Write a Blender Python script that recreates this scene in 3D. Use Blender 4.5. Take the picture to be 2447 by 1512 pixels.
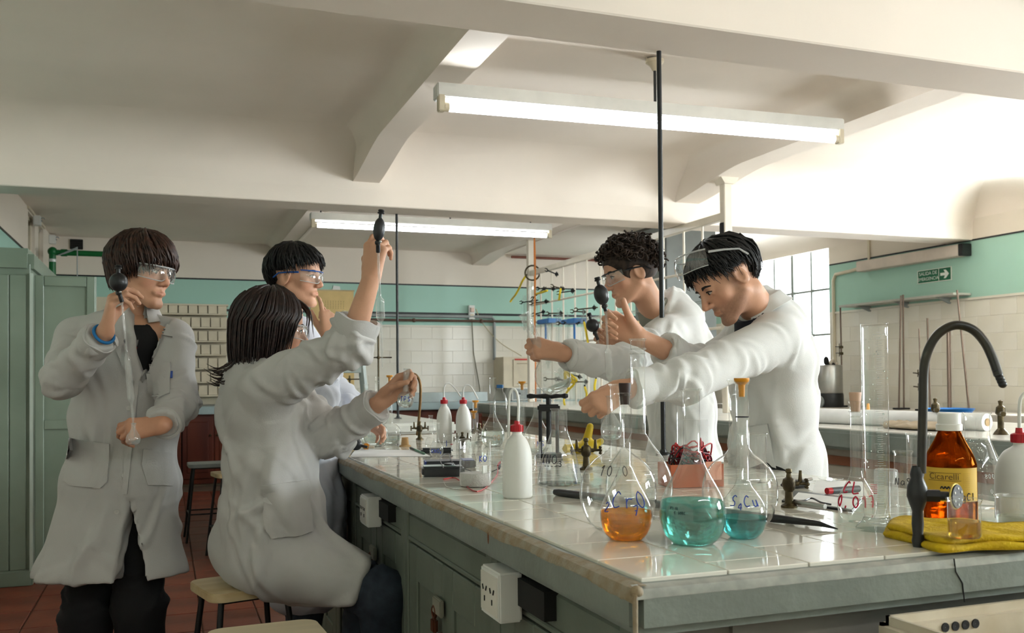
import bpy, bmesh, math, random
import numpy as np
from mathutils import Vector, Matrix
from mathutils.bvhtree import BVHTree

scene = bpy.context.scene
for o in list(bpy.data.objects):
    bpy.data.objects.remove(o)
COL = scene.collection
random.seed(7)
RNG = np.random.RandomState(7)
R = math.radians

# ------------------------------------------------------------------ camera
F, CX, PY, CAMH = 2230.0, 1223.5, 865.0, 1.24          # focal length and principal point in photo pixels
YAW, PITCH, ROLL = R(20.3), R(1.0), R(0.5)
_fw = np.array([math.sin(YAW) * math.cos(PITCH), math.cos(YAW) * math.cos(PITCH), math.sin(PITCH)])
_r0 = np.array([math.cos(YAW), -math.sin(YAW), 0.0])
_u0 = np.cross(_r0, _fw)
_rt = _r0 * math.cos(ROLL) - _u0 * math.sin(ROLL)
_up = _u0 * math.cos(ROLL) + _r0 * math.sin(ROLL)
_C = np.array([0.0, 0.0, CAMH])
cam_d = bpy.data.cameras.new('camera')
cam = bpy.data.objects.new('camera', cam_d)
COL.objects.link(cam)
m = Matrix(((_rt[0], _up[0], -_fw[0], 0), (_rt[1], _up[1], -_fw[1], 0), (_rt[2], _up[2], -_fw[2], CAMH), (0, 0, 0, 1)))
cam.matrix_world = m
cam_d.sensor_width = 36.0
cam_d.lens = F / 2447.0 * 36.0
cam_d.shift_y = (PY - 756.0) / 2447.0
cam_d.clip_start = 0.05
cam_d.dof.use_dof = True
cam_d.dof.focus_distance = 2.5
cam_d.dof.aperture_fstop = 9.0
scene.camera = cam

# ------------------------------------------------------------------ world, daylight, exposure
world = bpy.data.worlds.new('world')
scene.world = world
world.use_nodes = True
world.node_tree.nodes['Background'].inputs[0].default_value = (0.86, 0.93, 1.0, 1)
world.node_tree.nodes['Background'].inputs[1].default_value = 2.0
scene.view_settings.view_transform = 'Standard'
scene.view_settings.look = 'None'
scene.view_settings.exposure = 0.46
scene.view_settings.gamma = 1.0
scene.view_settings.use_curve_mapping = False
WINDOW_GLOW = 38.0      # fill glow of the two added, unseen near windows
FAR_GLOW = 7.0         # far window panes set dimmer so their bars stay visible
TUBE_GLOW = 30.0       # fluorescent tubes
cy = scene.cycles
cy.use_denoising = True
cy.max_bounces = 8
cy.diffuse_bounces = 3
cy.glossy_bounces = 3
cy.transmission_bounces = 8
cy.use_adaptive_sampling = True
cy.adaptive_threshold = 0.3
cy.adaptive_min_samples = 16
cy.transparent_max_bounces = 28
cy.sample_clamp_indirect = 6.0
cy.blur_glossy = 0.6
cy.caustics_reflective = False
cy.caustics_refractive = False

def ray(u, v):
    return _fw + _rt * (u - CX) / F - _up * (v - PY) / F
def P(u, v, d):
    return _C + ray(u, v) * d
def onz(u, v, z):
    r = ray(u, v); return _C + r * ((z - CAMH) / r[2])
def onx(u, v, x):
    r = ray(u, v); return _C + r * (x / r[0])
def ony(u, v, y):
    r = ray(u, v); return _C + r * (y / r[1])
def depth(p):
    return float((np.asarray(p, float) - _C) @ _fw)
def ppm(p):
    return F / depth(p)      # pixels per metre at that distance

# ------------------------------------------------------------------ materials
def lin(c):
    return tuple((x / 255.0 / 12.92) if x / 255.0 <= 0.04045 else ((x / 255.0 + 0.055) / 1.055) ** 2.4 for x in c)

def new_mat(name):
    m = bpy.data.materials.new(name); m.use_nodes = True
    nt = m.node_tree
    return m, nt, nt.nodes['Principled BSDF']

MATS = {}
def mat(name, rgb, rough=0.5, metal=0.0, var=0.06, vscale=6.0, rgb2=None, bump=0.0, bscale=60.0, spec=0.5,
        trans=0.0, ior=1.45, emit=0.0, sss=0.0, coat=0.0, attr=None, stretch=None, fac=(0.35, 0.65)):
    """principled material: two tones mixed by noise, fine bump; attr = name of a colour attribute to multiply in"""
    if name in MATS: return MATS[name]
    m, nt, b = new_mat(name)
    N, L = nt.nodes, nt.links
    c1 = lin(rgb)
    c2 = lin(rgb2) if rgb2 else tuple(x * (1 - 2 * var) for x in c1)
    tc = N.new('ShaderNodeTexCoord')
    src = tc.outputs['Object']
    if stretch:
        mp = N.new('ShaderNodeMapping'); mp.inputs['Scale'].default_value = stretch
        L.new(src, mp.inputs['Vector']); src = mp.outputs['Vector']
    nz = N.new('ShaderNodeTexNoise'); nz.inputs['Scale'].default_value = vscale; nz.inputs['Detail'].default_value = 5
    L.new(src, nz.inputs['Vector'])
    rp = N.new('ShaderNodeValToRGB')
    rp.color_ramp.elements[0].position, rp.color_ramp.elements[1].position = fac
    rp.color_ramp.elements[0].color = (*c2, 1); rp.color_ramp.elements[1].color = (*c1, 1)
    L.new(nz.outputs['Fac'], rp.inputs['Fac'])
    out = rp.outputs['Color']
    if attr:
        at = N.new('ShaderNodeAttribute'); at.attribute_name = attr
        mx = N.new('ShaderNodeMix'); mx.data_type = 'RGBA'; mx.blend_type = 'MULTIPLY'; mx.inputs[0].default_value = 1
        L.new(out, mx.inputs[6]); L.new(at.outputs['Color'], mx.inputs[7]); out = mx.outputs[2]
    L.new(out, b.inputs['Base Color'])
    b.inputs['Roughness'].default_value = rough
    b.inputs['Metallic'].default_value = metal
    b.inputs['Specular IOR Level'].default_value = spec
    b.inputs['IOR'].default_value = ior
    b.inputs['Transmission Weight'].default_value = trans
    b.inputs['Coat Weight'].default_value = coat
    if sss:
        b.inputs['Subsurface Weight'].default_value = sss
        b.inputs['Subsurface Radius'].default_value = (0.012, 0.004, 0.002)
        b.inputs['Subsurface Scale'].default_value = 0.5
    if emit:
        L.new(out, b.inputs['Emission Color']); b.inputs['Emission Strength'].default_value = emit
    if bump:
        n2 = N.new('ShaderNodeTexNoise'); n2.inputs['Scale'].default_value = bscale; n2.inputs['Detail'].default_value = 4
        L.new(src, n2.inputs['Vector'])
        bp = N.new('ShaderNodeBump'); bp.inputs['Strength'].default_value = bump; bp.inputs['Distance'].default_value = 0.01
        L.new(n2.outputs['Fac'], bp.inputs['Height']); L.new(bp.outputs['Normal'], b.inputs['Normal'])
    if emit: m.cycles.emission_sampling = 'FRONT'
    MATS[name] = m
    return m

def thin_glass(name, tint=(0.975, 0.985, 0.98), edge=(0.30, 0.33, 0.32), gloss=1.0, haze=0.0):
    """thin-walled glassware: see-through, Fresnel reflections, denser where the wall is seen edge-on"""
    if name in MATS: return MATS[name]
    m = bpy.data.materials.new(name); m.use_nodes = True
    nt = m.node_tree; N, L = nt.nodes, nt.links
    for n in list(N): N.remove(n)
    out = N.new('ShaderNodeOutputMaterial')
    lw = N.new('ShaderNodeLayerWeight'); lw.inputs['Blend'].default_value = 0.5
    rp = N.new('ShaderNodeValToRGB')
    e = rp.color_ramp.elements
    e[0].position, e[1].position = 0.68, 0.97
    e[0].color = (*tint, 1); e[1].color = (*edge, 1)
    nz = N.new('ShaderNodeTexNoise'); nz.inputs['Scale'].default_value = 9.0
    tc = N.new('ShaderNodeTexCoord'); L.new(tc.outputs['Object'], nz.inputs['Vector'])
    ad = N.new('ShaderNodeMath'); ad.operation = 'MULTIPLY_ADD'; ad.inputs[1].default_value = 0.03
    L.new(nz.outputs['Fac'], ad.inputs[0]); L.new(lw.outputs['Facing'], ad.inputs[2])
    L.new(ad.outputs[0], rp.inputs['Fac'])
    tr = N.new('ShaderNodeBsdfTransparent'); L.new(rp.outputs['Color'], tr.inputs['Color'])
    gl = N.new('ShaderNodeBsdfGlossy'); gl.inputs['Roughness'].default_value = 0.03
    gl.inputs['Color'].default_value = (1, 1, 1, 1)
    pw = N.new('ShaderNodeMath'); pw.operation = 'POWER'; pw.inputs[1].default_value = 5.0
    L.new(lw.outputs['Facing'], pw.inputs[0])
    mu = N.new('ShaderNodeMath'); mu.operation = 'MULTIPLY_ADD'; mu.inputs[1].default_value = 0.6 * gloss; mu.inputs[2].default_value = 0.045 * gloss; mu.use_clamp = True
    L.new(pw.outputs[0], mu.inputs[0])
    mx = N.new('ShaderNodeMixShader')
    L.new(mu.outputs[0], mx.inputs[0]); L.new(tr.outputs[0], mx.inputs[1]); L.new(gl.outputs[0], mx.inputs[2])
    last = mx
    if haze:
        df = N.new('ShaderNodeBsdfDiffuse'); df.inputs['Color'].default_value = (0.85, 0.86, 0.85, 1)
        m2 = N.new('ShaderNodeMixShader'); m2.inputs[0].default_value = haze
        L.new(mx.outputs[0], m2.inputs[1]); L.new(df.outputs[0], m2.inputs[2]); last = m2
    L.new(last.outputs[0], out.inputs['Surface'])
    MATS[name] = m
    return m

def liquid(name, rgb, clear=0.35, ior=1.33):
    """tinted solution: refraction, with part of the light going straight through"""
    if name in MATS: return MATS[name]
    m = bpy.data.materials.new(name); m.use_nodes = True
    nt = m.node_tree; N, L = nt.nodes, nt.links
    for n in list(N): N.remove(n)
    out = N.new('ShaderNodeOutputMaterial')
    c = lin(rgb)
    nz = N.new('ShaderNodeTexNoise'); nz.inputs['Scale'].default_value = 14
    rp = N.new('ShaderNodeValToRGB')
    rp.color_ramp.elements[0].color = (*[x * 0.92 for x in c], 1); rp.color_ramp.elements[1].color = (*c, 1)
    L.new(nz.outputs['Fac'], rp.inputs['Fac'])
    g = N.new('ShaderNodeBsdfGlass'); g.inputs['IOR'].default_value = ior; g.inputs['Roughness'].default_value = 0.0
    t = N.new('ShaderNodeBsdfTransparent')
    L.new(rp.outputs['Color'], g.inputs['Color']); L.new(rp.outputs['Color'], t.inputs['Color'])
    mx = N.new('ShaderNodeMixShader'); mx.inputs[0].default_value = clear
    L.new(g.outputs[0], mx.inputs[1]); L.new(t.outputs[0], mx.inputs[2]); L.new(mx.outputs[0], out.inputs['Surface'])
    MATS[name] = m
    return m

def banded_paint(name, bands, rough=0.6):
    """wall paint in horizontal bands: bands = [(z_from, rgb), ...] rising, slightly mottled"""
    m, nt, b = new_mat(name)
    N, L = nt.nodes, nt.links
    ge = N.new('ShaderNodeNewGeometry'); sp = N.new('ShaderNodeSeparateXYZ')
    L.new(ge.outputs['Position'], sp.inputs[0])
    dv = N.new('ShaderNodeMath'); dv.operation = 'DIVIDE'; dv.inputs[1].default_value = 4.0
    L.new(sp.outputs['Z'], dv.inputs[0])
    rp = N.new('ShaderNodeValToRGB'); rp.color_ramp.interpolation = 'CONSTANT'
    e = rp.color_ramp.elements
    while len(e) < len(bands): e.new(0.5)
    for k, (z, c) in enumerate(bands):
        e[k].position = z / 4.0; e[k].color = (*lin(c), 1)
    L.new(dv.outputs[0], rp.inputs['Fac'])
    nz = N.new('ShaderNodeTexNoise'); nz.inputs['Scale'].default_value = 1.7; nz.inputs['Detail'].default_value = 6
    L.new(ge.outputs['Position'], nz.inputs['Vector'])
    r2 = N.new('ShaderNodeValToRGB'); r2.color_ramp.elements[0].color = (0.9, 0.89, 0.87, 1); r2.color_ramp.elements[1].color = (1, 1, 1, 1)
    L.new(nz.outputs['Fac'], r2.inputs['Fac'])
    mx = N.new('ShaderNodeMix'); mx.data_type = 'RGBA'; mx.blend_type = 'MULTIPLY'; mx.inputs[0].default_value = 1
    L.new(rp.outputs['Color'], mx.inputs[6]); L.new(r2.outputs['Color'], mx.inputs[7])
    L.new(mx.outputs[2], b.inputs['Base Color']); b.inputs['Roughness'].default_value = rough
    MATS[name] = m
    return m

# ------------------------------------------------------------------ mesh helpers
def link_mesh(name, verts, faces, material, parent=None, smooth=True, sharp=38.0):
    me = bpy.data.meshes.new(name)
    me.from_pydata([tuple(map(float, v)) for v in verts], [], [tuple(int(i) for i in f) for f in faces])
    if smooth and len(me.polygons):
        me.polygons.foreach_set('use_smooth', [True] * len(me.polygons))
        if sharp: me.set_sharp_from_angle(angle=R(sharp))
    me.update()
    if material: me.materials.append(material)
    o = bpy.data.objects.new(name, me)
    COL.objects.link(o)
    if parent: o.parent = parent
    return o

def catmull(pts, n=6):
    pts = [np.asarray(p, float) for p in pts]
    q = [2 * pts[0] - pts[1]] + pts + [2 * pts[-1] - pts[-2]]
    out = []
    for i in range(1, len(q) - 2):
        for k in range(n):
            t = k / n
            out.append(0.5 * ((2 * q[i]) + (-q[i - 1] + q[i + 1]) * t + (2 * q[i - 1] - 5 * q[i] + 4 * q[i + 1] - q[i + 2]) * t * t
                              + (-q[i - 1] + 3 * q[i] - 3 * q[i + 1] + q[i + 2]) * t ** 3))
    out.append(pts[-1])
    return out

def unit(v):
    v = np.asarray(v, float); return v / (np.linalg.norm(v) + 1e-12)

class MB:
    """collects shapes into ONE mesh"""
    def __init__(s): s.v, s.f = [], []
    def add(s, v, f):
        b = len(s.v); s.v += [np.asarray(p, float) for p in v]; s.f += [tuple(i + b for i in q) for q in f]; return s
    def box(s, c, d, rz=0.0, M=None):
        c = np.asarray(c, float); h = np.asarray(d, float) / 2
        k = [(-1, -1, -1), (1, -1, -1), (1, 1, -1), (-1, 1, -1), (-1, -1, 1), (1, -1, 1), (1, 1, 1), (-1, 1, 1)]
        v = [h * np.array(q) for q in k]
        if rz: v = [np.array([p[0] * math.cos(rz) - p[1] * math.sin(rz), p[0] * math.sin(rz) + p[1] * math.cos(rz), p[2]]) for p in v]
        if M is not None: v = [M @ p for p in v]
        return s.add([p + c for p in v], [(0, 3, 2, 1), (4, 5, 6, 7), (0, 1, 5, 4), (1, 2, 6, 5), (2, 3, 7, 6), (3, 0, 4, 7)])
    def rbox(s, c, d, r=0.004, rz=0.0, M=None, seg=2):
        bm = bmesh.new(); bmesh.ops.create_cube(bm, size=1)
        for v in bm.verts: v.co = Vector((v.co.x * d[0], v.co.y * d[1], v.co.z * d[2]))
        bmesh.ops.bevel(bm, geom=bm.edges[:], offset=min(r, 0.49 * min(d)), segments=seg, affect='EDGES')
        vs = [np.array(v.co) for v in bm.verts]; bm.verts.index_update()
        fs = [tuple(v.index for v in f.verts) for f in bm.faces]; bm.free()
        if rz: vs = [np.array([p[0] * math.cos(rz) - p[1] * math.sin(rz), p[0] * math.sin(rz) + p[1] * math.cos(rz), p[2]]) for p in vs]
        if M is not None: vs = [M @ p for p in vs]
        return s.add([p + np.asarray(c, float) for p in vs], fs)
    def lathe(s, prof, seg=32, c=(0, 0, 0), M=None, close=False):
        c = np.asarray(c, float); v, f = [], []
        n = len(prof)
        for (r, z) in prof:
            for k in range(seg):
                a = 2 * math.pi * k / seg; v.append(np.array([r * math.cos(a), r * math.sin(a), z]))
        for i in range(n - 1):
            for k in range(seg):
                k2 = (k + 1) % seg
                f.append((i * seg + k, i * seg + k2, (i + 1) * seg + k2, (i + 1) * seg + k))
        if close:
            f.append(tuple(range(seg))[::-1]); f.append(tuple((n - 1) * seg + k for k in range(seg)))
        if M is not None: v = [M @ p for p in v]
        return s.add([p + c for p in v], f)
    def tube(s, pts, r, seg=8, cap=True):
        pts = [np.asarray(p, float) for p in pts]
        n = len(pts); rr = [r] * n if np.isscalar(r) else list(r)
        T = [unit(pts[min(i + 1, n - 1)] - pts[max(i - 1, 0)]) for i in range(n)]
        a = np.array([0, 0, 1.0]) if abs(T[0][2]) < 0.9 else np.array([1.0, 0, 0])
        N = unit(np.cross(T[0], a)); v, f = [], []
        for i in range(n):
            N = unit(N - T[i] * (N @ T[i])); B = np.cross(T[i], N)
            for k in range(seg):
                t = 2 * math.pi * k / seg; v.append(pts[i] + rr[i] * (N * math.cos(t) + B * math.sin(t)))
        for i in range(n - 1):
            for k in range(seg):
                k2 = (k + 1) % seg; f.append((i * seg + k, i * seg + k2, (i + 1) * seg + k2, (i + 1) * seg + k))
        if cap: f.append(tuple(range(seg))[::-1]); f.append(tuple((n - 1) * seg + k for k in range(seg)))
        return s.add(v, f)
    def cyl(s, a, b, r, seg=16, r2=None): return s.tube([a, b], [r, r if r2 is None else r2], seg)
    def ball(s, c, r, seg=16, rings=10):
        r = np.ones(3) * np.asarray(r, float)
        prof = [(math.sin(math.pi * k / rings), -math.cos(math.pi * k / rings)) for k in range(rings + 1)]
        prof[0] = (1e-4, -1); prof[-1] = (1e-4, 1)
        return s.lathe(prof, seg, c, M=np.diag(r))
    def torus(s, c, Rr, r, axis=(0, 0, 1), seg=24, ms=8, a0=0, a1=2 * math.pi):
        ax = unit(axis); t = unit(np.cross(ax, (1, 0, 0) if abs(ax[0]) < 0.9 else (0, 1, 0))); b = np.cross(ax, t)
        full = abs(a1 - a0) > 6.28
        pts = [np.asarray(c) + Rr * (t * math.cos(a) + b * math.sin(a)) for a in np.linspace(a0, a1, seg + 1)]
        return s.tube(pts, r, ms, cap=not full)
    def prism(s, poly, z0, z1, M=None, c=(0, 0, 0)):
        n = len(poly); v = [np.array([x, y, z0]) for x, y in poly] + [np.array([x, y, z1]) for x, y in poly]
        f = [tuple(range(n))[::-1], tuple(range(n, 2 * n))] + [(i, (i + 1) % n, n + (i + 1) % n, n + i) for i in range(n)]
        if M is not None: v = [M @ p for p in v]
        return s.add([p + np.asarray(c, float) for p in v], f)
    def build(s, name, material, parent=None, smooth=True, sharp=38.0, world=False):
        v = s.v
        if world and parent is not None:
            off = np.array(parent.location); v = [p - off for p in v]
        return link_mesh(name, v, s.f, material, parent, smooth, sharp)

def tag(o, label=None, cat=None, group=None, kind=None):
    if label: o['label'] = label
    if cat: o['category'] = cat
    if group: o['group'] = group
    if kind: o['kind'] = kind
    return o
def thing(name, loc, label, cat, group=None, rz=0.0):
    o = bpy.data.objects.new(name, None); COL.objects.link(o)
    o.empty_display_size = 0.05
    o.location = tuple(float(x) for x in loc); o.rotation_euler = (0, 0, rz)
    return tag(o, label, cat, group)
def struct(o): o['kind'] = 'structure'; return o
def copy_tree(o, parent=None):
    c = o.copy(); COL.objects.link(c); c.parent = parent
    for ch in list(o.children): copy_tree(ch, c)
    return c
def rot_to(axis):
    """matrix taking +z to axis"""
    z = unit(axis); x = unit(np.cross((0, 1, 0) if abs(z[1]) < 0.9 else (1, 0, 0), z)); y = np.cross(z, x)
    return np.stack([x, y, z], axis=1)

def font_mesh(text, size, align='CENTER'):
    cu = bpy.data.curves.new('txt', 'FONT'); cu.body = text; cu.size = size; cu.align_x = align; cu.align_y = 'CENTER'
    ob = bpy.data.objects.new('txt', cu); COL.objects.link(ob)
    bpy.context.view_layer.update()
    me = bpy.data.meshes.new_from_object(ob.evaluated_get(bpy.context.evaluated_depsgraph_get()))
    v = [np.array(x.co) for x in me.vertices]; f = [tuple(p.vertices) for p in me.polygons]
    bpy.data.objects.remove(ob); bpy.data.curves.remove(cu); bpy.data.meshes.remove(me)
    return v, f

GLYPH = {  # handwritten strokes on a unit square
 'C': [[(.85, .85), (.5, 1), (.15, .7), (.1, .35), (.4, .02), (.85, .12)]],
 'r': [[(.2, .6), (.25, 0)], [(.22, .35), (.45, .58), (.8, .55)]],
 'O': [[(.5, 1), (.12, .75), (.1, .3), (.5, 0), (.9, .3), (.88, .75), (.5, 1)]],
 '0': [[(.5, 1), (.2, .75), (.18, .3), (.5, 0), (.8, .3), (.8, .75), (.5, 1)]],
 'S': [[(.85, .9), (.5, 1), (.2, .8), (.4, .55), (.75, .4), (.7, .08), (.15, .05)]],
 'u': [[(.15, .6), (.2, .1), (.5, .02), (.75, .2), (.8, .6)], [(.8, .6), (.85, 0)]],
 '4': [[(.65, 0), (.65, 1), (.1, .35), (.9, .35)]],
 '7': [[(.1, .95), (.85, 1), (.4, 0)], [(.3, .5), (.75, .52)]],
 '2': [[(.15, .8), (.45, 1), (.8, .8), (.6, .45), (.15, 0), (.9, .03)]],
 '3': [[(.15, .9), (.6, 1), (.75, .75), (.4, .52), (.8, .35), (.6, .02), (.12, .08)]],
 '1': [[(.25, .75), (.55, 1), (.5, 0)]],
 '8': [[(.5, .52), (.2, .78), (.5, 1), (.8, .78), (.5, .52), (.15, .25), (.5, 0), (.85, .25), (.5, .52)]],
 ',': [[(.4, .12), (.3, -.12)]],
 'L': [[(.25, 1), (.2, .05), (.85, .05)]], 'l': [[(.45, 1), (.5, 0)]],
 'K': [[(.2, 1), (.2, 0)], [(.85, 1), (.22, .5), (.85, 0)]],
 'N': [[(.12, 0), (.15, 1), (.8, 0), (.85, 1)]],
 'M': [[(.05, 0), (.15, 1), (.5, .4), (.85, 1), (.95, 0)]],
 'A': [[(.05, 0), (.5, 1), (.95, 0)], [(.25, .35), (.75, .35)]],
 'g': [[(.8, .6), (.4, .65), (.2, .35), (.45, .05), (.8, .25)], [(.8, .6), (.75, -.25), (.3, -.3)]],
 'a': [[(.8, .55), (.4, .62), (.15, .3), (.4, .02), (.78, .25)], [(.8, .6), (.85, 0)]],
 'T': [[(.05, 1), (.95, 1)], [(.5, 1), (.48, 0)]], 'P': [[(.2, 0), (.2, 1), (.75, .95), (.75, .55), (.22, .5)]],
 '/': [[(.1, -.1), (.9, 1.1)]], '-': [[(.15, .5), (.85, .5)]], ' ': [],
 'R': [[(.2, 0), (.2, 1), (.75, .95), (.72, .55), (.22, .5), (.85, 0)]], 'H': [[(.15, 0), (.15, 1)], [(.85, 0), (.85, 1)], [(.15, .5), (.85, .5)]],
}
def strokes(text, h, adv=0.8, subs=None):
    """polylines (x, y) of handwritten text of height h, centred"""
    out, x = [], 0.0
    for i, ch in enumerate(text):
        sc, dy = 1.0, 0.0
        if subs and i in subs: sc, dy = 0.6, -0.3
        for st in GLYPH.get(ch, []):
            p = catmull([(x + a * 0.62 * sc, dy + b * sc) for a, b in st], 4) if len(st) > 2 else [np.array((x + a * 0.62 * sc, dy + b * sc)) for a, b in st]
            out.append([np.array((q[0] * h, q[1] * h)) for q in p])
        x += adv * sc
    return [[q - np.array((x * h / 2, h / 2)) for q in st] for st in out]
def marks_on_revolution(mb, sts, rad, z0, ang, w=0.0012, off=0.0008):
    """wrap strokes round a body of revolution: rad(z) radius, centre of the text at height z0 and azimuth ang"""
    for st in sts:
        pts = []
        for x, y in st:
            z = z0 + y; r = rad(z) + off; a = ang + x / max(rad(z0), 1e-3)
            pts.append((r * math.cos(a), r * math.sin(a), z))
        if len(pts) > 1: mb.tube(pts, w, 5)
# ------------------------------------------------------------------ palette
CREAM = (238, 227, 212); TEAL = (172, 213, 197)
M_ceil = mat('ceiling_paint', (244, 232, 218), 0.75, var=0.03, vscale=1.2, bump=0.06, bscale=25)
M_wall = banded_paint('wall_paint', [(0.0, (226, 220, 206)), (1.955, TEAL), (2.51, CREAM)])
M_tile_w = mat('glazed_wall_tile', (236, 231, 219), 0.22, var=0.035, vscale=0.9, rgb2=(226, 219, 202))
M_tile_b = mat('glazed_bench_tile', (238, 234, 222), 0.07, var=0.03, vscale=2.5, rgb2=(226, 220, 204), coat=0.4, bump=0.012, bscale=9)
M_floor = mat('terracotta_tile', (128, 62, 40), 0.45, var=0.15, vscale=4, rgb2=(98, 46, 30), bump=0.1, bscale=30)
M_grout = mat('floor_grout', (104, 82, 66), 0.9, vscale=8)
M_bgrout = mat('bench_grout', (120, 112, 98), 0.8, vscale=8)
M_apron = mat('worn_grey_bench_paint', (134, 141, 133), 0.42, vscale=4, rgb2=(116, 122, 114), bump=0.15, bscale=45)
M_wear = mat('bare_worn_edge', (142, 124, 96), 0.7, vscale=30, rgb2=(158, 150, 132), bump=0.3, bscale=120)
M_cab = mat('grey_green_cabinet_paint', (112, 120, 108), 0.5, vscale=3, rgb2=(96, 103, 91), bump=0.06, bscale=40)
M_green = mat('locker_green_paint', (128, 142, 126), 0.35, vscale=2, rgb2=(112, 126, 110), bump=0.04, bscale=30)
M_red = mat('red_brown_wood', (104, 44, 22), 0.4, vscale=3, rgb2=(72, 24, 14), stretch=(1, 1, 0.15))
M_dark = mat('dark_gap', (20, 19, 17), 0.8)
M_black = mat('black_paint', (24, 25, 26), 0.4, vscale=20)
M_steel = mat('steel', (176, 176, 172), 0.3, metal=0.9, vscale=12)
M_brass = mat('tarnished_brass', (96, 84, 58), 0.42, metal=0.75, vscale=25, rgb2=(58, 50, 36), bump=0.2, bscale=140)
M_white = mat('white_enamel', (232, 232, 226), 0.35, vscale=5)
M_cream = mat('cream_enamel', (222, 210, 184), 0.4, vscale=5)
M_grey = mat('grey_enamel', (150, 156, 154), 0.4, vscale=5)
M_lblue = mat('pale_blue_grey_top', (164, 182, 182), 0.35, vscale=3)
M_pipe = mat('brown_pipe', (92, 66, 50), 0.5, vscale=9)
M_wood = mat('pale_plywood', (206, 186, 146), 0.45, vscale=2.5, rgb2=(186, 160, 116), stretch=(1, 8, 8))
M_rope = mat('twine', (190, 180, 160), 0.9, vscale=60)
M_plastic_r = mat('red_plastic', (186, 22, 34), 0.35, vscale=10)
M_plastic_y = mat('yellow_plastic', (226, 150, 30), 0.4, vscale=10)
M_ply_b = mat('blue_plastic', (40, 110, 176), 0.4, vscale=10)
M_yel_hose = mat('yellow_rubber_hose', (226, 196, 30), 0.45, vscale=10)
M_glass = thin_glass('glass', gloss=1.7, haze=.02)
M_glass2 = thin_glass('glass_dull', (0.93, 0.95, 0.94), (0.5, 0.54, 0.52), 1.0, 0.05)

# ------------------------------------------------------------------ room shell
XL, XR, YB, YF, ZC = -1.28, 7.15, 12.2, -2.4, 2.97
fl = struct(MB().box(((XL + XR) / 2, (YB + YF) / 2, -0.055), (XR - XL + .4, YB - YF + .4, 0.1)).build('floor', M_grout, smooth=False))
me_t = None
tid = []
FT = 0.285
k = 0
for iy in range(0, 23):
    for ix in range(0, 7):
        x = XL + .02 + (ix + 0.5) * FT + (FT / 2 if False else 0); y = 2.2 + (iy + 0.5) * FT * 1.35
        if x > 0.75: continue
        if me_t is None:
            o = MB().rbox((0, 0, 0), (FT - .008, FT * 1.35 - .008, 0.012), .003, seg=1).build('tile', M_floor, fl, smooth=False); me_t = o.data
        else:
            o = bpy.data.objects.new('tile', me_t); COL.objects.link(o); o.parent = fl
        o.location = (x, y, -0.001 + RNG.uniform(-.0012, .0012))
ceil = struct(MB().box(((XL + XR) / 2, (YB + YF) / 2, ZC + .05), (XR - XL + .4, YB - YF + .4, 0.1)).build('ceiling', M_ceil, smooth=False))
wb = struct(MB().box(((XL + XR) / 2, YB + .1, ZC / 2), (XR - XL + .4, .2, ZC)).build('wall_back', M_wall, smooth=False))
wf = struct(MB().box(((XL + XR) / 2, YF - .1, ZC / 2), (XR - XL + .4, .2, ZC)).build('wall_front', M_wall, smooth=False))
# left wall with two small transom openings
wl = MB()
tr = [(10.25, 10.75, 2.45, 2.93), (11.05, 11.45, 2.45, 2.93)]
ys = [YF, 10.25, 10.75, 11.05, 11.45, YB]
for a, b2 in ((YF, 10.25), (10.75, 11.05), (11.45, YB)):
    wl.box((XL - .1, (a + b2) / 2, ZC / 2), (.2, b2 - a, ZC))
for a, b2, z0, z1 in tr:
    wl.box((XL - .1, (a + b2) / 2, z0 / 2), (.2, b2 - a, z0)); wl.box((XL - .1, (a + b2) / 2, (z1 + ZC) / 2), (.2, b2 - a, ZC - z1))
wl = struct(wl.build('wall_left', M_wall, smooth=False))
M_dim = mat('dim_transom_glass', (96, 100, 92), 0.2, vscale=3)
for i, (a, b2, z0, z1) in enumerate(tr):
    w = MB()
    for yy in (a + .02, b2 - .02): w.box((XL - .06, yy, (z0 + z1) / 2), (.05, .04, z1 - z0))
    for zz in (z0 + .02, z1 - .02): w.box((XL - .06, (a + b2) / 2, zz), (.05, b2 - a, .04))
    w = struct(w.build('window_%d' % (i + 2), M_cream, smooth=False))
    MB().box((XL - .08, (a + b2) / 2, (z0 + z1) / 2), (.008, b2 - a - .06, z1 - z0 - .06)).build('pane', M_dim, w, smooth=False)
    MB().box((XL + .008, (a + b2) / 2, z1 + .03), (.02, b2 - a + .12, .03)).build('lintel', M_cream, w, smooth=False)
# right wall with windows (the first one is in the picture, two unseen ones nearer are added as fill light)
WIN = [(8.79, 10.95, 1.27, 2.82), (4.5, 5.8, 1.27, 2.6), (-1.4, 1.0, 1.27, 2.6)]
wr = MB(); y0 = YF - .2
for (a, b2, z0, z1) in sorted(WIN):
    wr.box((XR + .1, (y0 + a) / 2, ZC / 2), (.2, a - y0, ZC))
    wr.box((XR + .1, (a + b2) / 2, z0 / 2), (.2, b2 - a, z0)); wr.box((XR + .1, (a + b2) / 2, (z1 + ZC) / 2), (.2, b2 - a, ZC - z1)); y0 = b2
wr.box((XR + .1, (y0 + YB + .2) / 2, ZC / 2), (.2, YB + .2 - y0, ZC))
wr = struct(wr.build('wall_right', M_wall, smooth=False))
M_pane = mat('fill_window_glass', (246, 252, 255), 0.4, vscale=0.8, rgb2=(236, 246, 250), emit=WINDOW_GLOW)  # glowing panes of the added windows out of view
M_pane_far = mat('dimmed_frosted_glass', (246, 252, 255), 0.4, vscale=0.8, rgb2=(236, 246, 250), emit=FAR_GLOW)  # same pane with a weaker glow, keeping the window bars readable
M_wframe = mat('grey_steel_window_frame', (140, 146, 140), 0.5, vscale=8)
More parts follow.
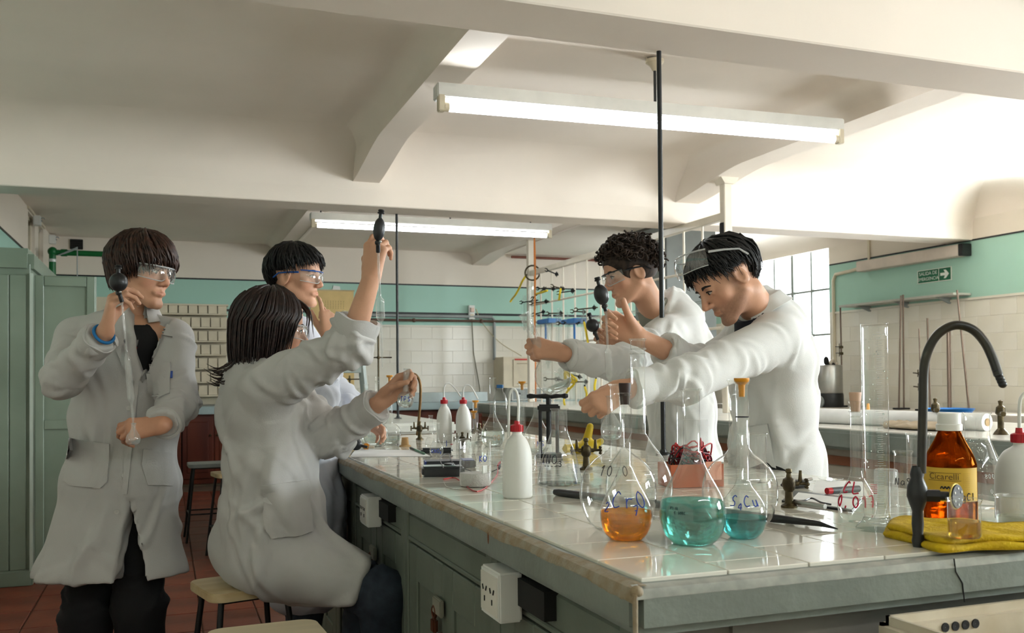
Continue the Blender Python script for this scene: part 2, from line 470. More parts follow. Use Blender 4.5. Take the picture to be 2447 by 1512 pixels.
for wi, (a, b2, z0, z1) in enumerate(WIN):
    nc = max(3, int(round((b2 - a) / 0.385))); rows = [z0, 1.72, 2.245, z1]
    w = MB()
    for zz in (z0 + .02, z1 - .02): w.box((XR + .06, (a + b2) / 2, zz), (.06, b2 - a, .04))
    for c in range(nc + 1):
        yy = a + (b2 - a) * c / nc
        w.box((XR + .06, min(max(yy, a + .02), b2 - .02), (z0 + z1) / 2), (.05, .045 if c % 2 == 0 else .028, z1 - z0))
    for zz in rows[1:3]: w.box((XR + .06, (a + b2) / 2, zz), (.045, b2 - a, .025))
    w = struct(w.build('window_%d' % (1 if wi == 0 else wi + 3), M_wframe, smooth=False))
    for c in range(nc):
        for r_ in range(3):
            ya, yb_ = a + (b2 - a) * c / nc, a + (b2 - a) * (c + 1) / nc
            MB().box((XR + .07, (ya + yb_) / 2, (rows[r_] + rows[r_ + 1]) / 2), (.006, yb_ - ya - .03, rows[r_ + 1] - rows[r_] - .02)).build('pane', M_pane_far if wi == 0 else M_pane, w, smooth=False)
# wall tiles, each its own piece
TW, TH = 0.29, 0.163
mt1 = mt2 = None
for row in range(7):
    z = 1.945 - (row + .5) * TH
    if z < .85: continue
    off = (row % 2) * TW / 2
    for c in range(31):
        x = XL + off + (c + .5) * TW
        if x > XR - .1: continue
        if mt1 is None:
            o = MB().rbox((0, 0, 0), (TW - .003, .012, TH - .003), .0025, seg=1).build('tile', M_tile_w, wb, smooth=False); mt1 = o.data
        else:
            o = bpy.data.objects.new('tile', mt1); COL.objects.link(o); o.parent = wb
        o.location = (x, YB + .0035 + RNG.uniform(-.0006, .0006), z)
    for c in range(16):
        y = 5.4 + off + (c + .5) * TW
        if y > 8.68: continue
        if mt2 is None:
            o = MB().rbox((0, 0, 0), (.012, TW - .003, TH - .003), .0025, seg=1).build('tile', M_tile_w, wr, smooth=False); mt2 = o.data
        else:
            o = bpy.data.objects.new('tile', mt2); COL.objects.link(o); o.parent = wr
        o.location = (XR + .0035 + RNG.uniform(-.0006, .0006), y, z)
# painted black lines and cap mouldings
trims = [((XL + XR) / 2, YB - .004, 2.51, XR - XL, .008, .018, M_black), ((XL + XR) / 2, YB - .004, 2.125, XR - XL, .008, .03, M_black),
         (XL + .004, (YF + YB) / 2, 2.51, .008, YB - YF, .018, M_black), (XR - .004, 6.9, 2.51, .008, 3.75, .014, M_black),
         ((XL + XR) / 2, YB - .008, 1.955, XR - XL, .016, .022, M_tile_w), (XR - .008, 7.0, 1.955, .016, 3.5, .022, M_tile_w)]
for i, (x, y, z, dx, dy, dz, mm) in enumerate(trims):
    struct(MB().box((x, y, z), (dx, dy, dz)).build('trim_%d' % (i + 1), mm, smooth=False))
# beams: two main beams across the room, cross beams with haunches
ZB = 2.51
nb = 10
def beam_main(n, ya, yb_):
    struct(MB().rbox(((XL + XR) / 2, (ya + yb_) / 2, (ZB + ZC + .05) / 2), (XR - XL + .2, yb_ - ya, ZC + .05 - ZB), .006, seg=1).build('trim_%d' % n, M_ceil, smooth=False))
beam_main(7, 2.92, 3.22); beam_main(8, 6.74, 7.04)
def beam_cross(xa, xb, ya, yb_, n, z_mid=2.82, z_end=2.68, hl=0.95, ends=(1, 1)):
    ysn = np.linspace(ya, yb_, 41)
    zz = []
    for y in ysn:
        t = 0
        if ends[0] and y - ya < hl: t = max(t, (1 - (y - ya) / hl))
        if ends[1] and yb_ - y < hl: t = max(t, (1 - (yb_ - y) / hl))
        t = t * t * (3 - 2 * t) * 0.5 + t * 0.5
        zz.append(z_mid + (z_end - z_mid) * t)
    poly = [(ya, ZC + .05)] + list(zip(ysn, zz)) + [(yb_, ZC + .05)]
    v = [np.array((xa, y, z)) for y, z in poly] + [np.array((xb, y, z)) for y, z in poly]
    k = len(poly)
    f = [tuple(range(k)), tuple(range(k, 2 * k))[::-1]] + [(i, k + i, k + (i + 1) % k, (i + 1) % k) for i in range(k)]
    struct(link_mesh('trim_%d' % n, v, f, M_ceil, smooth=False))
n = 9
for xa, xb in ((1.27, 1.465), (3.94, 4.165)):
    beam_cross(xa, xb, 3.18, 6.76, n, z_mid=2.80, ends=(0, 1)); n += 1
    beam_cross(xa, xb, 7.02, YB + .05, n, z_mid=2.88, z_end=2.80, ends=(1, 1)); n += 1
    beam_cross(xa, xb, YF, 2.94, n); n += 1

# coves: the soffits run smoothly into the beam faces
def cove(n, a, b, out, z_top, rad, drop=None):
    """concave quarter strip along a-b, springing from the face that looks towards out"""
    drop = drop or rad; a, b, o_ = np.array(a, float), np.array(b, float), np.array(out, float); v, f = [], []
    for e in (a, b):
        for k in range(11):
            t = k / 10 * math.pi / 2
            v.append(e + o_ * rad * (1 - math.sin(t)) + np.array((0, 0, z_top - drop * (1 - math.cos(t)))))
        v.append(e - o_ * .02 + np.array((0, 0, z_top - drop))); v.append(e - o_ * .02 + np.array((0, 0, z_top + .03))); v.append(e + o_ * rad + np.array((0, 0, z_top + .03)))
    k = 14
    for i in range(k): f.append((i, (i + 1) % k, k + (i + 1) % k, k + i))
    f += [tuple(range(k))[::-1], tuple(range(k, 2 * k))]
    struct(link_mesh('trim_%d' % n, v, f, M_ceil, smooth=True, sharp=30))
cove(20, (XL, 6.74, 0), (XR, 6.74, 0), (0, -1, 0), ZC, .42, .34); cove(21, (XL, 3.22, 0), (XR, 3.22, 0), (0, 1, 0), ZC, .30, .28)
cove(22, (XL, 7.04, 0), (XR, 7.04, 0), (0, 1, 0), ZC, .30, .28); pass
cove(24, (XR, YF, 0), (XR, YB, 0), (-1, 0, 0), ZC, .30, .26)
n = 26
for xa, xb in ((1.27, 1.465), (3.94, 4.165)):
    for ya, yb_ in ((3.22, 6.74), (7.04, YB)):
        cove(n, (xa, ya, 0), (xa, yb_, 0), (-1, 0, 0), ZC, .12, .10); cove(n + 1, (xb, ya, 0), (xb, yb_, 0), (1, 0, 0), ZC, .12, .10); n += 2
# ------------------------------------------------------------------ fluorescent lamps
M_tube = mat('lit_fluorescent_tube', (244, 250, 255), 0.3, vscale=1, rgb2=(240, 248, 252), emit=TUBE_GLOW)
def batten(a, b, label, rod_at, rot=0.0):
    a, b = np.array(a), np.array(b); mid = (a + b) / 2; L_ = np.linalg.norm(b - a); ang = math.atan2(b[1] - a[1], b[0] - a[0])
    t = thing('fluorescent_lamp', mid, label, 'lamp', 'ceiling lamps', ang)
    MB().cyl((-L_ / 2, 0, 0), (L_ / 2, 0, 0), .021, 20).build('tube', M_tube, t)
    h = MB(); h.rbox((0, .03, .082), (L_ + .10, .10, .075), .006)
    h.build('housing', M_white, t)
    for s in (-1, 1):
        hl = MB(); hl.rbox((s * (L_ / 2 + .028), 0, .018), (.034, .045, .085), .004); hl.cyl((s * (L_ / 2 + .012), 0, 0), (s * (L_ / 2 - .012), 0, 0), .0225, 16)
        hl.build('lamp_holder', M_cream, t)
    rz = ZC - mid[2]
    for rx in rod_at:
        q = MB(); q.cyl((rx, .03, .11), (rx, .03, .30), .008, 10); q.build('hanging_rod', M_black, t)
        q = MB(); q.lathe([(.001, .30), (.012, .30), (.03, .33), (.05, .345), (.05, .36), (.001, .36)], 20, (rx, .03, 0)); q.cyl((rx, .03, .36), (rx, .03, rz), .009, 8)
        q.torus((rx - .03, .03, .375), .022, .003, (0, 1, 0), 14, 5); q.build('ceiling_rose', M_cream, t)
    return t
batten((1.316, 4.47, 2.60), (3.615, 4.37, 2.60), 'long single-tube fluorescent lamp hanging above the near bench', (0.02,))
batten((0.6, -.9, 2.60), (2.9, -.93, 2.60), 'added unseen fluorescent lamp behind the photographer, filling the near end of the room', (0.02,))  # unseen lamp, added to brighten the left ceiling
batten((1.32, 8.86, 2.70), (3.66, 8.82, 2.70), 'smaller-looking fluorescent lamp hanging behind the middle ceiling beam', (-1.12, 0.15, 1.0))

# ------------------------------------------------------------------ fixtures on the walls
def wall_box_lamp():
    t = thing('wall_lamp_trough', (XR, 7.5, 2.42), 'long pale boxed light trough on the right wall above the exit sign', 'light fixture')
    MB().rbox((-.06, 0, 0), (.12, 1.4, .11), .006).build('body', mat('pinkish_enamel', (222, 208, 194), .5), t, smooth=False)
    MB().rbox((-.06, -.72, .0), (.118, .05, .115), .004).build('end_cap', M_black, t, smooth=False)
    MB().tube([(-.03, .7, 0), (-.02, .9, -.02), (-.012, 1.16, -.03), (-.012, 1.2, -.1), (-.012, 1.2, -1.2)], .02, 10).build('conduit', M_cream, t)
    MB().box((-.01, .62, .22), (.02, .03, .34)).build('hanger', M_cream, t, smooth=False)
wall_box_lamp()
def exit_sign():
    t = thing('exit_sign', (XR - .006, 7.213, 2.225), 'green emergency exit sign with white arrow on the right wall', 'sign')
    MB().rbox((0, 0, 0), (.008, .44, .135), .001, seg=1).build('board', mat('pale_sign_edge', (226, 232, 220), .4), t, smooth=False)
    MB().box((-.0052, .075, 0), (.003, .262, .118)).build('text_panel', mat('sign_green', (24, 104, 70), .4), t, smooth=False)
    MB().box((-.0052, -.138, 0), (.003, .142, .118)).build('arrow_panel', MATS['sign_green'], t, smooth=False)
    Mw = mat('sign_white', (240, 244, 236), .4)
    tx = MB()
    for s, z, sz in (('SALIDA DE', .027, .05), ('EMERGENCIA', -.027, .046)):
        v, f = font_mesh(s, sz)
        v = [np.array((-.0072, .075 - p[0] * .98, z + p[1])) for p in v]
        tx.add(v, f)
    tx.build('lettering', Mw, t, smooth=False)
    ar = [(-.055, .014), (.004, .014), (-.014, .042), (.014, .042), (.054, 0), (.014, -.042), (-.014, -.042), (.004, -.014), (-.055, -.014)]
    v = [np.array((-.0072, -.138 - x, y)) for x, y in ar]; v2 = [p + np.array((.0016, 0, 0)) for p in v]; k = len(ar)
    MB().add(v + v2, [tuple(range(k)), tuple(range(k, 2 * k))[::-1]] + [(i, (i + 1) % k, k + (i + 1) % k, k + i) for i in range(k)]).build('arrow', Mw, t, smooth=False)
exit_sign()
def wall_shelf():
    t = thing('wall_shelf', (XR, 7.57, 2.0), 'thin glass-grey shelf fixed to the right wall under the exit sign', 'shelf')
    MB().rbox((-.11, 0, 0), (.22, 1.6, .022), .003).build('board', mat('shelf_grey', (190, 190, 180), .3), t, smooth=False)
    for yy in (-.55, 0, .55):
        b = MB(); b.prism([(0, 0), (-.19, 0), (-.02, -.06), (0, -.06)], -.008, .008, M=np.array([[1, 0, 0], [0, 0, 1], [0, 1, 0]]), c=(0, yy, -.011)); b.build('bracket', M_grey, t, smooth=False)
wall_shelf()
def boxy(name, label, cat, c, d, m_, r=.004, parts=()):
    t = thing(name, (c[0], c[1], c[2]), label, cat)
    MB().rbox((0, 0, 0), d, r).build('body', m_, t, smooth=False)
    for (pn, pc, pd, pm) in parts: MB().rbox(pc, pd, min(r, min(pd) * .3), seg=1).build(pn, pm, t, smooth=False)
    return t
boxy('wall_vent', 'small black louvred vent opening high on the back wall', 'vent', (-1.006, YB - .012, 2.88), (.14, .024, .12), M_black,
     parts=[('slat', (0, -.014, z), (.12, .012, .008), M_dark) for z in (-.04, -.015, .01, .035)])
boxy('socket_box', 'white wall socket box with plug above the back counter', 'socket', (3.916, YB - .03, 2.15), (.085, .05, .19), M_white,
     parts=[('plug', (.0, -.035, .03), (.05, .045, .06), mat('pink_plug', (226, 200, 184), .5)), ('outlet', (0, -.026, -.05), (.05, .006, .05), M_cream)])
for i, (y, z, lb) in enumerate(((10.65, 2.90, 'white lamp bracket with hook on the left wall, nearer one'), (12.0, 2.90, 'white lamp bracket in the far left room corner'))):
    t = thing('wall_bracket', (XL, y, z), lb, 'bracket')
    MB().rbox((.035, 0, 0), (.07, .1, .10), .006).build('body', M_white, t, smooth=False)
    MB().torus((.085, 0, .015), .018, .005, (0, 1, 0), 14, 6, 0, 4.6).build('hook', M_grey, t)
# pipes along the back wall
def pipe(name, label, pts, r, m_, cat='pipe', collars=()):
    t = thing(name, pts[0], label, cat)
    MB().tube(pts, r, 10).build('pipe_run', m_, t, world=True)
    for c in collars:
        c = np.array(c); MB().ball(c, r * 1.7, 10, 6).build('joint', m_, t, world=True)
    return t
pipe('wall_pipe', 'brown pipe running along the back wall above the tiles', [(2.2, YB - .05, 2.03), (7.0, YB - .05, 2.03)], .017, M_pipe, collars=[(3.1, YB - .05, 2.03), (4.05, YB - .05, 2.03)])
pipe('conduit', 'grey conduit bending down the back wall tiles beside the cream box', [(2.2, YB - .04, 2.09), (4.2, YB - .04, 2.09), (4.24, YB - .04, 2.05), (4.24, YB - .04, 1.5)], .022, M_grey)
pipe('upper_pipe', 'rusty brown pipe across the upper back wall beside the white rack post', [(4.5, YB - .05, 2.93), (6.9, YB - .05, 2.93)], .018, mat('rusty_pipe', (126, 74, 58), .6), collars=[(5.8, YB - .05, 2.93)])
pipe('hanging_cable', 'thin cable hanging from the wall socket to the back counter', [(3.92, YB - .03, 2.06), (3.94, YB - .03, 1.6), (4.02, YB - .05, 1.1), (4.0, YB - .1, .95)], .007, mat('grey_cable', (120, 116, 92), .6), 'cable')
pipe('slack_cable', 'pale slack cable from the socket to the cream wall box', catmull([(3.98, YB - .03, 2.2), (4.06, YB - .04, 2.02), (4.3, YB - .06, 1.75), (4.62, YB - .1, 1.55)], 5), .006, mat('pale_cable', (196, 184, 150), .6), 'cable')
# emergency shower
t = thing('emergency_shower', (-1.12, 10.8, 0), 'green emergency shower pipe with yellow spray head by the left wall', 'shower')
g = mat('green_pipe_paint', (16, 104, 50), .35)
MB().tube([(-1.12, 10.8, 0), (-1.12, 10.8, 2.62)], .034, 14).build('riser', g, t, world=True)
MB().tube([(-1.12, 10.8, 2.60), (-.50, 10.8, 2.60)], .03, 14).build('arm', g, t, world=True)
q = MB(); q.ball((-1.12, 10.8, 2.61), .048, 12, 8); q.ball((-.5, 10.8, 2.6), .042, 12, 8); q.tube([(-1.04, 10.8, 2.6), (-.98, 10.8, 2.6)], .038, 12); q.build('elbow', g, t, world=True)
MB().tube([(-.5, 10.8, 2.6), (-.5, 10.8, 2.46)], .022, 10).build('drop', g, t, world=True)
MB().lathe([(.02, .1), (.05, .08), (.1, .02), (.105, 0), (.001, 0)], 24, (-.5, 10.8, 2.37)).build('spray_head', M_plastic_y, t, world=True)
MB().tube([(-1.12, 10.8, 2.5), (-1.12, 10.8, 2.53)], .037, 14).build('band', M_white, t, world=True)
MB().tube([(-.88, 10.75, 2.66), (-.88, 10.75, 1.7)], .006, 6).build('pull_rod', M_grey, t, world=True)
MB().prism([(-1.08, 2.56), (-.88, 2.66), (-.88, 2.635), (-1.0, 2.58)], -.006, .006, M=np.array([[1, 0, 0], [0, 0, 1], [0, 1, 0.]]), c=(0, 10.75, 0)).build('pull_lever', M_grey, t, world=True)
# yellow notice on the back wall + small posters
def poster(name, label, c, w, h, m_, frame=None):
    t = thing(name, c, label, 'poster'); M_dots = mat('print_ink', (150, 120, 70), .6)
    MB().rbox((0, 0, 0), (w, .012, h), .002, seg=1).build('sheet', m_, t, smooth=False)
    if frame:
        d = MB()
        for r_ in range(5):
            for c_ in range(9): d.box((-w * .32 + c_ * w * .06 + w * .1, -.0075, h * .40 - r_ * .022), (.012, .002, .006))
        d.build('print', M_dots, t, smooth=False)
        MB().box((0, -.002, h / 2 + .006), (w + .02, .02, .016)).build('top_rail', M_wood, t, smooth=False)
        MB().prism([(-.05, 0), (.06, 0), (.05, .05), (-.03, .06)], -.003, .003, M=np.array([[1, 0, 0], [0, 0, 1], [0, 1, 0.]]), c=(.05, 0, h / 2 + .01)).build('torn_tape', M_white, t, smooth=False)
poster('wall_chart', 'yellowed paper wall chart hanging behind the boy with blue goggles', (2.02, YB - .012, 1.72), .56, 1.36, mat('yellowed_paper', (226, 196, 134), .7), True)
poster('notice_sheet', 'small cream notice on the back wall beside the open locker door', (-.72, YB - .012, 2.05), .16, .42, M_cream)
boxy('wall_breaker_box', 'cream metal control box with red strip mounted above the back counter', 'box', (4.52, YB - .2, 1.32), (.56, .40, .42), M_cream,
     parts=[('door', (.06, -.205, -.01), (.40, .012, .36), M_cream), ('red_strip', (.06, -.213, .175), (.36, .004, .022), mat('red_strip', (210, 70, 60), .5)),
            ('vent_slot', (.06, -.213, .12), (.30, .004, .012), mat('slot_tan', (176, 160, 130), .5)), ('vent_slot', (.06, -.213, -.15), (.30, .004, .012), MATS['slot_tan'])])
boxy('metering_box', 'white instrument box with black knobs below the cream control box', 'instrument', (4.55, YB - .42, 1.03), (.5, .28, .17), M_white,
     parts=[('panel', (0, -.143, 0), (.46, .006, .14), M_grey), ('knob', (-.15, -.155, .0), (.04, .02, .04), M_black), ('knob', (.02, -.155, .0), (.04, .02, .04), M_black)])
# pigeon-hole rack of cream drawers
t = thing('specimen_rack', (.30, YB - .17, .94), 'cream rack of small tilted bins standing on the back counter', 'rack')
MB().rbox((0, .12, .62), (.80, .03, 1.22), .004, seg=1).build('back_board', M_cream, t, smooth=False)
MB().rbox((0, 0, 1.225), (.82, .26, .02), .003, seg=1).build('top_board', M_cream, t, smooth=False)
for r_ in range(7):
    z = .12 + r_ * .165
    MB().rbox((0, -.02, z), (.80, .26, .018), .003, seg=1).build('shelf', M_cream, t, smooth=False)
    for c_ in range(7):
        x = -.34 + c_ * .113 + (0.03 if r_ % 2 else 0)
        if x > .38: continue
        b = MB(); b.prism([(-.13, .0), (-.10, .115), (.0, .115), (.0, 0)], -.05, .05, M=np.array([[0, 0, 1.], [1, 0, 0], [0, 1, 0]]), c=(x, 0, z + .012)); b.build('bin', M_cream, t, smooth=False)

# ------------------------------------------------------------------ big green locker with open door
t = thing('metal_locker', (-1.02, 7.0, 0), 'tall grey-green locker with rounded cornice and open door at the left edge', 'cabinet')
bd = MB(); bd.rbox((-1.02, 7.2, 1.02), (.47, 1.62, 1.90), .004, seg=1); bd.build('body', M_green, t, smooth=False, world=True)
for k in range(5):
    MB().rbox((-1.225 + k * .093, 6.386, 1.0), (.089, .014, 1.80), .004, seg=1).build('plank', M_green, t, smooth=False, world=True)
MB().rbox((-1.03, 7.2, 1.985), (.53, 1.68, .16), .035, seg=4).build('cornice', M_green, t, world=True)
MB().rbox((-1.02, 7.2, .05), (.50, 1.66, .10), .008).build('plinth', M_green, t, smooth=False, world=True)
MB().box((-.778, 6.385, 1.0), (.018, .03, 1.82)).build('corner_strip', mat('pale_green_edge', (182, 194, 182), .3), t, smooth=False, world=True)
dr = MB().rbox((-.59, 6.405, .98), (.34, .022, 1.84), .004, seg=1).build('door', M_green, t, smooth=False, world=True)
fr = MB()
for x in (-.735, -.445): fr.rbox((x, 6.388, .98), (.05, .014, 1.84), .004, seg=1)
for z in (.10, .98, 1.865): fr.rbox((-.59, 6.388, z), (.238, .014, .06), .004, seg=1)
fr.build('door_frame', M_green, dr, smooth=False, world=False)
dr.children[0].location = (1.02, -7.0, 0)
MB().box((-.418, 6.405, .98), (.006, .026, 1.84)).build('door_edge', MATS['pale_green_edge'], t, smooth=False, world=True)

# ------------------------------------------------------------------ back counter and red cabinets
t = thing('back_counter', ((XL + XR) / 2, 11.88, 0), 'long pale blue-grey counter running along the back wall', 'counter')
MB().rbox(((XL + XR) / 2, 11.86, .895), (XR - XL - .04, .66, .09), .008).build('counter_top', M_lblue, t, smooth=False, world=True)
bk = MB(); bk.rbox((3.4, 11.9, 1.0), (1.2, .3, .13), .01); bk.build('trough_sink', mat('zinc', (160, 168, 166), .35, metal=.4), t, smooth=False, world=True)
CW = .72
for k in range(11):
    x = XL + .36 + k * CW
    if x + CW / 2 > XR: break
    t = thing('base_cabinet', (x, 11.9, 0), ['dark red-brown wooden cabinet under the back counter, number %s from the left wall' % w for w in
        ('one', 'two', 'three', 'four', 'five', 'six', 'seven', 'eight', 'nine', 'ten', 'eleven')][k], 'cabinet', 'red cabinets under the back counter')
    MB().box((0, 0, .44), (CW - .01, .54, .82)).build('body', M_red, t, smooth=False)
    MB().box((0, .0, .03), (CW - .01, .5, .06)).build('plinth', mat('pale_plinth', (120, 104, 84), .7), t, smooth=False)
    for s in (-1, 1):
        d = MB().rbox((s * CW / 4, -.278, .46), (CW / 2 - .02, .016, .74), .004, seg=1).build('door', M_red, t, smooth=False)
        MB().rbox((s * CW / 4, -.29, .46), (CW / 2 - .12, .012, .60), .006, seg=1).build('panel', M_red, d, smooth=False)
        MB().ball((s * .04, -.30, .6), .014, 10, 6).build('knob', M_brass, d)
# right-hand counter along the right wall
t = thing('right_counter', (6.82, 7.2, 0), 'grey counter along the right wall below the white tiles', 'counter')
MB().rbox((6.80, 6.6, .86), (.64, 7.2, .08), .008).build('counter_top', mat('stone_grey_top', (196, 190, 180), .4), t, smooth=False, world=True)
for k in range(6):
    MB().rbox((6.84, 3.6 + k * 1.15, .42), (.52, 1.12, .80), .006, seg=1).build('cabinet_body', M_cream if k % 2 else M_red, t, smooth=False, world=True)
# ------------------------------------------------------------------ near bench
BZ = 0.94
BX0, BX1, BY0, BY1 = 0.635, 1.86, 1.215, 4.95
def bench_slab(name, label, x0, x1, y0, y1, top=BZ, th=.08, tiles=True, m_ap=None, tile_lim=None):
    t = thing(name, ((x0 + x1) / 2, (y0 + y1) / 2, top - th), label, 'workbench')
    MB().rbox(((x0 + x1) / 2, (y0 + y1) / 2, top - th / 2 - .004), (x1 - x0, y1 - y0, th - .004), .016, seg=4).build('slab', m_ap or M_apron, t, world=True)
    return t
wt = bench_slab('lab_worktop', 'long white-tiled laboratory worktop with worn grey edge in the foreground', BX0, BX1, BY0, BY1)
# tiles laid in running bond
TS = .152
mt = None
x = BX0 + .028; ci = 0
while x < BX1 - .03:
    w_ = min(TS, BX1 - .028 - x)
    y = BY0 + .03 - (ci % 2) * TS * .55
    while y < BY1 - .03:
        ya, yb_ = max(y, BY0 + .03), min(y + TS, BY1 - .03)
        if yb_ - ya > .02:
            full = abs(w_ - TS) < 1e-4 and abs(yb_ - ya - TS) < 1e-4
            if full and mt is not None:
                o = bpy.data.objects.new('tile', mt); COL.objects.link(o); o.parent = wt
            else:
                o = MB().rbox((0, 0, 0), (w_ - .0022, yb_ - ya - .0022, .008), .0012, seg=1).build('tile', M_tile_b, wt, smooth=False)
                if full: mt = o.data
            o.location = tuple(np.array((x + w_ / 2, (ya + yb_) / 2, BZ - .004)) - np.array(wt.location))
            o.rotation_euler = (RNG.uniform(-.0022, .0022), RNG.uniform(-.0022, .0022), 0)
        y += TS
    x += TS; ci += 1
# worn, chipped strip along the left and front edges
def wear_strip(p0, p1, n, out, top=.010, side=.007):
    """thin worn layer over the rounded edge, its borders wandering slowly"""
    mb = MB(); p0, p1 = np.array(p0), np.array(p1); o_ = np.array(out); v, f = [], []
    for i in range(n + 1):
        c = p0 + (p1 - p0) * i / n; s = i * 40.0 / n
        w1 = top * (.5 + .3 * math.sin(s * 1.3) + .25 * math.sin(s * 3.1 + 1) + .25 * RNG.rand()); w2 = side * (.45 + .35 * math.sin(s * .9 + 2) + .3 * math.sin(s * 2.3) + .35 * RNG.rand())
        w1, w2 = max(w1, .001), max(w2, .001)
        v += [c - o_ * (.016 + w1) + np.array((0, 0, .0006)), c - o_ * .016 + np.array((0, 0, .0007)), c - o_ * .0047 + np.array((0, 0, -.0040)), c + o_ * .0007 + np.array((0, 0, -.016)), c + o_ * .0007 + np.array((0, 0, -.016 - w2))]
        if i:
            q = 5 * i
            for k in range(4): f.append((q - 5 + k, q - 5 + k + 1, q + k + 1, q + k))
    return mb.add(v, f)
wear_strip((BX0, BY0 + .004, BZ - .006), (BX0, BY1 - .02, BZ - .006), 300, (-1, 0, 0)).build('worn_edge', M_wear, wt, world=True)
wear_strip((BX0 + .004, BY0, BZ - .006), (BX1 - .02, BY0, BZ - .006), 120, (0, -1, 0), .004, .0015).build('worn_edge', mat('scuffed_front_edge', (160, 160, 150), .3, vscale=40, rgb2=(138, 140, 132)), wt, world=True)
MB().ball((BX0 + .009, BY0 + .009, BZ - .014), (.0105, .0105, .0095), 16, 10).build('corner_chip', M_wear, wt, world=True); MB().tube([(BX0 + .004, BY0 + .004, BZ - .016), (BX0 + .004, BY0 + .004, BZ - .083)], [.0045, .0040], 8).build('corner_chip', M_wear, wt, world=True)
# crack and rust marks in the edge paint
MB().tube([(1.235, BY0 - .0005, BZ - .008), (1.238, BY0 - .0008, BZ - .03), (1.252, BY0 - .0008, BZ - .05), (1.256, BY0 - .0008, BZ - .082)], .0012, 5).build('crack', M_dark, wt, world=True)
MB().ball((BX0 - .0002, 1.87, BZ - .035), (.0012, .004, .014), 8, 6).build('rust_stain', mat('rust', (120, 66, 34), .8), wt, world=True)
# cabinet units below, along the left face
FX = .70
def hasp_lock(t, y, z, parent, key='padlock'):
    hp = MB(); hp.rbox((FX - .030, y, z), (.012, .075, .045), .003); hp.build('hasp', mat('hasp_grey', (150, 148, 132), .4), parent, smooth=False, world=False)
    p = MB(); p.torus((FX - .034, y + .025, z - .02), .016, .004, (1, 0, 0), 14, 6); p.rbox((FX - .034, y + .025, z - .055), (.014, .034, .04), .005)
    o = p.build('padlock', mat('rusty_padlock', (92, 50, 30), .5, metal=.4), parent, world=False)
    k = MB(); k.ball((FX - .035, y - .05, z - .075), (.012, .02, .02), 10, 6); k.build('door_knob', MATS['rusty_padlock'], parent, world=False)
units = [(1.31, 1.98), (1.98, 2.80), (2.80, 3.64), (3.64, 4.48), (4.48, 4.92)]
names = ['nearest the corner under the front outlet box', 'second from the near corner with hasp and padlock', 'third from the near corner beside the seated student', 'fourth from the near corner half behind the white coat', 'last one at the far end of the bench']
for (ya, yb_), lb in zip(units, names):
    yc = (ya + yb_) / 2; W_ = yb_ - ya
    t = thing('bench_cabinet', (0, 0, 0), 'grey-green painted bench cabinet, ' + lb, 'cabinet', 'cabinets under the near bench')
    MB().box((FX + .29, yc, .43), (.56, W_ - .004, .84)).build('body', M_cab, t, smooth=False)
    MB().rbox((FX, yc, .8), (.03, W_ - .01, .07), .004, seg=1).build('top_rail', M_cab, t, smooth=False)
    for s in (-1, 1): MB().rbox((FX - .004, yc + s * (W_ / 2 - .022), .43), (.034, .042, .84), .004, seg=1).build('stile', M_cab, t, smooth=False)
    MB().rbox((FX - .012, yc, .765), (.02, W_ - .09, .012), .003, seg=1).build('moulding', M_cab, t, smooth=False)
    MB().box((FX - .0, yc, .03), (.03, W_ - .01, .06)).build('plinth', M_dark, t, smooth=False)
    for s in (-1, 1):
        dw = W_ / 2 - .05
        dc = yc + s * (dw / 2 + .003)
        d = MB()
        for z in (.70, .11): d.rbox((FX - .006, dc, z), (.022, dw - .181, .10), .003, seg=1)
        for s2 in (-1, 1): d.rbox((FX - .006, dc + s2 * (dw / 2 - .045), .405), (.022, .09, .69), .003, seg=1)
        d = d.build('door', M_cab, t, smooth=False)
        MB().rbox((FX - .0, dc, .405), (.016, dw - .16, .50), .004, seg=1).build('panel', M_cab, d, smooth=False)
        if s > 0: hasp_lock(t, yc, .64, d)
# outlet boxes hanging under the worktop edge, with dark holes beside them
def outlet(y, label, w=.115, x=None):
    t = thing('outlet_box', (FX - .055, y, .80), label, 'socket', 'outlets under the bench edge')
    MB().rbox((0, 0, 0), (.05, w, .10), .004).build('body', M_white, t, smooth=False)
    MB().rbox((-.026, 0, 0), (.004, w * .86, .08), .001, seg=1).build('face_plate', mat('ivory_plate', (226, 222, 210), .4), t, smooth=False)
    for s in (-1, 1):
        h = MB()
        for dy, dz, a in ((-.010, .008, .5), (.010, .008, -.5), (0, -.014, 0)):
            Mx = np.array([[1, 0, 0], [0, math.cos(a), -math.sin(a)], [0, math.sin(a), math.cos(a)]])
            h.box((-.0285, s * w * .2 + dy, dz), (.002, .0035, .011), M=Mx)
        h.build('pin_holes', M_dark, t, smooth=False)
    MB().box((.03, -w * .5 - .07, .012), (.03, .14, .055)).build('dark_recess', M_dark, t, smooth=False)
outlet(1.82, 'white double outlet box under the bench edge, nearest the corner')
outlet(3.13, 'white outlet box under the bench edge beside the seated student')
# base front panel towards the sink
t = thing('bench_end_panel', (1.3, 1.30, 0), 'grey painted end panel below the front edge of the near bench', 'panel')
MB().box((1.28, 1.29, .43), (1.12, .03, .86)).build('board', mat('dusky_end_panel', (120, 116, 106), .6), t, smooth=False, world=True)
MB().box((.86, 1.272, .43), (.05, .012, .86)).build('batten', MATS['dusky_end_panel'], t, smooth=False, world=True)
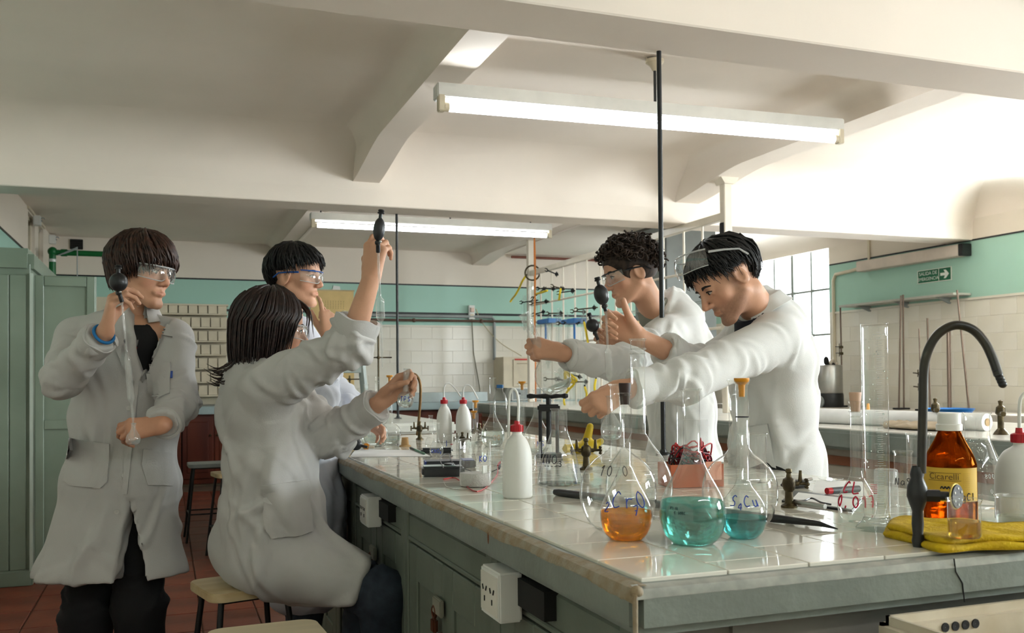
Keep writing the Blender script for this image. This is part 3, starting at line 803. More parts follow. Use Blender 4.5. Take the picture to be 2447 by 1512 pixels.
# stone sink hung on the front of the bench
t = thing('stone_sink', (1.36, .93, .62), 'worn cream stone sink with four overflow holes at the lower right', 'sink')
M_sink = mat('stained_stone', (214, 204, 184), .35, vscale=5, rgb2=(176, 158, 126), bump=.1, bscale=30)
sx0, sx1, sy0, sy1, sz0, sz1 = 1.055, 1.66, .62, 1.205, .60, .859
wth = .035
s_ = MB()
s_.rbox(((sx0 + sx1) / 2, (sy0 + sy1) / 2, sz0 + .02), (sx1 - sx0, sy1 - sy0, .04), .012, seg=3)
s_.rbox((sx0 + wth / 2, (sy0 + sy1) / 2, (sz0 + sz1) / 2), (wth, sy1 - sy0, sz1 - sz0), .014, seg=4)
s_.rbox((sx1 - wth / 2, (sy0 + sy1) / 2, (sz0 + sz1) / 2), (wth, sy1 - sy0, sz1 - sz0), .014, seg=4)
s_.rbox(((sx0 + sx1) / 2, sy0 + wth / 2, (sz0 + sz1) / 2), (sx1 - sx0, wth, sz1 - sz0), .014, seg=4)
s_.rbox(((sx0 + sx1) / 2, sy1 - wth / 2, (sz0 + sz1) / 2), (sx1 - sx0, wth, sz1 - sz0), .014, seg=4)
s_.build('basin', M_sink, t, world=True)
for k in range(4):
    MB().lathe([(.0075, 0), (.0075, .002), (.004, .002), (.0005, .0015)], 14, (1.168 + k * .021, sy1 - wth - .0005, sz1 - .0235), M=rot_to((0, -1, 0))).build('overflow_hole', M_dark, t, world=True)

# ------------------------------------------------------------------ farther benches
t2 = bench_slab('far_worktop', 'white-topped bench behind the near one with stool and carboy on it', .60, 1.93, 6.35, 9.3, m_ap=mat('pale_far_top', (216, 216, 206), .3))
for k, (ya, yb_) in enumerate(((6.45, 7.85), (7.85, 9.25))):
    t = thing('far_bench_base', (1.27, (ya + yb_) / 2, 0), ('nearer' if k == 0 else 'farther') + ' half of the cream base under the bench with the carboy', 'cabinet')
    MB().box((0, 0, .43), (1.2, yb_ - ya, .85)).build('body', M_cream, t, smooth=False)
    for s in (-1, 1): MB().rbox((-.608, s * .34, .45), (.02, .6, .7), .004, seg=1).build('door', M_cream, t, smooth=False)
    if k == 0:
        for s in (-1, 1): MB().rbox((s * .3, -(yb_ - ya) / 2 - .008, .45), (.5, .02, .7), .004, seg=1).build('door', M_cream, t, smooth=False)
t3 = bench_slab('rack_worktop', 'long bench with grey edge carrying the white glassware rack', 3.42, 4.72, 2.9, 10.6, top=.95, th=.11, m_ap=M_apron)
MB().rbox((4.07, 6.75, .948), (1.24, 7.64, .010), .003, seg=1).build('tiled_top', mat('white_far_tiles', (236, 232, 222), .2), t3, smooth=False, world=True)
for k in range(5):
    ya = 3.0 + k * 1.5
    t = thing('rack_bench_cabinet', (4.07, ya + .75, 0), 'cream and brown cabinet under the rack bench, %s from the near end' % ('first', 'second', 'third', 'fourth', 'fifth')[k], 'cabinet', 'cabinets under the rack bench')
    MB().box((0, 0, .42), (1.14, 1.49, .83)).build('body', mat('putty_paint', (186, 176, 160), .5), t, smooth=False)
    MB().box((-.575, 0, .77), (.012, 1.49, .05)).build('rail', mat('rail_brown', (140, 84, 56), .5), t, smooth=False)
    for s in (-1, 1):
        d = MB().rbox((-.578, s * .36, .38), (.02, .66, .62), .004, seg=1).build('door', MATS['putty_paint'], t, smooth=False)
        MB().rbox((-.59, s * .36, .38), (.012, .46, .42), .005, seg=1).build('panel', MATS['putty_paint'], d, smooth=False)

# ------------------------------------------------------------------ stools
def stool(name, label, loc, rz, h=.58, w=.30, top=None, leg_m=None):
    t = thing(name, (loc[0], loc[1], 0), label, 'stool', 'laboratory stools', rz)
    cr = .045; pl = []
    for qx, qy, a0 in ((1, 1, 0), (-1, 1, 90), (-1, -1, 180), (1, -1, 270)):
        for k in range(7): pl.append((qx * (w / 2 - cr) + cr * math.cos(R(a0 + k * 15)), qy * (w * .475 - cr) + cr * math.sin(R(a0 + k * 15))))
    sm = MB(); sm.prism(pl, h - .024, h - .003); sm.prism([(x * .985, y * .985) for x, y in pl], h - .0035, h); sm.prism([(x * .985, y * .985) for x, y in pl], h - .028, h - .0235)
    sm.build('seat', top or M_wood, t, sharp=30)
    lm = leg_m or M_black
    ring = []
    for sx in (-1, 1):
        for sy in (-1, 1):
            a = np.array((sx * w * .36, sy * w * .34, h - .028)); b = np.array((sx * w * .56, sy * w * .54, 0.0))
            MB().cyl(a, b, .0095, 10).build('leg', lm, t); ring.append((a, b))
    f = .62
    pr = [ring[i][0] + (ring[i][1] - ring[i][0]) * f for i in (0, 1, 3, 2)]
    for i in range(4): MB().cyl(pr[i], pr[(i + 1) % 4], .006, 8).build('stretcher', lm, t)
    MB().rbox((0, 0, h - .034), (w * .78, w * .74, .012), .003, seg=1).build('seat_frame', lm, t, smooth=False)
    return t
stool('stool', 'pale plywood stool under the seated student with white coat', (.235, 3.17), R(14), h=.585, w=.29)
stool('stool', 'empty pale wooden stool seat at the bottom edge of the picture', (.25, 2.53), R(3), h=.57, w=.295, top=mat('bare_pale_seat', (214, 198, 164), .4, vscale=3, stretch=(1, 6, 6)))
stool('stool', 'grey-topped metal stool standing far back before the red cabinets', (.30, 7.72), R(2), h=.60, w=.30, top=M_grey)
stool('stool', 'far stool with pale seat half hidden behind the seated student', (.44, 6.85), R(10), h=.60, w=.28)

# ------------------------------------------------------------------ white rack over the farther bench
M_rack = mat('rack_cream_paint', (234, 224, 206), .4, vscale=6)
RX = 4.05
t = thing('glassware_rack', (RX, 8.2, .96), 'tall white frame rack of thin bars standing on the farther bench', 'rack')
MB().rbox((RX, 6.16, 1.86), (.07, .07, 1.80), .006, seg=1).build('post', M_rack, t, smooth=False, world=True)
MB().rbox((RX, 10.3, 1.92), (.07, .07, 1.92), .006, seg=1).build('post', M_rack, t, smooth=False, world=True)
c = MB(); c.rbox((RX, 6.16, 2.795), (.16, .16, .05), .004, seg=1); c.prism([(-.08, 0), (.08, 0), (.045, -.05), (-.045, -.05)], -.06, .06, M=np.array([[1, 0, 0], [0, 0, 1], [0, 1, 0.]]), c=(RX, 6.16, 2.77)); c.build('post_cap', M_rack, t, smooth=False, world=True)
MB().rbox((RX, 8.23, 2.48), (.05, 4.1, .06), .004, seg=1).build('top_rail', M_rack, t, smooth=False, world=True)
MB().cyl((RX, 6.2, 2.10), (RX, 10.28, 2.10), .011, 10).build('cross_bar', M_rack, t, world=True)
MB().cyl((RX, 6.2, 1.62), (RX, 10.28, 1.62), .011, 10).build('cross_bar', M_rack, t, world=True)
for y in (9.97, 9.64, 9.32, 9.01, 8.71, 8.39, 8.06, 7.75, 7.43, 7.13, 6.79, 6.5):
    MB().cyl((RX, y, .96), (RX, y, 2.46), .0105, 8).build('vertical_bar', M_rack, t, world=True)
MB().cyl((RX + .05, 6.20, .96), (RX + .05, 6.20, 2.42), .012, 8).build('black_cable', M_black, t, world=True)
MB().rbox((RX - .038, 6.16, 2.38), (.012, .05, .09), .002, seg=1).build('switch', M_dark, t, smooth=False, world=True)
MB().cyl((RX + .05, 10.3, .96), (RX + .05, 10.3, 2.85), .016, 8).build('copper_pipe', mat('copper', (190, 112, 56), .4, metal=.6), t, world=True)
MB().rbox((RX - .01, 8.2, 1.84), (.10, 3.9, .016), .002, seg=1).build('glass_shelf', M_glass2, t, smooth=False, world=True)
# steel canister on the right counter, with a rod stand behind
t = thing('steel_canister', (6.75, 8.33, .90), 'polished steel canister on a black heating base on the right counter', 'canister')
MB().lathe([(.001, .15), (.145, .15), (.148, .16), (.148, .44), (.14, .455), (.001, .46)], 36).build('pot', M_steel, t)
MB().lathe([(.001, 0), (.15, 0), (.155, .02), (.155, .13), (.15, .15), (.001, .15)], 36).build('heater_base', M_black, t)
q = MB(); q.ball((-.05, -.03, .50), (.035, .02, .05), 12, 8); q.tube([(-.05, -.03, .47), (.02, 0, .47), (.1, .02, .46)], .016, 8); q.build('lid_handle', M_dark, t)
MB().tube(catmull([(.0, -.02, .46), (.05, 0, .5), (.1, .02, .48), (.12, .0, .46)], 4), .02, 8).build('rag', mat('pale_rag', (220, 208, 190), .8), t)
MB().lathe([(.001, 0), (.07, 0), (.07, .02), (.06, .024), (.001, .025)], 20, (-.155, -.03, .058), M=rot_to((-1, -.3, 0))).build('dial', M_grey, t)
# rods and stands on the right counter against the tiles
M_rod = mat('bare_steel_rod', (118, 100, 88), .4, metal=.5)
def rod_stand(name, label, u0, v0, u1, v1, x, r=.009, base=True, clamp=None):
    a = onx(u0, v0, x); b = onx(u1, v1, x); b[2] = .90
    t = thing(name, (b[0], b[1], .90), label, 'stand')
    MB().cyl(b, a, r, 10).build('rod', M_rod, t, world=True)
    if base: MB().rbox((b[0], b[1], .908), (.07, .10, .016), .004, seg=1).build('foot', M_dark, t, smooth=False, world=True)
    for z in clamp or ():
        q = MB(); c = a + (b - a) * ((a[2] - z) / (a[2] - b[2])); q.rbox(c, (.03, .04, .03), .004); q.cyl(c + np.array((0, .09, .01)), c + np.array((0, -.02, 0)), .006, 8); q.cyl(c + np.array((0, .03, -.03)), c + np.array((0, .03, .04)), .005, 8); q.build('boss_clamp', M_brass, t, world=True)
rod_stand('retort_stand', 'left rod of the close pair of tall iron stands against the right wall', 2153, 706, 2148, 975, 6.78)
rod_stand('retort_stand', 'right rod of the close pair of tall iron stands against the right wall', 2158, 704, 2160, 975, 6.86)
rod_stand('retort_stand', 'short iron stand left of the black gooseneck tap against the tiles', 2216, 760, 2223, 980, 6.80)
rod_stand('retort_stand', 'iron rod leaning against the right wall inside the tap arch', 2287, 693, 2316, 978, 6.84, base=False)
rod_stand('retort_stand', 'thin stand with two boss clamps close beside the tap stem', 2196, 785, 2202, 975, 6.7, r=.006, clamp=(1.25, 1.12))
rod_stand('glass_tube', 'pair-like bright glass tube standing below the tap arch', 2265, 790, 2268, 980, 6.74, r=.013, base=False)
rod_stand('retort_stand', 'iron rod beside the bright tube under the tap arch', 2270, 790, 2272, 980, 6.8, r=.008, base=False)
rod_stand('retort_stand', 'iron stand with red clamp behind the steel canister', 2008, 735, 2012, 900, 6.9, r=.009, clamp=(1.55, 1.48))
for i in range(3):
    p = onz(2290 + i * 42, 985, .9)
# ------------------------------------------------------------------ implicit surfaces for figures
def p_rc(a, b, ra, rb=None):
    a, b = np.asarray(a, float), np.asarray(b, float); rb = ra if rb is None else rb
    ab = b - a; L2 = max(ab @ ab, 1e-9)
    def fn(X, Y, Z):
        px, py, pz = X - a[0], Y - a[1], Z - a[2]
        t = np.clip((px * ab[0] + py * ab[1] + pz * ab[2]) / L2, 0, 1)
        return np.sqrt((px - t * ab[0]) ** 2 + (py - t * ab[1]) ** 2 + (pz - t * ab[2]) ** 2) - (ra + (rb - ra) * t)
    r = max(ra, rb)
    return fn, np.minimum(a, b) - r, np.maximum(a, b) + r
def p_ell(c, r, M=None):
    c, r = np.asarray(c, float), np.asarray(r, float)
    M = np.eye(3) if M is None else np.asarray(M)      # columns = local axes
    def fn(X, Y, Z):
        px, py, pz = X - c[0], Y - c[1], Z - c[2]
        q = [(px * M[0, i] + py * M[1, i] + pz * M[2, i]) / r[i] for i in range(3)]
        k0 = np.sqrt(q[0] ** 2 + q[1] ** 2 + q[2] ** 2)
        k1 = np.sqrt((q[0] / r[0]) ** 2 + (q[1] / r[1]) ** 2 + (q[2] / r[2]) ** 2) + 1e-9
        return k0 * (k0 - 1) / k1
    R_ = max(r); return fn, c - R_, c + R_
def p_ec(a, b, side, wa, da, wb, db):
    """cone of elliptic section from a to b: half width w along side, half depth d across"""
    a, b = np.asarray(a, float), np.asarray(b, float); ab = b - a; L = np.linalg.norm(ab); ax = ab / L
    s = unit(np.asarray(side, float) - ax * (np.asarray(side, float) @ ax)); f = np.cross(ax, s)
    def fn(X, Y, Z):
        px, py, pz = X - a[0], Y - a[1], Z - a[2]
        h = px * ax[0] + py * ax[1] + pz * ax[2]; t = np.clip(h / L, 0, 1)
        u = px * s[0] + py * s[1] + pz * s[2]; v = px * f[0] + py * f[1] + pz * f[2]
        w = wa + (wb - wa) * t; d = da + (db - da) * t; o = h - t * L; m_ = np.minimum(w, d)
        return (np.sqrt((u / w) ** 2 + (v / d) ** 2 + (o / (m_ * .8)) ** 2) - 1) * m_
    r = max(wa, da, wb, db)
    return fn, np.minimum(a, b) - r, np.maximum(a, b) + r
def p_prism(tri, d):
    """endless prism over a convex outline, along d"""
    tri = [np.asarray(p, float) for p in tri]; c = sum(tri) / len(tri); pl = []
    for i in range(len(tri)):
        e = tri[(i + 1) % len(tri)] - tri[i]; n_ = unit(np.cross(e, d))
        if (c - tri[i]) @ n_ > 0: n_ = -n_
        pl.append((n_, n_ @ tri[i]))
    def fn(X, Y, Z):
        o = None
        for n_, k in pl:
            q = X * n_[0] + Y * n_[1] + Z * n_[2] - k
            o = q if o is None else np.maximum(o, q)
        return o
    return fn
def sdf_mesh(ops, h, pad=0.02):
    """ops: (kind, blend, (fn, lo, hi)); kind 'u' union, 's' subtract, 'cut' keep where fn<0 (fn only)"""
    us = [o for o in ops if o[0] == 'u']
    lo = np.min([o[2][1] for o in us], axis=0) - pad; hi = np.max([o[2][2] for o in us], axis=0) + pad
    n = np.ceil((hi - lo) / h).astype(int) + 1
    ax = [lo[i] + h * np.arange(n[i]) for i in range(3)]
    V = np.full(n, 0.12, np.float32)
    for kind, k, pr in ops:
        if kind == 'cut':
            X, Y, Z = np.meshgrid(*ax, indexing='ij', sparse=True)
            V = np.maximum(V, pr(X, Y, Z)).astype(np.float32); continue
        if kind == 'cutout':
            X, Y, Z = np.meshgrid(*ax, indexing='ij', sparse=True)
            V = np.maximum(V, -pr(X, Y, Z)).astype(np.float32); continue
        fn, l, u = pr; mrg = max(k, .01) * 2 + 3 * h
        sl = tuple(slice(max(int((l[i] - mrg - lo[i]) / h), 0), min(int((u[i] + mrg - lo[i]) / h) + 2, n[i])) for i in range(3))
        if any(s.stop <= s.start for s in sl): continue
        X, Y, Z = np.meshgrid(*[ax[i][sl[i]] for i in range(3)], indexing='ij', sparse=True)
        d = fn(X, Y, Z); a = V[sl]
        if kind == 's': a, d = -a, d
        if k > 0:
            hh = np.clip(0.5 + 0.5 * (d - a) / k, 0, 1); r_ = d + (a - d) * hh - k * hh * (1 - hh)
        else: r_ = np.minimum(a, d)
        V[sl] = -r_ if kind == 's' else r_
    s = V < 0
    c = np.zeros(tuple(n - 1), np.int8)
    for i in (0, 1):
        for j in (0, 1):
            for q in (0, 1): c += s[i:n[0] - 1 + i, j:n[1] - 1 + j, q:n[2] - 1 + q]
    mix = (c > 0) & (c < 8)
    idx = np.full(tuple(n - 1), -1, np.int64); idx[mix] = np.arange(int(mix.sum()))
    I = np.argwhere(mix); pos = np.zeros((len(I), 3)); cnt = np.zeros(len(I))
    cor = [np.array((i, j, q)) for i in (0, 1) for j in (0, 1) for q in (0, 1)]
    for A in cor:
        for B in cor:
            dd = B - A
            if dd.sum() == 1 and (dd >= 0).all():
                va = V[I[:, 0] + A[0], I[:, 1] + A[1], I[:, 2] + A[2]].astype(float); vb = V[I[:, 0] + B[0], I[:, 1] + B[1], I[:, 2] + B[2]].astype(float)
                cr = (va < 0) != (vb < 0); t = va / np.where(cr, va - vb, 1)
                pos[cr] += (A + t[:, None] * dd)[cr]; cnt[cr] += 1
    verts = lo + h * (I + pos / cnt[:, None])
    faces = []
    for a_ in range(3):
        b_, c_ = (a_ + 1) % 3, (a_ + 2) % 3
        s0 = [slice(None)] * 3; s1 = [slice(None)] * 3
        s0[a_] = slice(0, n[a_] - 1); s1[a_] = slice(1, n[a_])
        for t_ in (b_, c_): s0[t_] = slice(1, n[t_] - 1); s1[t_] = slice(1, n[t_] - 1)
        ins = s[tuple(s0)]; ch = ins != s[tuple(s1)]
        E = np.argwhere(ch); fl_ = ins[ch]; base = E.copy(); base[:, b_] += 1; base[:, c_] += 1
        def cell(db, dc):
            q = base.copy(); q[:, b_] += db; q[:, c_] += dc; return idx[q[:, 0], q[:, 1], q[:, 2]]
        Q = np.stack([cell(-1, -1), cell(0, -1), cell(0, 0), cell(-1, 0)], 1)
        Q[~fl_] = Q[~fl_][:, ::-1]; faces.append(Q)
    return verts, np.concatenate(faces)

def laplace(verts, faces, it=2, lam=.5):
    v = verts.copy(); E = np.concatenate([faces[:, [0, 1]], faces[:, [1, 2]], faces[:, [2, 3]], faces[:, [3, 0]]])
    n = len(v); cnt = np.bincount(E[:, 0], minlength=n) + np.bincount(E[:, 1], minlength=n)
    for _ in range(it):
        acc = np.zeros_like(v)
        for k in range(3):
            acc[:, k] = np.bincount(E[:, 0], weights=v[E[:, 1], k], minlength=n) + np.bincount(E[:, 1], weights=v[E[:, 0], k], minlength=n)
        v += lam * (acc / np.maximum(cnt, 1)[:, None] - v)
    return v
def vnormals(v, f):
    nf = np.cross(v[f[:, 2]] - v[f[:, 0]], v[f[:, 3]] - v[f[:, 1]]); n = np.zeros_like(v)
    for k in range(4):
        for c in range(3): n[:, c] += np.bincount(f[:, k], weights=nf[:, c], minlength=len(v))
    return n / (np.linalg.norm(n, axis=1, keepdims=True) + 1e-12)

_ph = np.random.RandomState(3)
_K = _ph.normal(size=(9, 3)); _K /= np.linalg.norm(_K, axis=1, keepdims=True); _PH = _ph.uniform(0, 6.28, 9)
def wav(q, seed=0.0):
    """smooth 3-D noise from warped sines, about -1..1; q (n,3) already scaled"""
    w = np.stack([np.sin(q @ _K[i] * .7 + _PH[i] + seed) for i in range(3)], 1) * 1.1
    p = q + w; o = np.zeros(len(q))
    for i in range(3, 9): o += np.sin(p @ _K[i] * (1 + .35 * (i - 3)) + _PH[i] + seed * 1.7) / (1 + .25 * (i - 3))
    return o / 2.6
def cloth(verts, faces, bones, amp=.007, seed=0.0):
    """drape folds: ridges laid out on the unrolled limb (mostly across it, crowding at the joints) or torso (mostly down it)"""
    rs = np.random.RandomState(int(seed * 100) + 5); n_ = vnormals(verts, faces); N = len(verts)
    best = np.full(N, 9.0); sel = np.zeros(N, int); S = np.zeros(N); PHI = np.zeros(N); RR = np.ones(N)
    cum = {}; chain, cid, clen, last = [], [], [], None
    for (a, b, r, kd) in bones:
        a, b = np.asarray(a, float), np.asarray(b, float)
        if last is None or kd != last[1] or np.linalg.norm(a - last[0]) > 1e-6: clen.append([kd, 0.0, [], r])
        chain.append((a, b, r, kd, len(clen) - 1, clen[-1][1])); clen[-1][1] += np.linalg.norm(b - a); clen[-1][2].append(clen[-1][1]); last = (b, kd)
    for (a, b, r, kd, ci, s0) in chain:
        ab = b - a; L = np.linalg.norm(ab); ax = ab / L; q = verts - a; h = q @ ax; t = np.clip(h / L, 0, 1)
        pr = q - np.outer(h, ax); d = np.linalg.norm(q - np.outer(t * L, ax), axis=1) - r; m_ = d < best
        e1 = unit(np.cross(ax, (0.3, 1.0, 0.1) if kd else (1.0, .2, 0))); e2 = np.cross(ax, e1)
        best[m_] = d[m_]; sel[m_] = ci; S[m_] = (s0 + h)[m_]; PHI[m_] = np.arctan2(pr @ e2, pr @ e1)[m_]; RR[m_] = np.linalg.norm(pr, axis=1)[m_]
    disp = .35 * amp * wav(verts * 14, seed)
    for ci, (kd, L, joints, r) in enumerate(clen):
        m_ = sel == ci
        if not m_.any(): continue
        s_, ph, rr = S[m_], PHI[m_], RR[m_]; o = np.zeros(m_.sum()); joint = joints[0] if kd and len(joints) > 1 else None
        for k in range(34 if kd else 46):
            if kd:
                u = rs.rand()
                s0 = joint + rs.normal(0, .055) if (joint and u < .45) else (L - abs(rs.normal(0, .06)) if u < .65 else rs.uniform(0, L))
                th = R(90) + rs.normal(0, R(32)); ln = rs.uniform(.03, .085); wd = rs.uniform(.009, .017); am = amp * rs.uniform(.5, 1.25)
            else:
                s0 = rs.uniform(.02, L); th = rs.normal(0, R(24)); ln = rs.uniform(.06, .24); wd = rs.uniform(.012, .026); am = amp * rs.uniform(.7, 1.6)
            p0 = rs.uniform(-math.pi, math.pi); dw = ((ph - p0 + math.pi) % (2 * math.pi) - math.pi) * np.minimum(rr, .22); du = s_ - s0
            al = du * math.cos(th) + dw * math.sin(th); ac = -du * math.sin(th) + dw * math.cos(th) + rs.normal(0, 2.2) * al * al
            x = ac / wd; o += am * (np.exp(-x * x) - .55 * np.exp(-(x - 1.35) ** 2)) * np.exp(-(al / ln) ** 2)
        disp[m_] += o
    return verts + n_ * np.clip(disp, -.020, .024)[:, None]

def link_quads(name, v, f, material, parent, attr=None, smooth=True):
    me = bpy.data.meshes.new(name)
    me.vertices.add(len(v)); me.vertices.foreach_set('co', np.asarray(v, np.float32).ravel())
    f = np.asarray(f, np.int32)
    me.loops.add(f.size); me.loops.foreach_set('vertex_index', f.ravel())
    me.polygons.add(len(f)); me.polygons.foreach_set('loop_start', np.arange(0, f.size, f.shape[1], dtype=np.int32))
    me.polygons.foreach_set('loop_total', np.full(len(f), f.shape[1], np.int32))
    me.update(calc_edges=True); me.validate()
    me.polygons.foreach_set('use_smooth', np.ones(len(me.polygons), bool))
    if attr is not None:
        a = me.attributes.new('tint', 'FLOAT_COLOR', 'POINT'); a.data.foreach_set('color', np.concatenate([attr, np.ones((len(v), 1))], 1).astype(np.float32).ravel())
    if material: me.materials.append(material)
    o = bpy.data.objects.new(name, me); COL.objects.link(o)
    if parent: o.parent = parent
    return o

# ------------------------------------------------------------------ body parts
def hand_ops(ops, wrist, f, n_, side, curls, thumb=((.75, .35), (.25, .55), (-.1, .55)), s=1.0, spread=(.06, .02, -.03, -.09)):
    """palm, four fingers and thumb as blended bones; f = along the palm, n_ = the way the palm faces"""
    w = np.asarray(wrist, float); f = unit(f); n_ = unit(np.asarray(n_, float) - f * (np.asarray(n_, float) @ f))
    t = np.cross(f, n_) if side == 'R' else np.cross(n_, f)
    K = [(.090, .027), (.093, .008), (.088, -.011), (.079, -.028)]
    LN = [(.044, .026, .021), (.049, .030, .022), (.045, .028, .021), (.035, .021, .019)]
    RD = [.0098, .0100, .0094, .0083]
    tips = []
    for i in range(4):
        k = w + s * (f * K[i][0] + t * K[i][1] + n_ * .004)
        ops.append(('u', .012, p_rc(w + s * (t * K[i][1] * .55 + f * .006), k, .0165 * s, (.0125 if i < 3 else .0112) * s)))
        th = 0.0; p = k; r_ = RD[i] * s
        for j in range(3):
            th += R(curls[i][j]); d = unit(f * math.cos(th) + n_ * math.sin(th) + t * spread[i] * math.cos(th)); q = p + d * LN[i][j] * s
            ops.append(('u', .005 if j else .009, p_rc(p, q, r_, r_ * .88))); r_ *= .88; p = q
        tips.append(p)
    b = w + s * (f * .022 + t * .022 + n_ * .010)
    p = b; rr = [.0165, .0118, .0100, .0088]
    for j, L in enumerate((.042, .032, .026)):
        d = unit(f + t * thumb[j][0] + n_ * thumb[j][1]) if j < 2 else unit(f + t * thumb[j][0] + n_ * thumb[j][1]); q = p + d * L * s
        ops.append(('u', .012 if j == 0 else .006, p_rc(p, q, rr[j] * s, rr[j + 1] * s))); p = q
    tips.append(p)
    return tips

SK = {}
def head_geo(c, fwd, up, s=1.0, h=.0032, jaw=1.0, nose=1.0, neck_to=None):
    """head and neck; returns verts, faces, tint, frame"""
    c = np.asarray(c, float); x = unit(fwd); z = unit(np.asarray(up, float) - x * (np.asarray(up, float) @ x)); y = np.cross(z, x)
    Mx = np.stack([x, y, z], 1)
    W = lambda *p: c + Mx @ (np.array(p, float) * s)
    ops = []
    def E(k, p, r): ops.append(('u', k, p_ell(W(*p), np.array(r) * s, Mx)))
    def S(k, a, b, ra, rb=None): ops.append(('u', k, p_rc(W(*a), W(*b), ra * s, (rb or ra) * s)))
    E(0, (-.012, 0, .034), (.097, .075, .084))
    E(.02, (.022, 0, -.020), (.068, .060, .085))
    for sg in (-1, 1):
        S(.02, (-.002, sg * .050, -.045), (.062, sg * .018, -.096 * jaw), .020, .016)
        E(.016, (.054, sg * .040, -.018), (.022, .022, .024))
    S(.014, (.0725, -.010, -.098 * jaw), (.0725, .010, -.098 * jaw), .0165)
    S(.016, (.077, -.032, .026), (.077, .032, .026), .0125)
    E(.018, (.060, 0, .055), (.030, .052, .040))
    E(.014, (.0655, 0, -.058), (.024, .030, .024))
    for sg in (-1, 1): ops.append(('s', .012, p_ell(W(.094, sg * .031, .004), np.array((.014, .019, .0125)) * s, Mx)))
    S(.010, (.084, 0, .020), (.107 * nose, 0, -.024), .0085, .0098)
    E(.006, (.108 * nose, 0, -.028), (.0105, .0105, .0095))
    for sg in (-1, 1): E(.006, (.0975, sg * .0115, -.032), (.0105, .0075, .0080))
    S(.008, (.084, -.0235, -.0612), (.0915, 0, -.0578), .0038); S(.008, (.084, .0235, -.0612), (.0915, 0, -.0578), .0038)
    S(.008, (.0845, -.019, -.0648), (.0895, 0, -.0668), .0045); S(.008, (.0845, .019, -.0648), (.0895, 0, -.0668), .0045)
    ops.append(('s', .003, p_rc(W(.0945, -.018, -.0622), W(.0945, .018, -.0622), .0017 * s)))
    for sg in (-1, 1):      # eyeball bulge with lids, ears
        E(.004, (.0755, sg * .031, .004), (.0135, .0145, .0130))
        ops.append(('u', .006, p_ell(W(-.008, sg * .077, -.004), np.array((.021, .0085, .033)) * s, Mx @ np.array([[.96, 0, .26], [0, 1, 0], [-.26, 0, .96]]))))
        ops.append(('s', .004, p_ell(W(-.004, sg * .0865, -.002), np.array((.0125, .0085, .022)) * s, Mx)))
    nk = W(-.060, 0, -.190) if neck_to is None else np.asarray(neck_to, float)
    ops.append(('u', .022, p_rc(W(-.030, 0, -.060), nk, .052 * s, .056 * s)))
    v, f = sdf_mesh(ops, h)
    v = laplace(v, f, 1, .4)
    loc = (v - c) @ Mx / s
    tint = np.ones((len(v), 3))
    lip = (np.abs(loc[:, 2] + .062) < .0080 - np.abs(loc[:, 1]) * .26) & (loc[:, 0] > .083) & (np.abs(loc[:, 1]) < .024)
    tint[lip] *= (.94, .78, .76)
    chk = np.exp(-(((loc[:, 0] - .07) / .03) ** 2 + ((np.abs(loc[:, 1]) - .04) / .025) ** 2 + ((loc[:, 2] + .03) / .03) ** 2)); tint *= 1 - chk[:, None] * np.array((.0, .10, .10))
    nz = np.exp(-(((loc[:, 0] - .11) / .02) ** 2 + ((loc[:, 2] + .03) / .02) ** 2 + (loc[:, 1] / .02) ** 2)); tint *= 1 - nz[:, None] * np.array((.0, .12, .12))
    return v, f, tint, loc, (c, Mx, s)

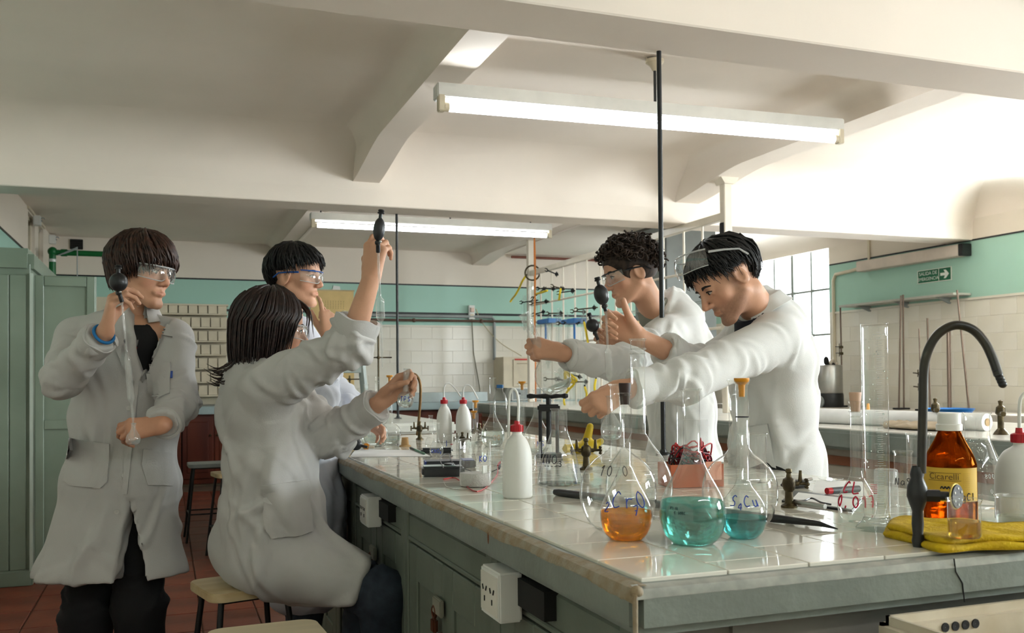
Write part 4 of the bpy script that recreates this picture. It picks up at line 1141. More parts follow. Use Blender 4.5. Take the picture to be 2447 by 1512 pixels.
class Hair:
    def __init__(s, fr): s.c, s.M, s.s = fr; s.mb = MB()
    def W(s, p): return s.c + s.M @ (np.asarray(p, float) * s.s)
    def lock(s, pts, w, seg=4, tipw=.15):
        n = len(pts); rad = [w * (.65 + .35 * math.sin(math.pi * min(1, .25 + i / (n - 1)))) * (1 - (1 - tipw) * (i / (n - 1)) ** 2.2) for i in range(n)]
        s.mb.tube([s.W(p) for p in pts], [r * s.s for r in rad], seg, cap=True)
def scalp_pt(th, ph, lift=0.0):
    return np.array((-.012 + (.100 + lift) * math.sin(th) * math.cos(ph), (.078 + lift) * math.sin(th) * math.sin(ph), .034 + (.087 + lift) * math.cos(th)))
def hair_style(fr, zf, zs, zb, n=420, w=.0065, lift=.008, swirl=.5, seed=1, hang=0.0, crown=(-.35, 0.0), jit=.012, rough=.006, ear=None, cap=True, forward=0.0):
    """cap plus locks combed from the crown; zf/zs/zb = how low the hair ends in front, at the sides, behind"""
    rs = np.random.RandomState(seed); H = Hair(fr); c, Mx, s = fr
    def zend(ph):
        a = abs((ph + math.pi) % (2 * math.pi) - math.pi)
        if a < math.pi / 2: t = a / (math.pi / 2); t = t ** 1.6; z = zf + (zs - zf) * t
        else: t = (a - math.pi / 2) / (math.pi / 2); z = zs + (zb - zs) * t ** .7
        if ear and abs(a - R(95)) < R(26): z = max(z, ear)
        return z
    for i in range(n):
        ph = rs.uniform(-math.pi, math.pi); layer = rs.uniform(0, 1) ** .7
        ze = zend(ph) + rs.normal(0, jit); th0 = rs.uniform(.02, 1.1) if i % 3 else .05
        pts, th, k = [], th0, 0
        L = lift * (0.3 + .9 * layer) + rs.normal(0, rough * .4)
        nst = 9; a0 = ph - swirl * .5 + crown[1]
        cosend = (ze - .034) / (.087 + L); the = math.acos(max(-.95, min(1, cosend)))
        if the < th0 + .25: th0 = max(.05, the - .6)
        for k in range(nst):
            t = k / (nst - 1); thk = th0 + (the - th0) * t; pk = a0 + swirl * .5 * t + rs.normal(0, .02)
            p = scalp_pt(thk, pk, L + .004 * math.sin(t * 3.1) + rs.normal(0, rough * .25))
            if thk > 1.75 and hang:
                lim = scalp_pt(1.75, pk, L); p = np.array((lim[0] * (1 - .25 * (thk - 1.75)), lim[1] * (1 - .2 * (thk - 1.75)), p[2]))
            p = p + np.array((forward * t * max(0, math.cos(pk)), 0, 0))
            pts.append(p)
        H.lock(pts, w * rs.uniform(.7, 1.25))
    mv, mf = H.mb.v, [list(q) for q in H.mb.f]
    if cap:
        ops = [('u', 0, p_ell(H.W((-.014, 0, .036)), np.array((.103, .081, .090)) * s, Mx))]
        def keep(X, Y, Z):
            lx = (X - c[0]) * Mx[0, 0] + (Y - c[1]) * Mx[1, 0] + (Z - c[2]) * Mx[2, 0]; ly = (X - c[0]) * Mx[0, 1] + (Y - c[1]) * Mx[1, 1] + (Z - c[2]) * Mx[2, 1]; lz = (X - c[0]) * Mx[0, 2] + (Y - c[1]) * Mx[1, 2] + (Z - c[2]) * Mx[2, 2]
            lx, ly, lz = lx / s, ly / s, lz / s
            a = np.abs(np.arctan2(ly, lx + .012)); t1 = np.clip(a / (math.pi / 2), 0, 1) ** 1.6; t2 = np.clip((a - math.pi / 2) / (math.pi / 2), 0, 1) ** .7
            zz = np.where(a < math.pi / 2, zf + .012 + (zs - zf) * t1, zs + .012 + (max(zb, -.06) - zs) * t2)
            if ear: zz = np.where(np.abs(a - R(95)) < R(26), np.maximum(zz, ear), zz)
            return (zz - lz) * .7
        ops.append(('cut', 0, keep))
        v, f = sdf_mesh(ops, .005); b = len(mv); mv = mv + list(v); mf += [list(q + b) for q in f]
    return H, mv, mf

def eye_parts(fr, root, iris=(60, 40, 24), brow=(40, 28, 20), off=None, shut=0.0):
    c, Mx, s = fr; W = lambda *p: c + Mx @ (np.array(p, float) * s) - off
    M_w = mat('eye_white', (196, 184, 174), .2); M_i = mat('iris_%d' % iris[0], iris, .1); M_b = mat('brow_%d' % brow[0], brow, .7)
    for sg in (-1, 1):
        e = MB(); pr = [(math.sin(math.pi * j / 10), -math.cos(math.pi * j / 10)) for j in range(11)]; pr[0] = (1e-3, -1); pr[-1] = (1e-3, 1); e.lathe(pr, 14, W(.0800, sg * .031, .0030), M=(Mx * s) @ np.diag((.0100, .0122, .0058))); e = e.build('eye', M_w, root)
        d = unit(Mx @ np.array((1, 0, -.08))); q = MB(); q.lathe(pr, 12, W(.0868, sg * .0305, .0030), M=(Mx * s) @ np.diag((.0042, .0052, .0052))); q.build('iris', M_i, e)
        b = MB(); b.tube([W(.0895, sg * .012, .021), W(.0925, sg * .024, .0265), W(.088, sg * .038, .0265), W(.077, sg * .050, .020)], [.0028 * s, .0042 * s, .0036 * s, .0016 * s], 6); b.build('eyebrow', M_b, root)
        l = MB(); l.tube([W(.081, sg * .0175, .0045), W(.0905, sg * .025, .0105), W(.0905, sg * .034, .0105), W(.0825, sg * .0455, .0045)], .0018 * s, 5); l.build('eyelid', M_b, root)
def goggles(fr, root, off, tint_m, bar_m=None, arm_m=None, lift=(0, 0, 0), tilt=0.0, name='safety_goggles', zc=.004, hh=.024, grow=1.0, rim=None):
    c, Mx, s = fr
    Rt = np.array([[math.cos(tilt), 0, math.sin(tilt)], [0, 1, 0], [-math.sin(tilt), 0, math.cos(tilt)]])
    def W(p): return c + Mx @ ((Rt @ (np.array(p, float) * np.array((grow, grow, 1))) + np.array(lift)) * s) - off
    g = bpy.data.objects.new(name, None); COL.objects.link(g); g.parent = root
    v, f = [], []; na, nz_ = 25, 5
    for i in range(na):
        a = R(-72 + 144 * i / (na - 1)); drop = .010 * math.exp(-(a / .16) ** 2)
        for j in range(nz_):
            t = j / (nz_ - 1); z = zc + hh * .85 - t * (2 * hh - drop * 1.3 - .008 * abs(math.sin(a)) ** 3)
            bul = .004 * math.sin(math.pi * t)
            v.append(W((.022 + (.086 + bul) * math.cos(a) ** .8 if math.cos(a) > 0 else .022, (.078 + bul) * math.sin(a), z)))
    for i in range(na - 1):
        for j in range(nz_ - 1): f.append((i * nz_ + j, i * nz_ + j + 1, (i + 1) * nz_ + j + 1, (i + 1) * nz_ + j))
    link_mesh('lens', v, f, tint_m, g)
    top = [v[i * nz_] for i in range(na)]; bot = [v[i * nz_ + nz_ - 1] for i in range(na)]
    MB().tube(top, .0026 * s, 6).build('brow_bar', bar_m or M_rimp, g)
    MB().tube(bot, .0015 * s, 5).build('lower_rim', M_rimp, g)
    for sg in (-1, 1):
        pts = [W((.050, sg * .077, zc + hh * .5)), W((.01, sg * .084, zc + hh * .45)), W((-.03, sg * .086, zc + hh * .3)), W((-.055, sg * .080, zc - .01))]
        MB().tube(pts, [.004 * s, .0034 * s, .003 * s, .003 * s], 6).build('temple_arm', arm_m or M_rimp, g)
    return g
M_clearp = thin_glass('clear_polycarbonate', (.9, .92, .92), (.45, .48, .5), 2.2, .05)
M_rimp = thin_glass('clear_frame_plastic', (.85, .87, .87), (.5, .53, .55), 2.2, .4)
M_lens = thin_glass('goggle_lens', (.93, .95, .95), (.5, .53, .53), 1.8, .07)
M_skin = mat('skin', (206, 156, 126), .5, var=.04, vscale=14, attr='tint', bump=.05, bscale=180)
M_coat_shade = mat('shaded_coat_cotton', (192, 190, 187), .85, var=.02, vscale=5, bump=.10, bscale=300)  # greyer copy of the coat cotton: shade on the left figures put into colour
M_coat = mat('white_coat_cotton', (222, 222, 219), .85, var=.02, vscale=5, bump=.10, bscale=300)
M_coat2 = mat('bluish_white_coat_cotton', (214, 218, 228), .85, var=.02, vscale=5, bump=.10, bscale=300)
M_black_cloth = mat('black_cloth', (16, 16, 18), .85, vscale=20, bump=.1, bscale=200)
M_denim = mat('dark_denim', (46, 56, 68), .8, vscale=30, rgb2=(36, 44, 56), bump=.15, bscale=400)

def pix_patch(bvh, poly, root, name, material, thick=.003, cuts=3, label=None):
    """cloth piece sewn onto a coat: its outline is laid on the coat's surface and given thickness"""
    bm = bmesh.new(); vs = [bm.verts.new((u, v, 0)) for u, v in poly]; bm.faces.new(vs)
    bmesh.ops.triangulate(bm, faces=bm.faces[:])
    for _ in range(cuts): bmesh.ops.subdivide_edges(bm, edges=bm.edges[:], cuts=1, use_grid_fill=True)
    bmesh.ops.triangulate(bm, faces=bm.faces[:])
    top, bot, ok = [], [], True
    last = None
    for v in bm.verts:
        d = ray(v.co.x, v.co.y); dn = unit(d)
        hit, nn, _, _ = bvh.ray_cast(Vector(_C), Vector(dn))
        if hit is None:
            hit = Vector(_C + dn * (last if last else 3.0)); nn = Vector(-dn)
        else: last = (hit - Vector(_C)).length
        if nn.dot(Vector(-dn)) < 0: nn = -nn
        nn = (nn + Vector(-dn) * .6).normalized()
        top.append(np.array(hit + nn * thick)); bot.append(np.array(hit - nn * .004))
    bm.verts.index_update(); n = len(top)
    f = [tuple(v.index for v in q.verts) for q in bm.faces]
    bd = [(e.verts[0].index, e.verts[1].index) for e in bm.edges if len(e.link_faces) == 1]
    bm.free()
    f2 = f + [(a, b, n + b, n + a) for a, b in bd]
    off = np.array(root.location)
    o = link_mesh(name, [p - off for p in top + bot], f2, material, root, sharp=50)
    if label: o['label'] = label
    return o
def bvh_of(v, f): return BVHTree.FromPolygons([tuple(p) for p in v], [tuple(int(i) for i in q) for q in f])
def body_join(pieces):
    vs, fs, ts, b = [], [], [], 0
    for v, f, t in pieces:
        vs.append(v); fs.append(np.asarray(f) + b); ts.append(t if t is not None else np.ones((len(v), 3))); b += len(v)
    return np.concatenate(vs), np.concatenate(fs), np.concatenate(ts)
def skin_piece(ops, h, tint=(1, 1, 1)):
    v, f = sdf_mesh(ops, h); v = laplace(v, f, 1, .4); return v, f, np.ones((len(v), 3)) * np.array(tint)
def coat_piece(rings, side, sleeves, h=.0075, cuts=(), amp=.007, seed=0.0, blend=.05, extra=()):
    """lab coat: elliptic torso sections + sleeves (shoulder, elbow, cuff with radii)"""
    ops, bones, ends = [], [], []
    for (a, wa, da), (b, wb, db) in zip(rings, rings[1:]):
        ops.append(('u', blend, p_ec(a, b, side, wa, da, wb, db))); bones.append((a, b, (da + wa) / 2, 0))
    for sl in sleeves:
        for (a, ra), (b, rb) in zip(sl, sl[1:]):
            ops.append(('u', .035, p_rc(a, b, ra, rb))); bones.append((a, b, (ra + rb) / 2, 1))
        d_ = unit(np.asarray(b, float) - np.asarray(a, float)); ends.append(('s', .004, p_rc(b + d_ * .066, b + d_ * .09, .070)))
    for e in extra: ops.append(e)
    ops += ends
    for cfn in cuts: ops.append(cfn)
    v, f = sdf_mesh(ops, h)
    v = laplace(v, f, 2, .5); v = cloth(v, f, bones, amp, seed)
    v = laplace(v, f, 1, .15)
    return v, f
def plane_cut(p, n_):
    p, n_ = np.asarray(p, float), unit(n_)
    return lambda X, Y, Z: (X - p[0]) * n_[0] + (Y - p[1]) * n_[1] + (Z - p[2]) * n_[2]
def cuff(root, off, a, b, r, L=.05, m_=None, name='cuff', flare=.004):
    """doubled sleeve end around the arm at b"""
    d = unit(np.asarray(b) - np.asarray(a)); Mx = rot_to(d); q = MB()
    q.lathe([(r - .006, -L), (r + .001, -L), (r + flare, -L * .5), (r + flare, 0), (r - .004, .002), (r - .010, -.004), (r - .012, -L)], 28, np.asarray(b) - off, M=Mx)
    for i, p in enumerate(q.v): q.v[i] = p + d * (.004 * math.sin(i * .9))
    return q.build(name, m_ or M_coat, root)
def collar_band(root, off, c, up, front, r, h=.045, flare=.034, gap=42, m_=None, droop=.03):
    """folded coat collar round the neck, open at the front, its points dropping towards the lapels"""
    z = unit(up); x = unit(np.asarray(front, float) - z * (np.asarray(front, float) @ z)); y = np.cross(z, x); v, f = [], []; n = 37
    for i in range(n):
        a = R(gap + (360 - 2 * gap) * i / (n - 1)); fr_ = max(0, math.cos(a)) ** 1.2; d = x * math.cos(a) + y * math.sin(a); wv = .002 * math.sin(i * 1.1)
        for rr, zz in ((r * 1.04, -.02), (r, h * .55), (r * .99, h), (r + .005, h * 1.06), (r + .011, h * .98), (r + flare * .6 + wv, h * .45 - droop * .4 * fr_), (r + flare + wv, h * .05 - droop * fr_), (r + flare - .003 + wv, h * .02 - droop * fr_), (r + flare * .5, h * .30 - droop * .4 * fr_)):
            v.append(np.asarray(c) + d * rr + z * zz - off)
    for i in range(n - 1):
        for k in range(8): f.append((i * 9 + k, i * 9 + k + 1, (i + 1) * 9 + k + 1, (i + 1) * 9 + k))
    return link_mesh('collar', v, f, m_ or M_coat, root, sharp=60)
def legs(root, off, hips, knees, feet, m_, r=(.085, .06, .05), shoe=True, fwd=(0, -1, 0)):
    ops = []
    for hp, kn, ft in zip(hips, knees, feet):
        ops += [('u', .03, p_rc(hp, kn, r[0], r[1])), ('u', .03, p_rc(kn, ft, r[1], r[2]))]
    ops.append(('u', .05, p_rc(hips[0], hips[1], .1)))
    bones = [(a, b, .06, 1) for a, b in zip(hips, knees)] + [(a, b, .05, 1) for a, b in zip(knees, feet)]
    v, f = sdf_mesh(ops, .011); v = cloth(laplace(v, f, 1), f, bones, .006, 1.0)
    link_quads('trousers', v - off, f, m_, root)
    if shoe:
        for ft in feet:
            s_ = [('u', .02, p_ell(np.array((ft[0], ft[1], .04)) + np.array(fwd) * .07, (.055, .055, .038))), ('u', .03, p_rc(np.array((ft[0], ft[1], .045)), np.array((ft[0], ft[1], .04)) + np.array(fwd) * .15, .045, .036))]
            s_.append(('cut', 0, plane_cut((0, 0, .003), (0, 0, -1)))); v, f = sdf_mesh(s_, .009)
            link_quads('shoe', v - off, f, M_black_cloth, root)
# ------------------------------------------------------------------ people
_z = np.array((0, 0, 1.0))
def V3(r, a, u): return _rt * r + _fw * a + _z * u          # right of the view, away from it, up
def person(u, d, label, x=None):
    g = P(u, 900, d); g[2] = 0
    t = thing('person', g, label, 'person'); return t, np.array(t.location)
M_hair_b = mat('dark_brown_hair', (66, 40, 28), .45, vscale=60, rgb2=(30, 18, 13), spec=.4)
M_hair_k = mat('black_hair', (18, 16, 16), .5, vscale=60, rgb2=(8, 8, 8), spec=.4)
M_hair_c = mat('curly_brown_hair', (62, 48, 38), .65, vscale=60, rgb2=(34, 26, 22), spec=.3)
M_hair_r = mat('long_dark_hair', (48, 30, 25), .42, vscale=60, rgb2=(18, 12, 11), spec=.5)
def finish_body(root, off, pieces, torso):
    v, f = sdf_mesh(torso, .016); pieces.append((v, f, None))
    v, f, t = body_join(pieces)
    return link_quads('body', v - off, f, M_skin, root, t)
def finish_hair(root, off, mv, mf, m_, name='hair'):
    return link_mesh(name, [np.asarray(p) - off for p in mv], mf, m_, root, sharp=None)
def button(root, off, bvh, u, v, r=.008):
    d = unit(ray(u, v)); hit, nn, _, _ = bvh.ray_cast(Vector(_C), Vector(d))
    if hit is None: return
    nn = np.array(nn); nn = nn if nn @ d < 0 else -nn
    MB().lathe([(.001, .004), (r * .6, .0035), (r, .0045), (r, .002), (r * .8, -.003)], 14, np.array(hit) - off, M=rot_to(nn)).build('button', mat('button_pearl', (206, 204, 198), .3), root)

# ---- standing student at the left, looking over his shoulder
t, off = person(300, 3.2, 'student standing at the left in white coat, black shirt and trousers, raising a pipette')
d0 = 3.17
sh_r, el_r, wr_r = P(182, 808, 3.16), P(150, 905, 2.93), P(252, 792, 2.80)
sh_l, el_l, wr_l = P(412, 808, 3.18), P(426, 962, 3.06), P(388, 1016, 2.88)
rings = [(P(316, 752, d0), .07, .06), (P(308, 795, d0), .165, .095), (P(303, 870, d0), .178, .118), (P(300, 1010, d0), .160, .115), (P(290, 1150, d0), .180, .128), (P(266, 1378, d0), .238, .160), (P(264, 1440, d0), .24, .165)]
fwd_b = V3(.12, -1, 0)
apex, w1, w2 = P(330, 912, 3.0), P(283, 726, 3.0), P(392, 726, 3.0)
cuts = [('cut', 0, plane_cut(P(266, 1386, d0 - .1), (0, 0, -1))),
        ('cutout', 0, lambda X, Y, Z, a=p_prism([w1, w2, apex], fwd_b), b=plane_cut(P(316, 800, d0 - .02), -fwd_b): np.maximum(a(X, Y, Z), b(X, Y, Z))),
        ('cutout', 0, lambda X, Y, Z, a=p_prism([P(297, 1185, 3.0), P(262, 1430, 3.0), P(346, 1430, 3.0)], fwd_b), b=plane_cut(P(316, 900, d0 + .03), -fwd_b): np.maximum(a(X, Y, Z), b(X, Y, Z)))]
cv, cf = coat_piece(rings, V3(1, .12, 0), [[(sh_r, .070), (el_r, .058), (wr_r * .88 + el_r * .12, .047)], [(sh_l, .070), (el_l, .058), (wr_l * .92 + el_l * .08, .047)]], cuts=cuts, amp=.0065, seed=.3)
link_quads('lab_coat', cv - off, cf, M_coat_shade, t)
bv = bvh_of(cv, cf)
collar_band(t, off, P(320, 766, d0 + .01), V3(0, .12, 1), fwd_b, .068, m_=M_coat_shade)
pix_patch(bv, [(384, 772), (408, 780), (412, 806), (390, 802), (384, 820), (340, 914), (336, 902), (364, 826), (378, 788)], t, 'lapel', M_coat_shade, .011)
pix_patch(bv, [(272, 776), (288, 786), (308, 858), (323, 908), (314, 908), (282, 850), (264, 804), (258, 780)], t, 'lapel', M_coat_shade, .011)
pix_patch(bv, [(354, 866), (408, 866), (406, 940), (380, 952), (352, 938)], t, 'chest_pocket', M_coat_shade, .007)
pix_patch(bv, [(164, 1046), (262, 1060), (256, 1150), (240, 1166), (172, 1160), (156, 1148)], t, 'pocket', M_coat_shade, .008)
pix_patch(bv, [(342, 1072), (408, 1082), (410, 1160), (352, 1158), (338, 1110)], t, 'pocket', M_coat_shade, .008)
pix_patch(bv, [(322, 910), (332, 910), (304, 1180), (292, 1180), (300, 1040)], t, 'placket', M_coat_shade, .006, cuts=4)
pix_patch(bv, [(403, 886), (413, 886), (412, 903), (402, 903)], t, 'embroidered_badge', mat('badge_blue', (70, 100, 180), .7), .003, cuts=1, label='small blue embroidered badge')
for u, v in ((308, 975), (302, 1050), (297, 1136), (279, 1222)): button(t, off, bv, u, v)
# shirt under the coat
ops = [('u', .04, p_ec(P(318, 806, d0), P(310, 1000, d0), V3(1, .12, 0), .110, .082, .14, .085)), ('u', .03, p_rc(P(322, 780, d0 - .01), P(320, 825, d0 - .02), .064, .085))]
ops.append(('cutout', 0, lambda X, Y, Z, a=p_ell(P(328, 738, d0 - .05), (.075, .075, .055))[0]: a(X, Y, Z)))
v, f = sdf_mesh(ops, .009); sv, sf = laplace(v, f, 1), f
link_quads('t_shirt', sv - off, sf, M_black_cloth, t)
pix_patch(bvh_of(sv, sf), [(318, 812), (331, 812), (328, 826), (319, 824)], t, 'shirt_print', mat('print_grey', (120, 116, 116), .8), .002, cuts=1)
pix_patch(bvh_of(sv, sf), [(321, 828), (328, 829), (326, 838), (322, 836)], t, 'shirt_print', mat('print_red', (130, 30, 36), .8), .002, cuts=1)
hc = P(340, 652, d0 - .01)
hv, hf, ht, hl, fr = head_geo(hc, V3(.91, -.38, -.10), V3(.06, .05, 1), s=1.02, neck_to=P(318, 775, d0 + .02))
pc = [(hv, hf, ht)]
ops = [('u', .01, p_rc(el_r * .6 + wr_r * .4, wr_r, .036, .0265))]
hand_ops(ops, wr_r + V3(.004, 0, .012), V3(.20, -.15, 1), V3(.9, .45, -.1), 'R', [(42, 48, 22), (50, 50, 25), (56, 52, 28), (60, 55, 28)], thumb=((.5, .7), (.1, .95), (-.3, .8)), s=.97)
pc.append(skin_piece(ops, .0027))
ops = [('u', .01, p_rc(el_l * .4 + wr_l * .6, wr_l, .034, .0265))]
hand_ops(ops, wr_l + V3(-.01, 0, .0), V3(-1, -.1, -.12), V3(.0, .85, -.45), 'L', [(28, 35, 20), (34, 36, 22), (40, 38, 22), (44, 40, 25)], thumb=((.55, .7), (.1, .9), (0, .9)), s=.97)
pc.append(skin_piece(ops, .0027, (.94, .86, .82)))
finish_body(t, off, pc, [('u', .03, p_ec(P(312, 790, d0), P(296, 1120, d0), V3(1, .12, 0), .13, .075, .14, .085)), ('u', .03, p_rc(P(318, 775, d0 + .02), P(312, 820, d0), .055, .09)),
     ('u', .02, p_rc(sh_r, el_r, .045, .036)), ('u', .02, p_rc(el_r, wr_r, .036, .026)), ('u', .02, p_rc(sh_l, el_l, .045, .036)), ('u', .02, p_rc(el_l, wr_l, .036, .026))])
eye_parts(fr, t, (70, 60, 50), (44, 30, 22), off)
H, mv, mf = hair_style(fr, .028, -.052, -.082, n=950, w=.0058, lift=.017, swirl=.9, seed=4, hang=1, jit=.010)
finish_hair(t, off, mv, mf, M_hair_b)
goggles(fr, t, off, M_lens, zc=.003)
legs(t, off, (P(242, 1180, d0 + .04), P(332, 1180, d0 + .04)), (P(206, 1480, d0 + .02), P(334, 1450, d0)), (P(208, 1740, d0 + .03), P(338, 1740, d0 + .06)), M_black_cloth, r=(.078, .082, .078), fwd=V3(.1, -1, 0))
Mx = rot_to(wr_r - el_r)
MB().torus(np.array(wr_r - V3(0.005, 0, .008)) - off, .031, .005, wr_r - el_r, 24, 8).build('wristband', mat('blue_wristband', (20, 110, 170), .6), t)
cuff(t, off, el_r, wr_r * .88 + el_r * .12, .050, m_=M_coat_shade); cuff(t, off, el_l, wr_l * .92 + el_l * .08, .051, m_=M_coat_shade)

# ---- seated student with long dark hair
t, off = person(610, 3.06, 'student with long dark hair sitting on a stool in white coat, arm raised high')
d1 = 3.06
sh_r, el_r, wr_r = P(640, 925, 2.90), P(838, 822, 2.78), P(886, 668, 2.76)
sh_l, el_l, wr_l = P(690, 955, 3.2), P(792, 1040, 3.05), P(908, 962, 2.96)
fw2 = unit(V3(.93, .35, 0)); sd2 = np.cross(_z, fw2)
rings = [(P(598, 880, d1), .075, .07), (P(610, 915, d1), .165, .095), (P(632, 985, d1), .185, .125), (P(648, 1110, d1), .19, .140), (P(650, 1220, d1), .200, .160), (P(655, 1335, d1), .215, .175)]
ext = [('u', .05, p_rc(P(660, 1315, d1 - .06), P(850, 1395, 2.94), .135, .100)), ('u', .05, p_rc(P(660, 1315, d1 + .1), P(820, 1380, 3.14), .135, .095)), ('u', .03, p_ell(P(560, 1300, d1), (.085, .10, .10)))]
hemn = V3(-.20, 0, -1)
cuts = [('cut', 0, plane_cut(P(740, 1425, d1), V3(.12, 0, -1))), ('cut', 0, plane_cut(P(872, 1400, d1), V3(.90, 0, -.30))), ('cut', 0, plane_cut(P(560, 1372, d1), V3(-.38, 0, -1)))]
cv, cf = coat_piece(rings, sd2, [[(sh_r, .080), (el_r * .97 + sh_r * .03, .057), (el_r * .72 + wr_r * .28, .056)], [(sh_l, .080), (el_l, .064), (wr_l * .90 + el_l * .10, .054)]], cuts=cuts, amp=.0095, seed=1.3, extra=ext)
link_quads('lab_coat', cv - off, cf, M_coat_shade, t)
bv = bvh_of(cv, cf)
pix_patch(bv, [(628, 1160), (736, 1148), (746, 1270), (724, 1278), (652, 1286), (634, 1268)], t, 'pocket', M_coat_shade, .009)
pix_patch(bv, [(626, 1160), (734, 1146), (735, 1164), (627, 1178)], t, 'pocket_hem', M_coat_shade, .010)
collar_band(t, off, P(602, 900, d1), V3(.1, 0, 1), fw2, .068, m_=M_coat_shade)
hc = P(652, 792, d1)
hv, hf, ht, hl, fr = head_geo(hc, V3(.90, .30, -.06), V3(-.02, 0, 1), s=1.0, neck_to=P(606, 905, d1 + .01))
pc = [(hv, hf, ht)]
ops = [('u', .01, p_rc(el_r, wr_r, .040, .027))]
hand_ops(ops, wr_r + V3(.002, 0, .012), V3(.12, .05, 1), V3(.35, .95, 0), 'R', [(38, 62, 35), (48, 60, 35), (58, 60, 35), (64, 60, 35)], thumb=((.62, .5), (.05, .6), (-.35, .55)), s=.98)
pc.append(skin_piece(ops, .0027))
ops = [('u', .01, p_rc(el_l * .5 + wr_l * .5, wr_l, .036, .0265))]
hand_ops(ops, wr_l + V3(.008, 0, .008), V3(.72, .05, .62), V3(.45, -.9, -.35), 'L', [(30, 60, 35), (46, 58, 35), (56, 58, 35), (60, 55, 35)], thumb=((.35, .85), (.0, .75), (-.2, .6)), s=.97)
pc.append(skin_piece(ops, .0027))
finish_body(t, off, pc, [('u', .03, p_ec(P(612, 930, d1), P(640, 1280, d1), sd2, .13, .08, .15, .10)), ('u', .03, p_rc(P(604, 890, d1), P(612, 940, d1), .055, .09)),
     ('u', .02, p_rc(sh_r, el_r, .048, .04)), ('u', .02, p_rc(sh_l, el_l, .048, .036)), ('u', .02, p_rc(el_l, wr_l, .036, .026))])
eye_parts(fr, t, (50, 36, 26), (30, 20, 16), off)
# long hair: locks fall from the parting past the shoulders
H = Hair(fr); rs = np.random.RandomState(11)
for i in range(760):
    ph = rs.uniform(-math.pi, math.pi); a = abs(ph); L = .006 + .024 * rs.rand()
    if a < R(48): ph = math.copysign(R(48) + rs.rand() * R(40), ph); a = abs(ph)
    low = (-.060 - .085 * min(1, max(0, (a - R(50)) / R(60)))) + rs.normal(0, .026)
    if a < R(75): low = rs.uniform(-.03, .01) if rs.rand() < .5 else low
    pts = []; th0 = rs.uniform(.05, .9)
    for k in range(10):
        u_ = k / 9; z = None
        thm = 1.62
        if u_ < .55:
            th = th0 + (thm - th0) * u_ / .55; p = scalp_pt(th, ph - .25 * (1 - u_) * math.copysign(1, ph), L)
        else:
            w_ = (u_ - .55) / .45; b = scalp_pt(thm, ph, L); p = np.array((b[0] * (1 - .22 * w_ * w_) - .010 * w_, b[1] * (1 - .28 * w_ * w_), b[2] + (low - b[2]) * w_)) + np.array((.0015 * math.sin(6 * w_ + i * 2.3), .0015 * math.cos(5 * w_ + i * 1.7), 0))
        pts.append(p)
    H.lock(pts, .0065 * rs.uniform(.6, 1.3), tipw=.05)
for i in range(46):        # flicked ends behind the neck
    y = rs.uniform(-.045, .05); z0 = rs.uniform(-.12, -.06); L = rs.uniform(.01, .085)
    H.lock(catmull([(-.085, y, z0 + .05), (-.10 - .2 * L, y, z0 - .03), (-.115 - .6 * L, y * 1.1, z0 - .055 - .2 * L), (-.125 - L, y * 1.2, z0 - .06 - rs.uniform(-.01, .02))], 3), .005)
for i in range(10):        # strands in front of the face
    y = rs.uniform(-.03, .06); H.lock(catmull([(.03, y, .118), (.075, y * 1.2, .105), (.112, y * 1.3 - .01, .07), (.118 + rs.uniform(-.01, .012), y * 1.3 - .012, .03 - rs.uniform(0, .05))], 4), .0042)
ops = [('u', 0, p_ell(H.W((-.016, 0, .030)), np.array((.108, .088, .092)), fr[1])), ('u', .03, p_ell(H.W((-.036, 0, -.035)), np.array((.074, .082, .085)), fr[1]))]
ops.append(('cutout', 0, p_ell(H.W((.105, 0, -.055)), np.array((.085, .10, .125)), fr[1])[0]))
cv_, cf_ = sdf_mesh(ops, .006); b = len(H.mb.v)
finish_hair(t, off, H.mb.v + list(cv_), [list(q) for q in H.mb.f] + [list(q + b) for q in cf_], M_hair_r)
goggles(fr, t, off, M_lens, zc=.002)
legs(t, off, (P(640, 1310, d1 - .06), P(640, 1310, d1 + .10)), (P(920, 1425, 2.92), P(880, 1405, 3.16)), (P(905, 1740, 2.98), P(840, 1720, 3.2)), M_denim, r=(.098, .074, .062), fwd=V3(1, .2, 0))
cuff(t, off, el_r, el_r * .60 + wr_r * .40, .062, L=.055, flare=.008, m_=M_coat_shade); cuff(t, off, el_l, wr_l * .92 + el_l * .08, .054, m_=M_coat_shade)

# ---- student behind her with blue-browed goggles
t, off = person(715, 3.78, 'student with short dark hair and blue-browed goggles standing behind the seated one')
d2 = 3.72
sh_r, el_r, wr_r = P(712, 862, 3.62), P(765, 940, 3.50), P(786, 805, 3.56)
sh_l, el_l, wr_l = P(740, 862, 3.88), P(820, 960, 3.85), P(850, 1000, 3.75)
fw3 = unit(V3(.9, .25, 0)); sd3 = np.cross(_z, fw3)
rings = [(P(706, 792, d2), .075, .075), (P(708, 835, d2), .165, .10), (P(718, 920, d2), .18, .125), (P(726, 1060, d2), .18, .13), (P(730, 1200, d2), .19, .15), (P(728, 1390, d2), .21, .17)]
cv, cf = coat_piece(rings, sd3, [[(sh_r, .078), (el_r, .066), (el_r * .25 + wr_r * .75, .052)], [(sh_l, .078), (el_l, .062), (wr_l, .05)]], amp=.008, seed=2.1)
link_quads('lab_coat', cv - off, cf, M_coat2, t)
bv = bvh_of(cv, cf)
collar_band(t, off, P(700, 808, d2), V3(.02, 0, 1), fw3, .068, m_=M_coat2)
hc = P(706, 664, d2 - .02)
hv, hf, ht, hl, fr = head_geo(hc, V3(.97, -.22, -.03), V3(-.02, 0, 1), s=1.0, neck_to=P(694, 815, d2), nose=1.0)
pc = [(hv, hf, ht)]
ops = [('u', .01, p_rc(el_r * .3 + wr_r * .7, wr_r, .032, .026))]
